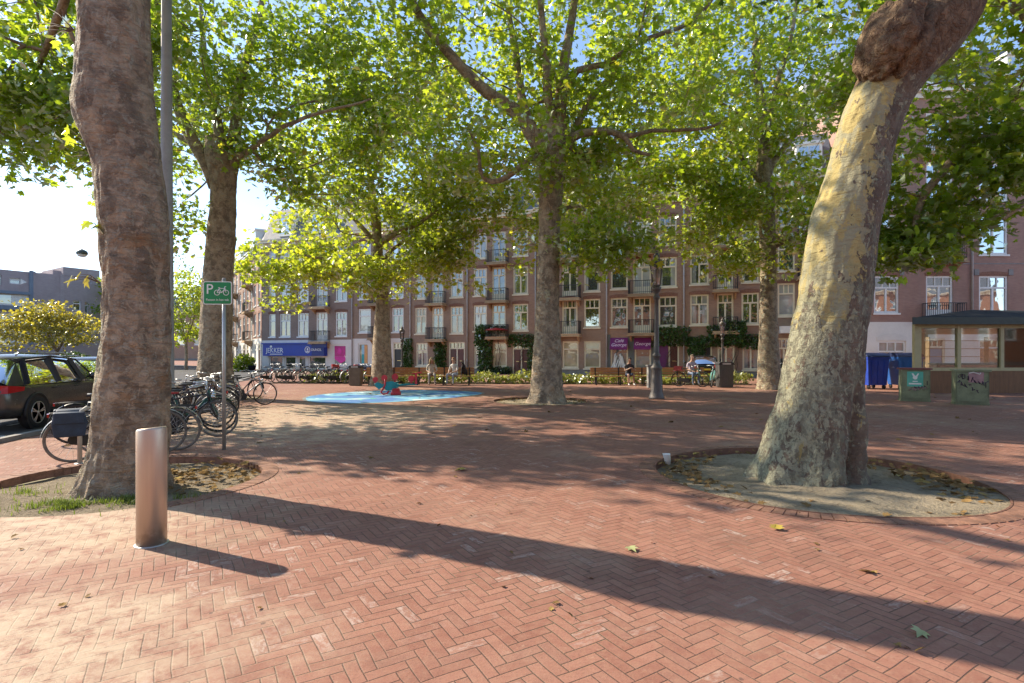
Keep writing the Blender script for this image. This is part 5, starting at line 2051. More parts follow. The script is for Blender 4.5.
def bike_parts(step):
    """frame, bars, saddle and the rest, front along +x"""
    P = {}
    mb = MB()
    bb = (-.06, 0, .29)
    st, hd, hb = (-.20, 0, .78), (.40, 0, .86), (.435, 0, .70)
    mb.tube([bb, st], .016, 8)
    mb.tube([bb, hb], .018, 8)
    if step:
        mb.tube([(.425, 0, .76), (.16, 0, .46), (-.02, 0, .37), (-.09, 0, .40)], .016, 8)
    else:
        mb.tube([(.405, 0, .83), (-.19, 0, .75)], .016, 8)
    mb.tube([hd, hb], .022, 8)
    for s in (-1, 1):
        mb.tube([(-.06, .03 * s, .29), (RX, .055 * s, WR)], .010, 6)
        mb.tube([(-.19, .02 * s, .74), (RX, .055 * s, WR)], .009, 6)
        mb.tube([(.44, .045 * s, .69), (.47, .05 * s, .56), (FX, .05 * s, WR)], .012, 6)
    P['frame'] = mb.mesh('frame', BP['black'])
    mb = MB()
    mb.tube([(.39, 0, .86), (.375, 0, .98)], .013, 8)
    mb.tube([(.18, -.28, .99), (.26, -.27, 1.0), (.36, -.18, 1.03), (.385, 0, .99), (.36, .18, 1.03), (.26, .27, 1.0), (.18, .28, .99)], .012, 8)
    for s in (-1, 1):
        mb.tube([(.15, .283 * s, .985), (.27, .27 * s, 1.0)], .018, 8)
    P['handlebar'] = mb.mesh('handlebar', M['alu'])
    mb = MB()
    mb.add([(-.36, -.09, .89), (-.36, .09, .89), (-.22, .075, .885), (-.22, -.075, .885), (-.08, .022, .885), (-.08, -.022, .885),
            (-.37, -.10, .84), (-.37, .10, .84), (-.21, .06, .845), (-.21, -.06, .845), (-.07, .018, .86), (-.07, -.018, .86)],
           [(0, 3, 2, 1), (3, 5, 4, 2), (6, 7, 8, 9), (9, 8, 10, 11), (0, 1, 7, 6), (1, 2, 8, 7), (2, 4, 10, 8), (4, 5, 11, 10), (5, 3, 9, 11), (3, 0, 6, 9)], 0, True)
    mb.tube([(-.2, 0, .76), (-.225, 0, .85)], .013, 6)
    P['saddle'] = mb.mesh('saddle', M['saddle'])
    mb = MB()
    for (cx, a0, a1, nm_) in ((RX, R(20), R(185), 'rear'), (FX, R(0), R(140), 'front')):
        mb = MB()
        pts = [(cx + (WR + .03) * math.cos(a), (WR + .03) * math.sin(a)) for a in np.linspace(a0, a1, 15)]
        vs = []
        for x, z in pts:
            vs += [(x, -.027, WR + z - .006), (x, 0, WR + z + .006), (x, .027, WR + z - .006)]
        fs = []
        for i in range(14):
            for j in (0, 1):
                a = i * 3 + j
                fs.append((a, a + 1, a + 4, a + 3))
        mb.add(vs, fs, 0, True)
        P['mudguard' + nm_] = mb.mesh('mudguard', BP['black'])
    mb = MB()
    for s in (-.06, 0, .06):
        mb.tube([(-.80, s, .745), (-.28, s, .75)], .007, 5)
    for x in (-.8, -.55, -.3):
        mb.tube([(x, -.065, .745), (x, .065, .745)], .006, 5)
    for s in (-1, 1):
        mb.tube([(-.7, .065 * s, .745), (RX, .065 * s, WR)], .006, 5)
    P['carrier'] = mb.mesh('carrier', M['blackplastic'])
    mb = MB()
    out = []
    for k in range(9):
        a = R(90 + 180 * k / 8)
        out.append((RX + .07 * math.cos(a), WR - .005 + .07 * math.sin(a)))
    for k in range(9):
        a = R(-90 + 180 * k / 8)
        out.append((-.06 + .115 * math.cos(a), .29 + .115 * math.sin(a)))
    mb.prism(out, -.075, -.045)
    P['chain_case'] = mb.mesh('chain_case', M['blackplastic'])
    mb = MB()
    mb.tube([(-.06, -.1, .29), (-.06, .1, .29)], .018, 6)
    mb.bar((-.06, -.1, .29), (.08, -.1, .22), .02, .014)
    mb.bar((-.06, .1, .29), (-.2, .1, .36), .02, .014)
    mb.box(.04, .13, -.19, -.105, .205, .23)
    mb.box(-.25, -.16, .105, .19, .35, .375)
    P['pedals'] = mb.mesh('pedals', M['blackplastic'])
    mb = MB()
    mb.tube([(-.2, .06, .28), (-.26, .16, .01)], .009, 5)
    P['kickstand'] = mb.mesh('kickstand', M['alu'])
    mb = MB()
    mb.ball((.50, 0, .78), (.04, .045, .045), 10, 8)
    P['headlight'] = mb.mesh('headlight', M['chrome'])
    mb = MB()
    mb.box(-.83, -.805, -.035, .035, .69, .74)
    P['tail_light'] = mb.mesh('tail_light', M['redlens'])
    return P


BPARTS = {0: bike_parts(False), 1: bike_parts(True)}
BMESH = {}


def bmesh_col(kind, part, colr):
    k = (kind, part, colr)
    if k not in BMESH:
        me = BPARTS[kind][part].copy()
        me.name = part
        me.materials.clear()
        me.materials.append(BP[colr] if colr in BP else M[colr])
        BMESH[k] = me
    return BMESH[k]


def crate_mesh(mat, w=.36, d=.28, h=.22):
    mb = MB()
    t = .012
    mb.box(-w / 2, w / 2, -d / 2, d / 2, 0, t)
    for z in (0.05, 0.11, 0.17):
        z1 = z + .045
        mb.box(-w / 2, w / 2, -d / 2, -d / 2 + t, z, z1)
        mb.box(-w / 2, w / 2, d / 2 - t, d / 2, z, z1)
        mb.box(-w / 2, -w / 2 + t, -d / 2 + t, d / 2 - t, z, z1)
        mb.box(w / 2 - t, w / 2, -d / 2 + t, d / 2 - t, z, z1)
    for x in (-w / 2, w / 2 - .03):
        for y in (-d / 2 - .002, d / 2 - .01):
            mb.box(x, x + .03, y, y + .012, t, h)
    return mb.mesh('crate', mat)


def bag_mesh(mat):
    mb = MB()
    for s in (-1, 1):
        v, f = [], []
        prof = [(-.20, .42), (-.23, .62), (-.20, .76), (.14, .76), (.18, .62), (.15, .42)]
        mb.prism([(RX - .02 + x, z) for x, z in prof], .075 * s, .225 * s)
        mb.prism([(RX - .02 + x * 1.05, z + .01) for x, z in ((-.2, .60), (-.2, .765), (.14, .765), (.14, .60))], .07 * s, .24 * s)
    mb.box(RX - .2, RX + .12, -.075, .075, .752, .785)
    return mb.mesh('pannier', mat)


EX = {}


def bicycle(label, loc, rz, colr='black', kind=0, tyres=0, lean=0.0, group=None, saddle='saddle', crate=None, bag=None, basket=None, scale=1.0, fork=0.0, guard=None):
    t = thing('bicycle', label, 'bicycle', loc, rz, group)
    t.rotation_euler = (lean, 0, rz)
    t.scale = (scale,) * 3
    link_mesh('frame', bmesh_col(kind, 'frame', colr), t)
    for x in (RX, FX):
        w_ = link_mesh('wheel', RIM, t, (x, 0, WR))
        link_mesh('tyre', TYREG if tyres else TYRE, w_)
    for p in ('handlebar', 'carrier', 'chain_case', 'pedals', 'kickstand', 'headlight', 'tail_light'):
        link_mesh(p, BPARTS[kind][p], t)
    for q in ('rear', 'front'):
        link_mesh('mudguard', bmesh_col(kind, 'mudguard' + q, guard or colr), t)
    link_mesh('saddle', bmesh_col(kind, 'saddle', saddle), t)
    for nm, mt, fn, l in (('crate', crate, crate_mesh, (.62, 0, .80)), ('pannier', bag, bag_mesh, (0, 0, 0)), ('basket', basket, crate_mesh, (-.55, 0, .76))):
        if mt:
            if (nm, mt) not in EX:
                EX[(nm, mt)] = fn(M[mt])
            ob_ = link_mesh(nm, EX[(nm, mt)], t, l)
            if nm == 'pannier':
                bv_ = ob_.modifiers.new('round', 'BEVEL')
                bv_.width = .028
                bv_.segments = 3
    return t


M['navybag'] = simple('dark blue bag canvas', (0.03, 0.05, 0.09), 0.7, var=.25, sc=8)
M['brownleather'] = simple('brown leather', (0.16, 0.07, 0.03), 0.5, var=.2)
M['wicker'] = simple('wicker', (0.30, 0.19, 0.09), 0.7, var=.3, sc=20)
M['bluecrate'] = simple('blue plastic', (0.02, 0.12, 0.30), 0.5, var=.1)
M['redbag'] = simple('dull red bag', (0.26, 0.03, 0.035), 0.7, var=.2)
M['pinkred'] = simple('pinkish red cover', (0.62, 0.05, 0.08), 0.6, var=.12)


def bike_between(label, rear, front, **kw):
    """bicycle whose axles stand over the two ground points"""
    r, f = Vector((*rear, 0)), Vector((*front, 0))
    d = (f - r).normalized()
    mid = (r + f) / 2 - d * (RX + FX) / 2
    return bicycle(label, mid, math.atan2(d.y, d.x), **kw)


g = 'bicycles parked around the two left plane trees'
bike_between('silver bicycle with dark blue panniers, nearest the camera, half behind the thick trunk', (-6.52, 8.05), (-5.62, 8.78), colr='grey', kind=1, tyres=1, bag='navybag', group=g, lean=.06)
bike_between('black bicycle with a pale rear mudguard and red light just right of the thick trunk', (-5.60, 9.05), (-6.6, 8.75), colr='black', tyres=1, guard='cream', group=g, lean=-.05)
bike_between('black roadster beside the sign post with a red saddle cover and grey tyres', (-6.75, 10.15), (-5.68, 10.55), colr='black', kind=0, tyres=1, saddle='red', group=g, lean=.04)
bike_between('dark bicycle leaning behind the roadster with the red saddle cover', (-7.05, 10.75), (-6.05, 11.2), colr='green', kind=1, group=g, lean=.05)
mass = [(-6.95, 11.6, 25, 'black', 0), (-7.35, 12.3, 200, 'grey', 1), (-7.6, 13.1, 30, 'brown', 0), (-8.0, 13.8, 15, 'black', 1), (-8.3, 14.6, 205, 'blue', 0), (-8.75, 15.5, 28, 'cream', 1), (-9.1, 16.2, 20, 'black', 0), (-9.4, 17.0, 215, 'black', 1), (-8.2, 16.7, 35, 'grey', 0)]
ords = ['first', 'second', 'third', 'fourth', 'fifth', 'sixth', 'seventh', 'eighth', 'ninth', 'tenth', 'eleventh', 'twelfth', 'thirteenth', 'fourteenth', 'fifteenth', 'sixteenth']
for k, (x, y, a, c, kd) in enumerate(mass):
    bicycle('%s bicycle packed in the rack before the forked tree, %s from the front' % (c if c != 'grey' else 'silver', ords[k]), (x, y, 0), R(a), colr=c, kind=kd, group=g, lean=random.uniform(-.08, .08), tyres=k % 2)
bicycle('bicycle standing left of the thick trunk, behind the steel rack hoop', (-7.35, 10.0, 0), R(35), colr='black', kind=1, group=g, lean=.05)
bicycle('dark bicycle tight against the right side of the forked trunk', (-9.15, 18.4, 0), R(70), colr='black', kind=0, group=g, lean=.04)

g = 'bicycles in the row outside the shop with the blue fascia'
cols = ['black', 'brown', 'grey', 'black', 'cream', 'black', 'green', 'grey', 'black', 'blue', 'black', 'grey', 'black', 'brown', 'black']
for k in range(15):
    px = 271 + k * 7.6
    d = 29.6 - 0.05 * k + (0.7 if k % 3 == 1 else 0)
    p = W(px, 353, d)
    nm = {'grey': 'silver'}.get(cols[k], cols[k])
    lab = '%s bicycle, %s from the left in the row outside the blue shop' % (nm, ords[k])
    kw = {}
    if k == 10:
        kw = dict(crate='red', basket='pinkred')
        lab = 'black bicycle with a pinkish red front crate in the row outside the blue shop'
    if k == 13:
        kw = dict(crate='bluecrate')
        lab = 'brown bicycle with a blue front crate at the right end of the shop row'
    bicycle(lab, (p.x, p.y, 0), R((38, 150, 52, 30, 214, 48)[k % 6] + random.uniform(-6, 6)), colr=cols[k], kind=k % 2, group=g, lean=random.uniform(-.08, .08), tyres=k % 2, **kw)

g = 'bicycles parked beside the right litter bin'
p = W(690, 353, 26.2)
bicycle('dark bicycle with a red rear bag, left of the pair beside the right litter bin', (p.x, p.y, 0), R(-32), colr='green', kind=0, group=g, lean=.05, basket='redbag')
p = W(713, 353, 26.1)
bicycle('mint bicycle turned towards the camera beside the right litter bin', (p.x, p.y, 0), R(-118), colr='mint', kind=1, group=g, lean=-.05)
p = W(786, 353, 31.5)
bicycle('bicycle standing alone before the last house, right of the bins', (p.x, p.y, 0), R(80), colr='blue', kind=0, lean=.03)

# steel hoops to lock bicycles to
for k, (x, y) in enumerate(((-6.25, 8.3), (-7.3, 10.7), (-8.3, 13.2))):
    t = thing('bicycle_hoop', ('beige steel hoop holding the silver bicycle with panniers', 'beige steel hoop behind the thick trunk', 'beige steel hoop among the packed bicycles')[k], 'bicycle rack', (x, y, 0), R(80), 'steel bicycle hoops')
    mb = MB()
    mb.tube([(-.36, 0, 0), (-.36, 0, .68), (-.33, 0, .77), (-.25, 0, .81), (.25, 0, .81), (.33, 0, .77), (.36, 0, .68), (.36, 0, 0)], .030, 10)
    mb.build('hoop', simple('beige steel paint', (0.42, 0.37, 0.30), .5, var=.1), t)
    mb = MB()
    for s in (-.36, .36):
        mb.lathe([(.07, 0), (.07, .012), (.03, .016)], 12, 0, (s, 0))
    mb.build('base_plate', M['gal'], t)


# ------------------------------------------------------------------ cars
def car(label, loc, rz, col, L=4.35, Wd=1.82, H=1.58, suv=True, group='cars parked on the left street', plate='ZX-814-K'):
    t = thing('parked_car', label, 'car', loc, rz, group)
    body = M[col]
    hw = Wd / 2
    zb = 0.24 if suv else .18
    belt = H * .63
    xr, xf = -L / 2, L / 2
    # stations: x, half width, bottom, shoulder height, top height
    S = [(xr, .80, zb + .22, belt * .80, belt * .83), (xr + .06, .90, zb + .08, belt * .93, belt * .97), (xr + .25, .97, zb, belt * .98, belt + .02), (xr + .7, 1.0, zb - .02, belt * .97, belt + .02), (-.4, 1.0, zb - .02, belt * .955, belt + .01),
         (.4, .995, zb - .02, belt * .94, belt), (xf - 1.15, .99, zb - .02, belt * .93, belt * .985), (xf - .6, .96, zb, belt * .88, belt * .94), (xf - .22, .89, zb + .05, belt * .76, belt * .83), (xf, .70, zb + .12, belt * .5, belt * .62)]
    mb = MB()
    ring = []
    for x, w, a, s, tp in S:
        w *= hw
        ring.append([(x, 0, a), (x, -w * .86, a), (x, -w * .96, a + .08), (x, -w, a + (s - a) * .40), (x, -w * .985, a + (s - a) * .75), (x, -w * .955, s), (x, -w * .80, tp), (x, 0, tp + .015),
                     (x, w * .80, tp), (x, w * .955, s), (x, w * .985, a + (s - a) * .75), (x, w, a + (s - a) * .40), (x, w * .96, a + .08), (x, w * .86, a)])
    n = 14
    vs = [p for r_ in ring for p in r_]
    fs = []
    for i in range(len(S) - 1):
        for j in range(n):
            j2 = (j + 1) % n
            fs.append((i * n + j, i * n + j2, (i + 1) * n + j2, (i + 1) * n + j))
    fs.append(tuple(range(n - 1, -1, -1)))
    fs.append(tuple((len(S) - 1) * n + j for j in range(n)))
    mb.add(vs, fs, 0, True)
    # sill and bumper cladding
    cl_ = 1
    mb.box(xr + .98, xf - 1.0, -hw * 1.004, hw * 1.004, zb - .02, zb + .14, cl_)
    mb.box(xr - .03, xr + .34, -hw * .9, hw * .9, zb + .04, zb + .30, cl_)
    mb.box(xf - .3, xf + .02, -hw * .75, hw * .75, zb + .1, zb + .26, cl_)
    bo = mb.build('body', [body, M['blackplastic']], t)
    bv = bo.modifiers.new('round', 'SUBSURF')
    bv.levels = bv.render_levels = 1
    # cabin: x, half width at belt, at roof, roof height
    rh = H
    C = [(xr + .12, .90, .86, belt + .03), (xr + .52, .93, .76, rh - .10), (xr + .80, .94, .74, rh - .02), (-.55, .95, .74, rh), (.15, .95, .735, rh - .02), (.62, .94, .74, rh - .11), (xf - 1.05, .90, .86, belt + .0)]
    mb = MB()
    vs, fs, mi = [], [], []
    for x, wb_, wr, z in C:
        a, r_ = wb_ * hw, wr * hw
        zz = max(z - .07, belt - .03)
        vs += [(x, -a, belt - .05), (x, -r_, zz), (x, -r_ * .82, z), (x, 0, z + .02), (x, r_ * .82, z), (x, r_, zz), (x, a, belt - .05)]
    for i in range(len(C) - 1):
        for j in range(6):
            f = (i * 7 + j, i * 7 + j + 1, (i + 1) * 7 + j + 1, (i + 1) * 7 + j)
            fs.append(f)
            side = j in (0, 5)
            glassy = (side and 1 <= i <= 4) or (i in (0, 5) and j in (2, 3)) or (i == 5 and j in (1, 4)) or (i == 0 and j in (1, 4))
            mi.append(1 if glassy else 0)
    mb.v, mb.f, mb.mi, mb.sm = vs, fs, mi, [True] * len(fs)
    cab = mb.build('cabin', [body, M['carglass']], t)
    mb = MB()
    for s in (-1, 1):
        for (xa, xb, ya, yb, za, zc) in ((xr + .62, xr + .72, .955, .765, belt - .03, rh - .07), (-.45, -.52, .957, .75, belt - .03, rh - .05), (.55, .30, .955, .75, belt - .03, rh - .09)):
            mb.bar((xa, s * hw * ya, za), (xb, s * hw * yb, zc), .035, .09)
        mb.tube([(xr + .4, s * hw * .79, rh - .11), (-.5, s * hw * .765, rh - .03), (.55, s * hw * .765, rh - .115), (xf - 1.0, s * hw * .90, belt + .01)], .022, 5)
    mb.build('pillar', M['blackplastic'], cab)
    if suv:
        mb = MB()
        for s in (-1, 1):
            mb.tube([(xr + .65, s * hw * .68, rh - .01), (xr + .75, s * hw * .68, rh + .045), (.2, s * hw * .68, rh + .04), (.35, s * hw * .68, rh - .01)], .016, 6)
        mb.build('roof_rail', M['alu'], cab)
    wr_ = 0.345 if suv else .315
    axles = (xr + .86, xf - .86)
    for x in axles:
        for s in (-1, 1):
            mb = MB()
            y0 = s * (hw * 1.0 - .20)
            y1 = s * (hw * 1.0 + .012)
            prof = [(wr_ * .66, y0), (wr_ * .95, y0), (wr_, y0 + s * .03), (wr_, y1 - s * .03), (wr_ * .95, y1), (wr_ * .68, y1 - s * .004)]
            mb.lathe(prof, 30, 0, (x, wr_), True, 'y')
            w_ = mb.build('wheel', M['tyre'], t)
            mb = MB()
            mb.lathe([(wr_ * .67, y1 - s * .05), (wr_ * .69, y1 + s * .002), (wr_ * .64, y1 + s * .002), (wr_ * .62, y1 - s * .03)], 30, 0, (x, wr_), True, 'y')
            for k in range(5):
                a = 2 * math.pi * k / 5 + .3
                for da in (-.13, .13):
                    mb.bar((x + .05 * math.cos(a), y1 - s * .008, wr_ + .05 * math.sin(a)), (x + wr_ * .64 * math.cos(a + da), y1 - s * .014, wr_ + wr_ * .64 * math.sin(a + da)), .03, .028)
            mb.ball((x, y1 - s * .01, wr_), (.05, .02, .05), 10, 6)
            mb.build('rim', M['alu'], w_)
            mb = MB()
            mb.tube([(x + (wr_ + .055) * math.cos(a), s * hw * .985, wr_ + (wr_ + .055) * math.sin(a)) for a in np.linspace(R(-12), R(192), 22)], .034, 6)
            mb.lathe([(.001, s * hw * .90), (wr_ + .05, s * hw * .90), (wr_ + .05, s * (hw * 1.0 + .003)), (.001, s * (hw * 1.0 + .003))], 30, 0, (x, wr_), False, 'y')
            mb.build('wheel_arch', M['blackplastic'], t)
    for s in (-1, 1):
        mb = MB()
        mb.add([(xr - .015, s * hw * .60, belt * .80), (xr - .005, s * hw * .60, belt * .97), (xr + .06, s * hw * .90, belt * .80), (xr + .09, s * hw * .89, belt * .96), (xr + .46, s * hw * .985, belt * .92), (xr + .42, s * hw * .99, belt * .84),
                (xr + .3, s * hw * .5, belt * .80), (xr + .3, s * hw * .5, belt * .97)],
               [(0, 2, 3, 1), (2, 5, 4, 3), (0, 1, 7, 6), (1, 3, 4, 7), (0, 6, 5, 2)], 0, False)
        mb.build('tail_light', M['redlens'], t)
        mb = MB()
        mb.add([(xf - .28, s * hw * .62, belt * .83), (xf - .12, s * hw * .62, belt * .70), (xf - .35, s * hw * .90, belt * .80), (xf - .25, s * hw * .90, belt * .70), (xf - .5, s * hw * .6, belt * .72)],
               [(0, 1, 3, 2), (0, 2, 4), (1, 4, 3), (0, 4, 1), (2, 3, 4)])
        mb.build('headlight', M['chrome'], t)
        mb = MB()
        mb.ball((.72, s * (hw + .09), belt + .07), (.06, .10, .075), 12, 8)
        mb.bar((.74, s * hw * .93, belt + .02), (.74, s * (hw + .05), belt + .05), .05, .03)
        mb.build('mirror', body, t)
        for xx in (-.62, .28):
            mb = MB()
            mb.tube([(xx - .09, s * hw * .975, belt * .85), (xx - .07, s * (hw * .985 + .025), belt * .855), (xx + .07, s * (hw * .985 + .025), belt * .855), (xx + .09, s * hw * .975, belt * .85)], .012, 6)
            mb.build('door_handle', body, t)
    mb = MB()
    mb.box(xr - .045, xr - .02, -.26, .26, belt * .62, belt * .62 + .11)
    pl = mb.build('number_plate', M['plate'], t)
    return t


M['carbrown'] = simple('dark grey brown metallic car paint', (0.085, 0.080, 0.072), 0.22, 0.45, var=.06, spec=.8)
M['carblack'] = simple('black car paint', (0.018, 0.018, 0.02), 0.18, 0.3, var=.06, spec=.8)
M['carglass'] = glass_mat('tinted car glass', (0.018, 0.022, 0.022), -0.01, wave=0.0)
M['plate'] = simple('yellow number plate', (0.62, 0.47, 0.04), 0.5, var=.05)
hd = Vector((-.22, .975, 0)).normalized()
crz = math.atan2(hd.y, hd.x)
# rear right wheel of the near car stands over picture (33, 428)
wp = Vector((-10.25, 11.75, 0))
rgt = Vector((hd.y, -hd.x, 0))
car('dark grey brown car with red tail lights parked at the left edge', wp - rgt * .90 + hd * (4.35 / 2 - .86), crz, 'carbrown')
wp2 = Vector((-11.0, 14.1, 0))
car('black hatchback seen from behind, parked between the brown car and the thick trunk', wp2 - rgt * .1 + hd * 2.0 + Vector((-.62, .0, 0)), crz + R(6), 'carblack', 4.2, 1.78, 1.5, True)
p = W(708, 353, 33.5)
car('small black car parked with its tail towards the bicycles on the right', (p.x, p.y + 1.2, 0), R(80), 'carblack', 3.6, 1.64, 1.46, False, None)
# ------------------------------------------------------------------ street furniture
# bollard
t = thing('bollard', 'brushed steel bollard with a slanted top in front of the thick left trunk', 'bollard', (-3.06, 4.62, 0))
mb = MB()
n, rad, hh = 48, .113, .985
prof = [(rad, 0), (rad, hh - .02), (rad - .004, hh - .006), (rad - .012, hh)]
mb.lathe(prof, n)
vs = []
for (x, y, z) in mb.v:
    if z > .5:
        z += (x * .12 - y * .05)
    vs.append((x, y, z))
mb.v = vs
mb.build('post', M['bollard'], t)
mb = MB()
mb.lathe([(.128, 0.001), (.126, .008), (.114, .010)], 40)
mb.build('base_ring', M['gal'], t)

# bicycle parking sign
t = thing('parking_sign', 'green bicycle parking sign on a slim grey post', 'sign', (-4.82, 9.08, 0), R(4))
mb = MB()
mb.tube([(0, .03, 0), (0, .03, 2.86)], .030, 12)
mb.lathe([(.031, 2.86), (.028, 2.875), (.001, 2.88)], 12, 0, (0, .03))
mb.build('post', M['gal'], t)
sw, sh, sz = .46, .385, 2.62
x0 = -.085


def rrect(x0, x1, z0, z1, r, n=5):
    o = []
    for cx, cz, a in ((x1 - r, z1 - r, 0), (x0 + r, z1 - r, 90), (x0 + r, z0 + r, 180), (x1 - r, z0 + r, 270)):
        for k in range(n + 1):
            q = R(a + 90 * k / n)
            o.append((cx + r * math.cos(q), cz + r * math.sin(q)))
    return o


mb = MB()
mb.prism(rrect(x0 - sw / 2, x0 + sw / 2, sz - sh / 2, sz + sh / 2, .035)[::-1], -.016, -.004, 0)
pnl = mb.build('sign_plate', M['lettering'], t)
mb = MB()
mb.prism(rrect(x0 - sw / 2 + .013, x0 + sw / 2 - .013, sz - sh / 2 + .013, sz + sh / 2 - .013, .027)[::-1], -.019, -.012, 0)
mb.build('sign_face', M['signgreen'], pnl)
link_mesh('lettering', text_mesh('P', .235, M['lettering'], 0, .002), pnl, (x0 - .125, -.0215, sz + .055))
link_mesh('lettering', text_mesh('Fietsen in het vak', .052, M['lettering'], 0, .001), pnl, (x0, -.0205, sz - .115))
mb = MB()
bc = (x0 + .075, sz + .025)
for cx in (-.08, .065):
    mb.tube([(bc[0] + cx + .042 * math.cos(a), -.021, bc[1] - .02 + .042 * math.sin(a)) for a in np.linspace(0, 2 * math.pi, 25)[:-1]], .0058, 6, closed=True)
q = lambda x, z: (bc[0] + x, -.021, bc[1] + z)
for a, b_ in (((-.08, -.02), (-.045, .05)), ((-.045, .05), (.045, .05)), ((-.045, .04), (-.005, -.02)), ((-.005, -.02), (.045, .045)), ((.065, -.02), (.04, .075)), ((.04, .075), (.065, .08)), ((-.06, .062), (-.03, .062)), ((-.08, -.02), (-.005, -.02))):
    mb.tube([q(*a), q(*b_)], .0058, 6)
mb.build('emblem', M['lettering'], pnl)

# tall grey mast behind the thick trunk
t = thing('lamp_mast', 'tall tapered grey mast rising right of the thick left trunk', 'mast', (-7.62, 12.0, 0))
mb = MB()
mb.lathe([(.16, 0), (.155, .9), (.15, 1.0), (.125, 4.5), (.085, 12), (.08, 13)], 24)
mb.build('pole', simple('weathered grey mast paint', (0.24, 0.245, 0.24), .6, .1, var=.15, sc=3), t)
mb = MB()
mb.tube([(0, 0, 12.9), (.2, -.1, 13.3), (1.4, -.4, 13.5)], .05, 8)
mb.build('arm', M['gal'], t)


# cast iron lantern posts
def lantern(label, loc, h, k):
    t = thing('street_lamp', label, 'street lamp', loc, R(10), 'old cast iron street lamps')
    s = h / 5.2
    mb = MB()
    P = [(.27, 0), (.27, .06), (.25, .10), (.235, .18), (.21, .24), (.205, .62), (.185, .80), (.175, 1.02), (.20, 1.06), (.20, 1.12), (.15, 1.16), (.115, 1.30), (.105, 1.45), (.14, 1.48), (.14, 1.54), (.095, 1.60), (.085, 2.2), (.072, 3.1),
         (.065, 3.45), (.11, 3.5), (.12, 3.56), (.07, 3.62), (.075, 3.7), (.15, 3.8), (.17, 3.88), (.10, 3.94)]
    mb.lathe([(r * s, z * s) for r, z in P], 20)
    for kk in range(8):
        a = 2 * math.pi * kk / 8
        mb.bar((.205 * s * math.cos(a), .205 * s * math.sin(a), .26 * s), (.175 * s * math.cos(a), .175 * s * math.sin(a), 1.0 * s), .03 * s, .02 * s)
    mb.build('post', M['lampiron'], t)
    mb = MB()
    n = 6
    zb, zt, rb, rt = 3.96 * s, 4.66 * s, .135 * s, .235 * s
    for kk in range(n):
        a = 2 * math.pi * kk / n
        a2 = 2 * math.pi * (kk + 1) / n
        b0, t0 = (rb * math.cos(a), rb * math.sin(a), zb), (rt * math.cos(a), rt * math.sin(a), zt)
        b1, t1 = (rb * math.cos(a2), rb * math.sin(a2), zb), (rt * math.cos(a2), rt * math.sin(a2), zt)
        mb.bar(b0, t0, .022 * s, .022 * s)
        mb.bar(b0, b1, .03 * s, .03 * s)
        mb.bar(t0, t1, .045 * s, .045 * s)
    mb.lathe([(.24 * s, 4.68 * s), (.27 * s, 4.70 * s), (.22 * s, 4.80 * s), (.12 * s, 4.88 * s), (.10 * s, 4.96 * s), (.13 * s, 4.99 * s), (.07 * s, 5.06 * s), (.03 * s, 5.12 * s), (.035 * s, 5.15 * s), (.004, 5.22 * s)], 12)
    ln = mb.build('lantern', M['lampiron'], t)
    mb = MB()
    vs = []
    for (r_, z) in ((rb * .96, zb), (rt * .96, zt)):
        for kk in range(n):
            a = 2 * math.pi * kk / n
            vs.append((r_ * math.cos(a), r_ * math.sin(a), z))
    mb.add(vs, [(kk, (kk + 1) % n, n + (kk + 1) % n, n + kk) for kk in range(n)])
    mb.build('pane', M['lampglass'], ln)
    mb = MB()
    mb.lathe([(.02 * s, 3.96 * s), (.05 * s, 4.05 * s), (.10 * s, 4.15 * s), (.13 * s, 4.50 * s), (.02 * s, 4.45 * s)], 10)
    mb.build('bulb', M['frost'], ln)
    return t


M['lampiron'] = simple('grey brown cast iron paint', (0.095, 0.082, 0.075), 0.5, 0.2, var=.2, sc=8, bump=.15)
p = G(656.5, 399)
lantern('big cast iron lantern post standing in the square right of the middle tree', p, 5.25, 0)
p = W(722.5, 353, 27.2)
lantern('smaller lantern post beside the litter bin on the right', (p.x, p.y, 0), 3.4, 1)
p = W(402, 353, 29.3)
lantern('smaller lantern post behind the slim tree by the play area', (p.x, p.y, 0), 3.1, 2)


# litter bins
def bin_(label, loc, w, d, h, rz=0, slant=.0, mat='binmetal'):
    t = thing('litter_bin', label, 'litter bin', loc, rz, 'grey litter bins')
    mb = MB()
    mb.prism([(-w / 2, 0.03), (w / 2, .03), (w / 2 + .03, h * .88), (-w / 2 - .03 + slant, h * .88)], -d / 2, d / 2)
    for k in range(6):
        x = -w / 2 + w * (k + .5) / 6
        mb.box(x - .02, x + .02, -d / 2 - .012, -d / 2 - .001, .08, h * .8)
    b_ = mb.build('bin_body', M[mat], t)
    mb = MB()
    mb.prism([(-w / 2 - .05, h * .885), (w / 2 + .05, h * .885), (w / 2 + .05, h * .93), (w / 2 - .05, h), (-w / 2 + .02, h), (-w / 2 - .05, h * .94)], -d / 2 - .03, d / 2 + .03)
    li = mb.build('lid', M['blackplastic'], t)
    mb = MB()
    mb.box(-w * .32, w * .32, -d / 2 - .036, -d / 2 - .031, h * .9, h * .965)
    mb.build('opening', M['alu'], li)
    mb = MB()
    mb.box(-w / 2 + .04, w / 2 - .04, -d / 2 + .04, d / 2 - .04, 0, .032)
    mb.build('base', M['iron'], t)
    return t


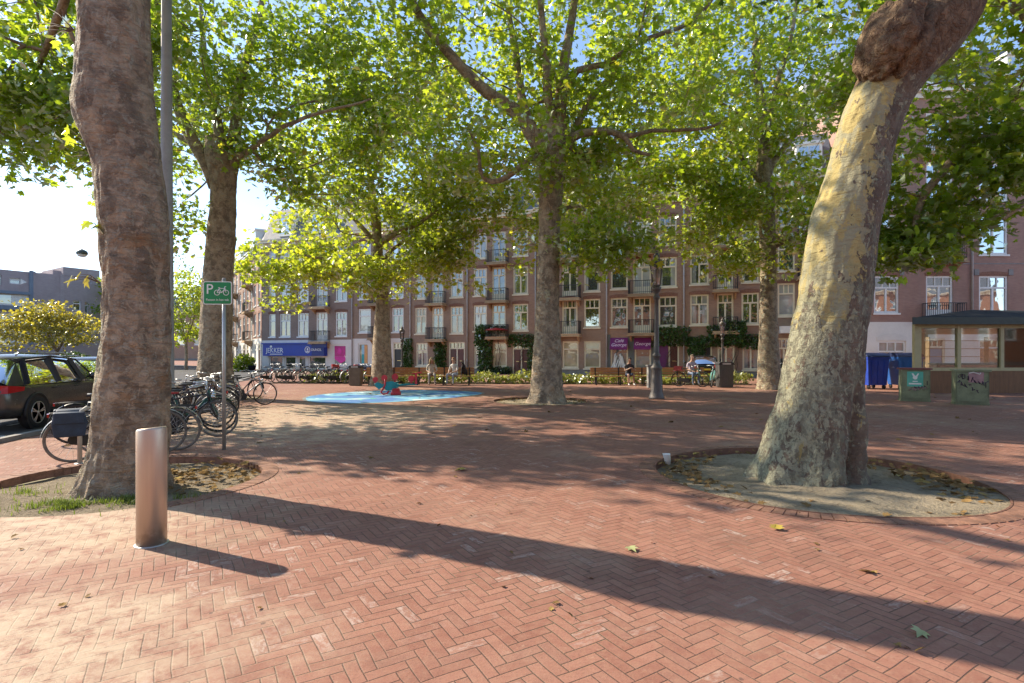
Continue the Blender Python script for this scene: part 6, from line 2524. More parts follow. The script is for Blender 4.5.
M['binmetal'] = simple('bronze grey bin metal', (0.15, 0.125, 0.095), .5, .2, var=.15, sc=5)
M['bindark'] = simple('dark grey bin metal', (0.075, 0.073, 0.07), .5, .2, var=.15, sc=5)
p = G(356, 385.5)
bin_('bronze grey litter bin left of the slim tree', p, .54, .5, 1.0)
p = G(724.5, 387.3)
bin_('dark grey litter bin below the smaller lantern post', p, .62, .5, 1.2, mat='bindark')
p = W(651, 353, 25.5)
t = thing('utility_post', 'squat grey post half hidden behind the big lantern post', 'post', (p.x, p.y, 0))
mb = MB()
mb.box(-.16, .16, -.16, .16, 0, 1.0)
mb.box(-.2, .2, -.2, .2, 1.003, 1.07)
mb.box(-.12, .12, -.168, -.161, .15, .85)
mb.build('casing', M['stone'], t)


# long wooden benches
def bench(label, xa, xb, y, rz=0.0):
    t = thing('park_bench', label, 'bench', ((xa + xb) / 2, y, 0), rz, 'long wooden benches along the planting')
    L = xb - xa
    for nm, boxes in (('seat', [(-.27 + .13 * k, -.27 + .13 * k + .115, .42, .46) for k in range(4)]), ('backrest', [(.27, .305, .50 + .13 * k, .50 + .13 * k + .115) for k in range(3)])):
        mb = MB()
        for (a, b_, c, d) in boxes:
            mb.box(-L / 2, L / 2, a, b_, c, d)
        mb.build(nm, M['benchwood'], t)
    n = max(2, int(L / 1.3) + 1)
    for k in range(n):
        x = -L / 2 + .25 + (L - .5) * k / (n - 1)
        mb = MB()
        mb.box(x - .03, x + .03, -.24, -.18, 0, .42)
        mb.box(x - .03, x + .03, .20, .26, 0, .42)
        mb.box(x - .028, x + .028, .235, .268, .42, .88)
        mb.box(x - .028, x + .028, -.24, .26, .385, .418)
        mb.build('leg', M['iron'], t)
    return t


M['benchwood'] = wood_mat('orange brown hardwood', (0.30, 0.135, 0.05), (0.46, 0.24, 0.095), 0, .55)
bx = lambda px, d: (px - 512) / F * d
bench('long wooden bench on the left where two people sit', bx(388, 27.8), bx(474, 27.8), 27.8)
bench('empty wooden bench mostly hidden behind the slim tree', bx(365, 28.0), bx(387, 28.0), 28.0)
bench('long wooden bench on the right with a man at its end', bx(591, 27.6), bx(648, 27.6), 27.6)
bench('wooden bench behind the big lantern post', bx(652, 27.7), bx(706, 27.7), 27.7)


# ------------------------------------------------------------------ people
SKIN = simple('light skin', (0.50, 0.30, 0.21), .5, var=.06)
SKIND = simple('tanned skin', (0.32, 0.17, 0.11), .5, var=.06)


def person(label, loc, rz, skin, shirt, trousers, shoes, hair, long_hair=False, shorts=False, lean=.1, sleeve=.5, knees=(0, 0), arms=0, seat=.46, sc=1.0):
    """a seated figure facing -y"""
    t = thing('person', label, 'person', loc, rz)
    t.scale = (sc,) * 3
    J = []
    E = []

    def j(p, r, par=None):
        J.append((Vector(p), r))
        if par is not None:
            E.append((par, len(J) - 1))
        return len(J) - 1
    s0 = seat + .10
    ly = -lean
    pel = j((0, .02, s0), (.155, .12))
    bel = j((0, .02 + ly * .25, s0 + .17), (.135, .105), pel)
    che = j((0, .03 + ly * .7, s0 + .36), (.165, .115), bel)
    sh = j((0, .03 + ly * .95, s0 + .47), (.10, .085), che)
    nk = j((0, .02 + ly * 1.05, s0 + .55), (.055, .055), sh)
    he = j((0, -.005 + ly * 1.2, s0 + .63), (.062, .07), nk)
    hd_ = j((0, -.01 + ly * 1.25, s0 + .72), (.078, .098), he)
    top = j((0, .0 + ly * 1.28, s0 + .80), (.055, .07), hd_)
    hands = []
    for k, s in enumerate((-1, 1)):
        a = j((s * .19, .03 + ly * .9, s0 + .43), (.058, .06), sh)
        e = j((s * .25, -.06 + ly * .8, s0 + .17), (.043, .045), a)
        if arms == 0:
            wr = (s * .12, -.30 + ly * .7, s0 + .10)
        else:
            wr = (s * .06, -.26 + ly, s0 + .30)
        w_ = j(wr, (.029, .026), e)
        d = (Vector(wr) - J[e][0]).normalized()
        ha = j(Vector(wr) + d * .06, (.036, .02), w_)
        hands.append((Vector(wr) + d * .07, d, s))
        h = j((s * .10, -.02, s0 - .02), (.095, .09), pel)
        ky = -.46 + knees[k]
        kn = j((s * .14, ky, s0 - .01), (.065, .065), h)
        ca = j((s * .145, ky + .03, s0 - .22), (.052, .055), kn)
        an = j((s * .15, ky + .02 + knees[k] * .3, .09), (.036, .04), ca)
        to = j((s * .16, ky - .14 + knees[k] * .3, .04), (.04, .03), an)
    me = bpy.data.meshes.new('body')
    me.from_pydata([p for p, r in J], E, [])
    o = bpy.data.objects.new('body', me)
    COL.objects.link(o)
    md = o.modifiers.new('skin', 'SKIN')
    md.use_smooth_shade = True
    sv = me.skin_vertices[0].data
    for i, (p, r) in enumerate(J):
        sv[i].radius = r
    sv[pel].use_root = True
    ss_ = o.modifiers.new('sub', 'SUBSURF')
    ss_.levels = ss_.render_levels = 1
    dg = bpy.context.evaluated_depsgraph_get()
    dg.update()
    bm_ = bpy.data.meshes.new_from_object(o.evaluated_get(dg))
    bpy.data.objects.remove(o)
    mb = MB()
    vs = [tuple(v.co) for v in bm_.vertices]
    fs = [tuple(p.vertices) for p in bm_.polygons]
    mb.add(vs, fs, 0, True)
    # fingers and thumbs
    for p, d, s in hands:
        side = d.cross(Vector((0, 0, 1))).normalized()
        for q in range(4):
            b0 = p + side * (.024 - .016 * q) + d * .01
            L = (.062, .072, .068, .052)[q]
            mb.tube([b0, b0 + d * L * .55 + Vector((0, 0, -.006)), b0 + d * L + Vector((0, 0, -.028))], (.0085, .008, .006), 6)
        b0 = p - side * s * .03 - d * .03
        mb.tube([b0, b0 + d * .03 - side * s * .02, b0 + d * .055 - side * s * .02], (.0095, .009, .007), 6)
    # face: nose, eyes, mouth, ears
    c = J[hd_][0]
    mb.add([(-.012, c.y - .092, c.z + .01), (.012, c.y - .092, c.z + .01), (0, c.y - .122, c.z - .025), (-.016, c.y - .09, c.z - .03), (.016, c.y - .09, c.z - .03)], [(0, 1, 2), (0, 2, 3), (1, 4, 2), (3, 2, 4)], 0)
    for s in (-1, 1):
        mb.ball((s * .03, c.y - .088, c.z + .012), (.011, .007, .007), 8, 6, 4)
        mb.ball((s * .080, c.y + .01, c.z - .005), (.010, .018, .03), 8, 6, 0)
    mb.ball((0, c.y - .088, c.z - .055), (.022, .006, .006), 8, 6, 5)
    body = mb.build('body', [skin, shirt, trousers, shoes, M['blackplastic'], M['redlens']], t)
    zsh = s0 - .0
    for p in body.data.polygons:
        if p.material_index > 3:
            continue
        q = p.center
        arm = abs(q.x) > .17 and q.z > s0 + .02 and q.y > -.36
        if q.z < .105:
            k = 3
        elif q.z > s0 + .50 + 0:
            k = 0
        elif q.z < s0 + .02 + (0.03 if q.y < -.1 else .04) and not (q.y < -.12 and q.z > s0 + .065):
            k = 2
            if shorts and (q.y < -.40 or q.z < s0 - .10):
                k = 0
            if (q - Vector((0, 0, 0))).z > s0 + .05:
                k = 1
        else:
            k = 1
            hand_d = min((q - h_[0]).length for h_ in hands)
            el = s0 + .17
            if arm and q.z < s0 + .43 - sleeve * .26:
                k = 0
            if hand_d < .30 * (1 - sleeve * .2) and q.y < -.09 + ly * .6:
                k = 0
        p.material_index = k
    mb = MB()
    n_, m_ = 16, 10
    vs, fs = [], []
    for i in range(m_ + 1):
        ph = R(5 + 105 * i / m_)
        for q in range(n_):
            a = 2 * math.pi * q / n_
            front = math.sin(a) < -.3
            ph2 = min(ph, R(52)) if front else ph
            v = Vector((math.sin(ph2) * math.cos(a) * .094, math.sin(ph2) * math.sin(a) * .115, math.cos(ph2) * .118))
            v *= 1 + .06 * noise.noise(v * 40)
            vs.append(Vector((c.x, c.y + .008, c.z + .012)) + v)
    for i in range(m_):
        for q in range(n_):
            q2 = (q + 1) % n_
            fs.append((i * n_ + q, (i + 1) * n_ + q, (i + 1) * n_ + q2, i * n_ + q2))
    mb.add(vs, fs, 0, True)
    if long_hair:
        for q in range(14):
            a = R(-25 + 230 * q / 13)
            x, y = .088 * math.cos(a), .10 * math.sin(a)
            mb.tube([(c.x + x, c.y + y, c.z + .03), (c.x + x * 1.25, c.y + y * 1.1, c.z - .10), (c.x + x * 1.4, c.y + y + .02, c.z - .28)], (.026, .03, .012), 6)
    mb.build('hair', hair, t)
    return t


mk = lambda n, c: simple(n, c, .8, var=.12, sc=12)
p = W(431.5, 353, 27.55)
person('woman with long blond hair in pale clothes leaning forward on the left bench', (p.x, p.y, 0), R(12), SKIN, mk('beige knit', (.46, .43, .36)), mk('grey trousers', (.26, .25, .25)), mk('brown shoes', (.14, .08, .05)), mk('blond hair', (.42, .31, .15)), True, False, .22, .9, (.04, .09))
p = W(455, 353, 27.55)
person('person with short reddish hair in a pale shirt and jeans beside the black dog', (p.x, p.y, 0), R(-28), SKIN, mk('pale shirt', (.55, .53, .50)), mk('washed jeans', (.30, .34, .40)), mk('tan shoes', (.3, .16, .08)), mk('reddish hair', (.28, .14, .06)), False, False, .12, .9, (-.06, .05))
p = W(628.5, 353, 27.35)
person('man in a dark shirt and navy shorts at the end of the right bench', (p.x, p.y, 0), R(6), SKIND, mk('black shirt', (.03, .03, .035)), mk('navy shorts', (.015, .03, .075)), mk('white trainers', (.6, .6, .58)), mk('black hair', (.015, .012, .01)), False, True, .14, .45, (-.03, .05), 1)
p = W(691.5, 353, 27.5)
person('person in a lilac shirt and jeans sitting behind the right bicycles', (p.x, p.y, 0), R(8), SKIN, mk('lilac shirt', (.42, .36, .44)), mk('blue jeans', (.12, .17, .26)), mk('dark shoes', (.05, .05, .05)), mk('grey brown hair', (.2, .14, .1)), False, False, .06, .6, (0, .03), sc=1.1)


def dog(label, loc, rz):
    """a prick-eared dog sitting upright on its haunches, facing -y"""
    t = thing('dog', label, 'dog', loc, rz)
    J = [((0, .10, .16), (.10, .11)), ((0, .04, .30), (.105, .115)), ((0, -.05, .44), (.10, .115)), ((0, -.10, .55), (.065, .075)), ((0, -.14, .64), (.06, .065)), ((0, -.20, .665), (.055, .055)), ((0, -.30, .635), (.03, .03))]
    E = [(i, i + 1) for i in range(6)]
    for s in (-1, 1):
        a = len(J)
        J += [((s * .08, -.09, .42), (.05, .055)), ((s * .085, -.10, .24), (.032, .034)), ((s * .085, -.12, .06), (.024, .025)), ((s * .085, -.17, .025), (.03, .02))]
        E += [(2, a), (a, a + 1), (a + 1, a + 2), (a + 2, a + 3)]
        a = len(J)
        J += [((s * .12, .05, .17), (.07, .075)), ((s * .14, -.07, .22), (.045, .05)), ((s * .14, .04, .06), (.03, .03)), ((s * .14, -.10, .025), (.03, .02))]
        E += [(0, a), (a, a + 1), (a + 1, a + 2), (a + 2, a + 3)]
    a = len(J)
    J += [((0, .24, .08), (.035, .035)), ((0, .38, .04), (.03, .03)), ((.08, .48, .03), (.015, .015))]
    E += [(0, a), (a, a + 1), (a + 1, a + 2)]
    me = bpy.data.meshes.new('body')
    me.from_pydata([p for p, r in J], E, [])
    o = bpy.data.objects.new('body', me)
    COL.objects.link(o)
    md = o.modifiers.new('skin', 'SKIN')
    md.use_smooth_shade = True
    for i, (p, r) in enumerate(J):
        me.skin_vertices[0].data[i].radius = r
    me.skin_vertices[0].data[0].use_root = True
    s_ = o.modifiers.new('sub', 'SUBSURF')
    s_.levels = s_.render_levels = 1
    dg = bpy.context.evaluated_depsgraph_get()
    dg.update()
    bm_ = bpy.data.meshes.new_from_object(o.evaluated_get(dg))
    bpy.data.objects.remove(o)
    mb = MB()
    mb.add([tuple(v.co) for v in bm_.vertices], [tuple(p.vertices) for p in bm_.polygons], 0, True)
    for s in (-1, 1):
        mb.add([(s * .02, -.16, .71), (s * .065, -.15, .70), (s * .04, -.135, .70), (s * .055, -.15, .82)], [(0, 1, 3), (1, 2, 3), (2, 0, 3)], 0)
        mb.ball((s * .03, -.245, .685), .009, 6, 5, 1)
    mb.ball((0, -.325, .64), .015, 6, 5, 1)
    mb.build('body', [mk('black fur', (.022, .02, .02)), M['brass']], t)
    return t


p = W(464, 353, 27.75)
dog('black prick-eared dog sitting on the left bench beside the person in jeans', (p.x, p.y, .46), R(-15))

# ------------------------------------------------------------------ seesaw in the play area
p = W(395, 353, 21.0)
t = thing('seesaw', 'red and teal spring seesaw standing on the blue play surface', 'seesaw', (p.x, p.y, 0), R(8))
M['tealpaint'] = simple('teal play board', (0.015, 0.24, 0.24), .4, var=.12, sc=4)
M['redplay'] = simple('red play board', (0.60, 0.03, 0.04), .4, var=.12, sc=4)
mb = MB()
mb.tube([(-.78, 0, .42), (-.45, 0, .36), (0, 0, .36), (.4, 0, .40), (.84, 0, .42)], .04, 8)
mb.build('beam', M['tealpaint'], t)
mb = MB()
mb.prism([(-.74, .34), (-.60, .22), (-.46, .30), (-.30, .17), (-.06, .20), (.12, .30), (.10, .44), (-.10, .54), (-.30, .52), (-.46, .42), (-.62, .50), (-.74, .48)][::-1], -.075, -.045)
mb.build('side_board', M['tealpaint'], t)
mb = MB()
mb.tube([(-.36, -.09, .62), (-.37, -.09, .40), (-.44, -.09, .24), (-.52, -.09, .12), (-.44, -.09, .04), (-.30, -.09, .06), (-.22, -.09, .16)], .034, 8)
mb.build('board_edge', M['redplay'], t)
for (x, z, r_) in ((-.74, .60, .10), (-.40, .66, .115), (.0, .70, .125), (.62, .62, .125)):
    mb = MB()
    mb.lathe([(.001, -.035), (r_, -.035), (r_, .035), (.001, .035)], 18, 0, (x, z), False, 'y')
    mb.bar((x, 0, .38), (x, 0, z - r_ + .02), .06, .05)
    mb.build('pad', M['redplay'], t)
mb = MB()
mb.box(.76, .84, -.14, .14, .42, .84)
mb.bar((.66, 0, .82), (1.02, 0, .87), .05, .04)
mb.build('backrest', M['redplay'], t)
mb = MB()
mb.tube([(.03 + .1 * math.cos(a), .1 * math.sin(a), .10 + a * .0165) for a in np.linspace(0, 8 * math.pi, 60)], .016, 6)
mb.build('spring', M['tealpaint'], t)
mb = MB()
mb.lathe([(.2, 0.005), (.2, .1), (.17, .13), (.14, .25), (.13, .26)], 16, 0, (.03, 0))
mb.build('base', M['redplay'], t)


# ------------------------------------------------------------------ wheeled containers and cabinets on the right
def container(label, loc, rz, mat, w=1.24, d=1.0, h=1.15):
    t = thing('waste_container', label, 'waste container', loc, rz, 'blue wheeled waste containers')
    mb = MB()
    k = .86
    z0 = .18
    v = [(-w / 2 * k, -d / 2 * k, z0), (w / 2 * k, -d / 2 * k, z0), (w / 2 * k, d / 2 * k, z0), (-w / 2 * k, d / 2 * k, z0), (-w / 2, -d / 2, h), (w / 2, -d / 2, h), (w / 2, d / 2, h), (-w / 2, d / 2, h)]
    mb.add(v, [(0, 3, 2, 1), (0, 1, 5, 4), (1, 2, 6, 5), (2, 3, 7, 6), (3, 0, 4, 7), (4, 5, 6, 7)])
    mb.box(-w / 2 - .04, w / 2 + .04, -d / 2 - .04, d / 2 + .04, h + .002, h + .08)
    for x in (-.3, 0, .3):
        mb.bar((x * k, -d / 2 * k - .012, z0 + .05), (x, -d / 2 - .012, h - .1), .05, .025)
    mb.build('container_body', M[mat], t)
    mb = MB()
    n = 12
    vs, fs = [], []
    for i in range(n + 1):
        a = math.pi * i / n
        for x in (-w / 2 - .03, w / 2 + .03):
            vs.append((x, -(d / 2 + .03) * math.cos(a), h + .085 + .19 * math.sin(a)))
    for i in range(n):
        fs.append((2 * i, 2 * i + 1, 2 * i + 3, 2 * i + 2))
    fs.append(tuple(2 * i for i in range(n + 1)))
    fs.append(tuple(2 * i + 1 for i in range(n, -1, -1)))
    mb.add(vs, fs, 0, False)
    mb.tube([(-w / 2 + .1, -d / 2 - .06, h + .1), (w / 2 - .1, -d / 2 - .06, h + .1)], .02, 6)
    mb.build('lid', M['darkblue'], t)
    for x in (-w * .36, w * .36):
        for y in (-d * .34, d * .34):
            mb = MB()
            mb.tube([(x - .025, y, .1), (x + .025, y, .1)], .1, 14)
            mb.bar((x, y, .1), (x, y, .2), .07, .05)
            mb.build('wheel', M['blackplastic'], t)
    return t


M['binblue'] = simple('blue plastic', (0.012, 0.050, 0.36), .45, var=.12, sc=3)
M['binblue2'] = simple('paler blue plastic', (0.015, 0.10, 0.36), .45, var=.12, sc=3)
M['darkblue'] = simple('dark blue plastic', (0.015, 0.03, 0.10), .5, var=.12, sc=3)
p = G(871, 388.6)
container('deep blue waste container, left one of the two beside the white wall', p, R(4), 'binblue', 1.0, .95, 1.36)
p = G(904, 388.6)
container('paler blue waste container, partly behind the cabinet with the teal poster', p, R(-3), 'binblue2', 1.08, .95, 1.36)


def cabinet(label, px0, px1, ybase, h, roofmat):
    d = F * CH / (ybase - HY)
    x0, x1 = (px0 - 512) / F * d, (px1 - 512) / F * d
    t = thing('electrical_cabinet', label, 'cabinet', ((x0 + x1) / 2, d, 0), R(-26), 'green electrical cabinets')
    w = x1 - x0
    mb = MB()
    mb.box(-w / 2 + .03, w / 2 - .03, 0, .45, .06, h - .06)
    mb.box(-w / 2 + .01, w / 2 - .01, .012, .44, 0, .058)
    mb.build('casing', M['cabgreen'], t)
    mb = MB()
    mb.box(-w / 2 - .02, w / 2 + .02, -.05, .5, h - .057, h)
    mb.build('roof', M[roofmat], t)
    mb = MB()
    mb.box(-w / 2 + .07, w / 2 - .07, -.014, -.001, .12, h - .1)
    dr = mb.build('door', M['cabgreen'], t)
    mb = MB()
    mb.box(w / 2 - .13, w / 2 - .11, -.03, -.015, h * .5, h * .62)
    mb.build('handle', M['iron'], dr)
    return t, dr, w


M['cabgreen'] = simple('weathered grey green paint', (0.19, 0.215, 0.13), .6, var=.22, sc=4)
M['reddust'] = simple('dusty red lid', (0.22, 0.08, 0.07), .6, var=.2)
M['cabposter'] = simple('teal green poster', (0.10, 0.42, 0.34), .5, var=.08)
M['graf'] = simple('dark violet spray paint', (0.06, 0.025, 0.075), .5, var=.2)
M['graf2'] = simple('pink grey spray paint', (0.40, 0.24, 0.26), .5, var=.2)
t, dr, w = cabinet('green electrical cabinet with a teal poster', 903, 928.5, 401.5, 1.12, 'reddust')
mb = MB()
mb.box(-.24, .20, -.019, -.0145, .50, 1.0)
po = mb.build('poster', M['cabposter'], dr)
mb = MB()
mb.lathe([(.001, -.0225), (.065, -.0225), (.065, -.0195), (.001, -.0195)], 14, 0, (-.02, .80), False, 'y')
mb.add([(-.12, -.0215, .94), (-.07, -.0215, .94), (-.01, -.0215, .84), (.05, -.0215, .94), (.09, -.0215, .94), (.02, -.0215, .78), (-.05, -.0215, .78)], [(0, 6, 5, 4, 3, 2, 1)])
mb.box(-.19, .15, -.0225, -.0195, .57, .62)
mb.box(-.09, .05, -.0225, -.0195, .655, .69)
mb.build('emblem', M['lettering'], dr)
rg = random.Random(8)


def scrawl(parent, x0, x1, z, h, mat, n, slope=0.0, y=-.02, seed=1):
    rg = random.Random(seed)
    mb = MB()
    for k in range(n):
        cx = x0 + (x1 - x0) * (k + .5) / n
        cz = z + slope * (cx - x0)
        w = (x1 - x0) / n * .5
        pts = []
        for j in range(5):
            pts.append((cx + rg.uniform(-w, w), y, cz + rg.uniform(-h / 2, h / 2)))
        mb.tube(pts, .011, 4)
    mb.build('graffiti', M[mat], parent)


scrawl(dr, -.2, .3, .40, .12, 'graf2', 6, .1, seed=2)
scrawl(dr, -.05, .3, .47, .08, 'graf', 4, .1, seed=9)
t, dr, w = cabinet('green electrical cabinet covered in violet graffiti', 958, 986.5, 405, 1.10, 'cabgreen')
mb = MB()
mb.box(-.10, .28, -.019, -.0145, .70, 1.02)
mb.build('sticker', M['graf2'], dr)
scrawl(dr, -.36, .40, .93, .20, 'graf', 8, -.38, -.024, seed=4)
scrawl(dr, -.38, .16, .72, .16, 'graf', 6, -.5, -.021, seed=5)
mb = MB()
mb.tube([(-.08, -.026, .99), (.02, -.026, 1.02), (.18, -.026, .96), (.2, -.026, 1.01)], .018, 4)
mb.build('graffiti', M['lettering'], dr)
# green box with white lettering by the café
p = W(667.5, 353, 32.0)
t = thing('planter_box', 'small bright green box with white lettering behind the big lantern post', 'box', (p.x, p.y, 0))
mb = MB()
mb.box(-.30, .30, 0, .4, .28, .70)
mb.box(-.33, .33, -.03, .43, .703, .74)
b_ = mb.build('box_body', simple('bright green plastic', (0.02, .33, .06), .45, var=.08), t)
mb = MB()
mb.box(-.2, .16, -.012, -.001, .53, .58)
mb.box(-.14, .2, -.012, -.001, .42, .47)
mb.build('lettering', M['lettering'], b_)
mb = MB()
for x in (-.26, .26):
    for y in (.05, .35):
        mb.box(x - .03, x + .03, y - .03, y + .03, 0, .279)
mb.build('leg', M['iron'], t)

# wire with a hanging street light
a_, m_, b_ = Vector((-36, 34.5, 10.4)), W(82, 249, 25), Vector((-11.1, 20.3, 5.2))
mb = MB()
pts = []
for k in range(13):
    q = k / 12
    pts.append(a_.lerp(m_, q) + Vector((0, 0, -.35 * 4 * q * (1 - q))))
for k in range(1, 9):
    q = k / 8
    pts.append(m_.lerp(b_, q) + Vector((0, 0, -.15 * 4 * q * (1 - q))))
mb.tube(pts, .014, 5)
tag(mb.build('overhead_wire', M['zinc']), 'thin overhead wire crossing the pale sky on the left', 'wire')
t = thing('hanging_lamp', 'flat grey lamp hanging from the overhead wire', 'street lamp', m_ + Vector((0, 0, -.02)))
mb = MB()
mb.lathe([(.10, -.02), (.2, -.08), (.23, -.18), (.22, -.22), (.1, -.23)], 20)
mb.build('housing', simple('green grey lamp metal', (.10, .13, .12), .5, .2), t)
mb = MB()
mb.lathe([(.19, -.225), (.18, -.30), (.10, -.34), (.001, -.35)], 20)
mb.build('diffuser', M['white'], t)
mb = MB()
mb.tube([(0, 0, .03), (0, 0, -.03)], .03, 8)
mb.build('clamp', M['iron'], t)
# ------------------------------------------------------------------ climbing plants and planting
def climber(label, boxes, n, size, mat, l, off=(.04, .40), name='climbing_plant'):
    """boxes: picture rectangles on the terrace front, filled with leaves standing off the wall"""
    px = sum(b[0] + b[1] for b in boxes) / (2 * len(boxes))
    base = TP(px) - TIN * .12
    t = thing(name, label, 'plant', base)
    rg = random.Random(int(px))
    pts = []
    tot = sum((b[1] - b[0]) * (b[3] - b[2]) for b in boxes)
    for (a, b, y0, y1) in boxes:
        k = int(n * (b - a) * (y1 - y0) / tot)
        made = tries = 0
        while made < k and tries < 20 * k:
            tries += 1
            u, v = rg.random(), rg.random()
            X = a + (b - a) * u
            Y = y0 + (y1 - y0) * v
            e = 1 - max(abs(u - .5) * 2, abs(v - .5) * 2) ** 3
            if noise.noise(Vector((X * .35, Y * .35, 2))) < -.18 - .25 * e:
                continue
            d = rg.uniform(*off) * (.35 + .65 * e)
            pts.append(tuple(TP(X) - TIN * d + Vector((0, 0, tz(X, Y))) - base))
            made += 1
    leaf_cloud('foliage', pts, size, mat, RNG, None, 1.4, t, droop=.5)
    mb = MB()
    lo = max(tz(b[0], b[3]) for b in boxes)
    for k in range(3):
        q = [Vector((rg.uniform(-.2, .2), rg.uniform(-.05, .02), 0))]
        bx0 = boxes[0]
        zt = tz((bx0[0] + bx0[1]) / 2, bx0[2])
        for s in range(1, 6):
            X = bx0[0] + (bx0[1] - bx0[0]) * rg.uniform(.3, .7)
            q.append(TP(X) - TIN * .1 - base + Vector((0, 0, zt * s / 5)))
        mb.tube(q, (.03, .025, .02, .015, .012, .008), 5)
    mb.build('stem', BARKD, t)


climber('ivy column between the black door and the ivy window, left of the balcony', [(402.5, 413, 338, 374)], 900, .15, IVY, 410)
climber('narrow ivy column under the balcony of the house with paired red doors', [(435, 446.5, 339, 373)], 1000, .15, IVY, 410)
climber('big climbing bush beside the ground floor blind', [(479, 493, 340, 377), (476, 492, 325, 345)], 1900, .16, IVY, 467, (.05, .7))
climber('green creeper hanging along the top of the red doors left of the middle tree', [(508, 540, 334, 346), (528, 537, 345, 373)], 1100, .15, IVY, 467)
climber('low green shrub under the cream blind', [(490, 512, 367, 377)], 420, .16, HEDGE, 467, (.1, .8), 'shrub')
climber('dark creeper trailing above the purple panel', [(652, 690, 327, 346), (688, 705, 338, 356)], 1300, .16, IVY, 606, (.04, .5))
climber('round green bush growing on the balcony right of the second lantern post', [(722, 746, 321, 346)], 1200, .16, IVY, 683, (.1, .9), 'balcony_plant')
climber('creeper over the doors and window of the house behind the bicycles', [(690, 720, 336, 347), (738, 768, 334, 348), (708, 724, 326, 336)], 1300, .16, IVY, 683, (.04, .5))
climber('balcony box of plants with red flowers', [(490, 507, 326, 333)], 260, .13, HEDGE, 467, (.55, .95), 'balcony_plant')
# red parasol edge on that balcony
pc = TP(499) - TIN * .55
t = thing('parasol', 'small red parasol open on the balcony above the climbing bush', 'parasol', pc + Vector((0, 0, 2.95)), TRZ)
mb = MB()
mb.lathe([(.95, .42), (.5, .56), (.03, .64)], 12)
mb.build('canopy', M['red'], t)
mb = MB()
mb.tube([(0, 0, 0), (0, 0, .6)], .02, 6)
mb.build('pole', M['alu'], t)

# bright bush at the corner of the side street, pot and pink flowers
def bush(label, loc, r, n, size, mat, name='shrub', seed=1, cat='plant'):
    t = thing(name, label, cat, loc)
    rg = random.Random(seed)
    pts = []
    while len(pts) < n:
        v = Vector((rg.gauss(0, 1), rg.gauss(0, 1), rg.gauss(0, 1))).normalized() * rg.random() ** .4
        p = Vector((v.x * r[0], v.y * r[1], r[2] * (.85 + v.z)))
        if p.z < .05 or noise.noise(p * 1.6 + Vector((seed, 0, 0))) < -.25:
            continue
        pts.append(tuple(p))
    leaf_cloud('foliage', pts, size, mat, RNG, None, 1.2, t, droop=.2)
    mb = MB()
    for k in range(6):
        a = k * 1.05
        mb.tube([(.1 * math.cos(a), .1 * math.sin(a), 0), (r[0] * .3 * math.cos(a), r[1] * .3 * math.sin(a), r[2] * .7), (r[0] * .6 * math.cos(a), r[1] * .6 * math.sin(a), r[2] * 1.3)], (.03, .02, .008), 5)
    mb.build('stem', BARKD, t)
    return t


p = W(243, 353, 47.5)
bush('bright yellow green bush on the corner of the side street', (p.x, p.y, 0), (1.0, .9, .85), 900, .19, LEAFY, seed=3)
p = W(252, 353, 47.2)
t = thing('plant_pot', 'dark pot between the bright bush and the bicycle row', 'pot', (p.x, p.y, 0))
mb = MB()
mb.lathe([(.25, 0), (.34, .5), (.36, .52), (.30, .53), (.28, .48)], 16)
mb.build('pot', M['iron'], t)
PINK = leaf_mat('pink flowers', ((.4, .03, .12), (.6, .08, .25), (.7, .2, .3)), ((.4, .03, .12), (.6, .1, .25), (.6, .2, .3)), .3)
p = W(226, 353, 49)
bush('bush of pink flowers seen just right of the sign post', (p.x, p.y, 0), (.7, .6, .7), 420, .15, PINK, 'flowering_shrub', 4)
hx = [(-33.0, 37, 2.6), (-30.2, 37.5, 2.4), (-27.6, 38, 2.2), (-35.5, 36.5, 2.6)]
for k, (x, y, r) in enumerate(hx):
    bush(('clipped round shrub behind the cars, below the golden tree', 'clipped round shrub behind the cars, right of the golden trunk', 'clipped round shrub nearest the thick trunk, behind the cars', 'clipped round shrub behind the cars at the left edge')[k],
         (x, y, 0), (1.5, 1.2, .95), 1100, .17, HEDGE, seed=10 + k)

# long planting strip of loose yellow green plants
def strip_pts(n, xr, yf, h, seed):
    rg = random.Random(seed)
    out = []
    for _ in range(n):
        x = rg.uniform(*xr)
        y0, y1 = yf(x)
        y = rg.uniform(y0, y1)
        k = .35 + .65 * max(0, noise.noise(Vector((x * .7, y, seed))) + .5)
        out.append((x, y, .02 + h * k * rg.random() ** .6))
    return out


def yf(x):
    c = 29.9 - (x + 12) * .062
    return c - .75, c + .7


STRAW = leaf_mat('pale yellow green bed plants', ((0.14, 0.16, 0.035), (0.30, 0.29, 0.09), (0.45, 0.36, 0.16)), ((0.3, 0.36, 0.04), (0.5, 0.5, 0.1), (0.5, 0.42, 0.15)), 0.45)
pts = strip_pts(6200, (-11.3, 12.3), yf, .62, 5)
g1 = leaf_cloud('ground_cover', pts, .15, STRAW, RNG, None, 1.6, None, droop=-.8)
tag(g1, kind='stuff')

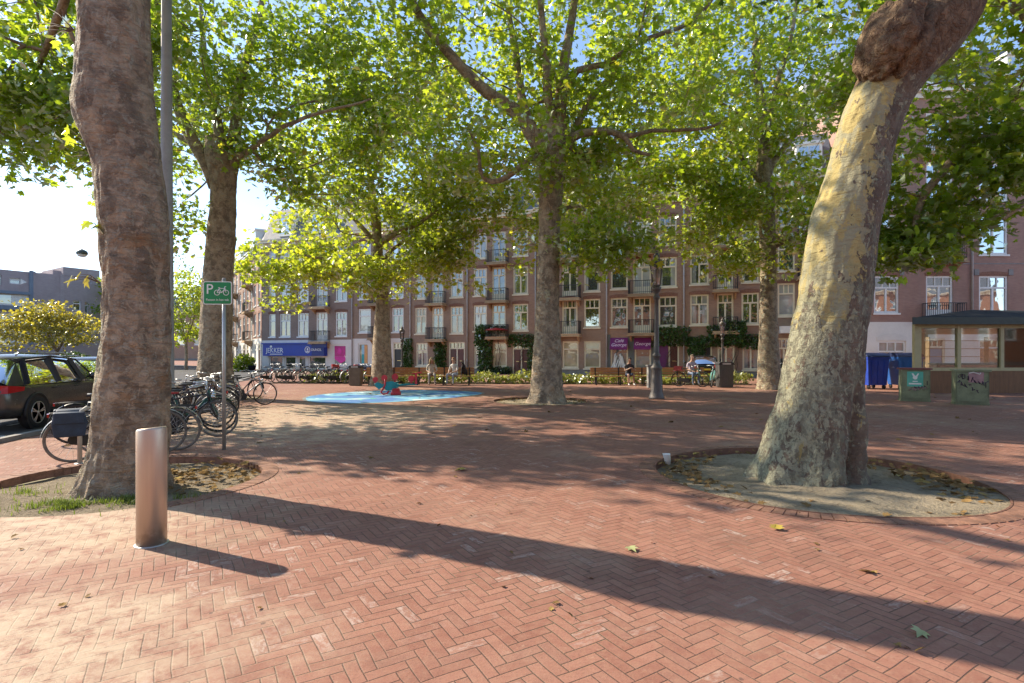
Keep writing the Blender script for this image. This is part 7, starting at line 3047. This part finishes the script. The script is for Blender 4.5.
# ------------------------------------------------------------------ leaves and grass on the ground
DRY = leaf_mat('dry fallen leaves', ((.19, .115, .05), (.35, .225, .09), (.44, .34, .11)), ((.10, .06, .02), (.16, .10, .03), (.2, .15, .03)), .15, 0.08)
rg = random.Random(77)
pts, szs = [], []
for (c, r), dens in zip(PITS, (190, 380, 110, 60)):
    for _ in range(dens):
        a = rg.uniform(0, 2 * math.pi)
        q = 1 - abs(rg.gauss(0, .16))
        if c[0] == 3.95 and rg.random() < .42:
            a = rg.gauss(R(-8), .36)
            q = rg.uniform(.62, .97)
        elif c[0] == 3.95 and rg.random() < .5:
            a = rg.gauss(R(160), .45)
            q = rg.uniform(.7, .98)
        if c[0] == -4.9:
            a = rg.gauss(R(35), .6)
            q = rg.uniform(.35, .98)
        if q < .15 or q > .985:
            continue
        pts.append((c[0] + r * q * math.cos(a), c[1] + r * q * math.sin(a), rg.uniform(-.035, .015) if c[0] != -4.9 else rg.uniform(-.06, .012)))
        szs.append(rg.uniform(.05, .12))
for _ in range(170):
    y = rg.uniform(2.6, 24)
    x = rg.uniform(-.95, .95) * y
    if any((x - c[0]) ** 2 + (y - c[1]) ** 2 < r * r for c, r in PITS):
        continue
    pts.append((x, y, .012))
    szs.append(rg.uniform(.02, .055) if y < 8 else rg.uniform(.05, .12))
lf = leaf_cloud('fallen_leaves', pts, szs, DRY, RNG, leaf_lobed(), .28)
tag(lf, kind='stuff')


def one_leaf(label, px, py, size, mat, seed):
    rgl = np.random.default_rng(seed)
    p = G(px, py)
    o = leaf_cloud('fallen_leaf', [(0, 0, 0)], [size], mat, rgl, leaf_lobed(), .12)
    o.location = (p.x, p.y, .02)
    tag(o, label, 'leaf', 'single leaves lying on the red paving')


PALE = leaf_mat('pale green fallen leaf', ((.40, .42, .19), (.44, .46, .23), (.46, .46, .22)), ((.2, .25, .05), (.2, .25, .05), (.2, .25, .05)), .2)
YEL = leaf_mat('yellow fallen leaf', ((.42, .32, .06), (.48, .36, .08), (.5, .36, .1)), ((.2, .15, .03),) * 3, .2)
one_leaf('pale green leaf on the paving at the bottom right', 921, 633, .09, PALE, 3)
one_leaf('pale green leaf at the edge of the long trunk shadow', 629, 549, .10, PALE, 4)
one_leaf('yellow leaf on the paving below the right tree pit', 777, 531, .12, YEL, 5)
one_leaf('brown leaf on the paving below the right tree pit, lower than the yellow one', 872, 574, .10, YEL, 6)
one_leaf('pale leaf in the dappled shade left of the right tree pit', 465, 470, .15, YEL, 7)
# pale crumpled cup at the pit's edge
p = W(668, 462, F * CH / (462 - HY))
t = tag(MB().build('stone', M['stone']) if False else thing('paper_cup', 'pale crumpled paper cup at the left edge of the right tree pit', 'litter', (p.x, p.y, -.03), R(20)))
mb = MB()
mb.lathe([(.04, 0), (.06, .14), (.064, .145), (.058, .142), (.038, .02)], 14)
vs = []
for v in mb.v:
    k = 1 + .25 * noise.noise(Vector(v) * 14)
    vs.append((v[0] * k, v[1] * k + v[2] * .25, v[2]))
mb.v = vs
mb.build('cup', M['white'], t)

# tufts of grass in front of the thick trunk
rg = random.Random(5)
vs, fs = [], []
for (cx, cy, rx_, ry_, n) in ((-4.72, 5.75, .62, .26, 1500), (-4.2, 5.95, .3, .2, 500), (-5.55, 6.3, .5, .3, 260), (-3.75, 6.1, .5, .25, 120)):
    for _ in range(n):
        a, q = rg.uniform(0, 2 * math.pi), abs(rg.gauss(0, .5))
        x, y = cx + rx_ * q * math.cos(a), cy + ry_ * q * math.sin(a)
        if noise.noise(Vector((x * 4, y * 4, 0))) < -.15:
            continue
        h = rg.uniform(.02, .075)
        w = rg.uniform(.003, .006)
        d = rg.uniform(0, 2 * math.pi)
        l_ = rg.uniform(.2, 1.0) * h
        o = len(vs)
        dx, dy = math.cos(d), math.sin(d)
        vs += [(x - w * dy, y + w * dx, -.02), (x + w * dy, y - w * dx, -.02), (x + l_ * .4 * dx + w * .7 * dy, y + l_ * .4 * dy - w * .7 * dx, h * .6), (x + l_ * .4 * dx - w * .7 * dy, y + l_ * .4 * dy + w * .7 * dx, h * .6), (x + l_ * dx, y + l_ * dy, h)]
        fs += [(o, o + 1, o + 2, o + 3), (o + 3, o + 2, o + 4)]
mb = MB()
mb.add(vs, fs)
tag(mb.build('grass', M['grass']), kind='stuff')

# leafy shoots on the thick trunk
for k, (pts_, lab) in enumerate((([W(x, y, 6.2) for x, y in ((98, 228), (90, 222), (91, 229))], 'shoot with one green leaf on the thick trunk against the sky'),
                               ([W(x, y, 6.4) for x, y in ((72, 277), (80, 274), (86, 278), (76, 280))], 'bright yellow leaf cluster left of the thick trunk'),
                               ([W(x + random.uniform(-9, 9), y + random.uniform(-14, 14), 6.9 + random.uniform(-.2, .3)) for x, y in [(74, 140), (80, 155), (70, 148), (76, 162), (66, 134), (84, 146), (60, 138), (82, 168)]], 'yellow leaves lit through beside the thick trunk'),
                               ([W(x + random.uniform(-10, 10), y + random.uniform(-8, 8), 7.5 + random.uniform(-.2, .3)) for x, y in [(30, 18), (40, 24), (52, 12), (60, 32), (24, 30), (66, 22), (46, 36)]], 'yellow leaves at the top left corner'))):
    b0 = W(100 if k < 3 else 74, (232, 283, 160, 30)[k], 6.5)
    t = thing('leafy_shoot', lab, 'shoot', b0)
    for p in pts_:
        leaf_cloud('leaf', [tuple(p - b0)], [random.uniform(.10, .16)], (LEAF, LEAFG, LEAFY, LEAFY)[k], RNG, leaf_lobed(), .8, t, droop=.6)
    mb = MB()
    for p in pts_:
        mb.tube([(0, 0, 0), (p - b0) * .5 + Vector((0, 0, .04)), p - b0], (.008, .005, .002), 5)
    mb.build('stem', BARKD, t)
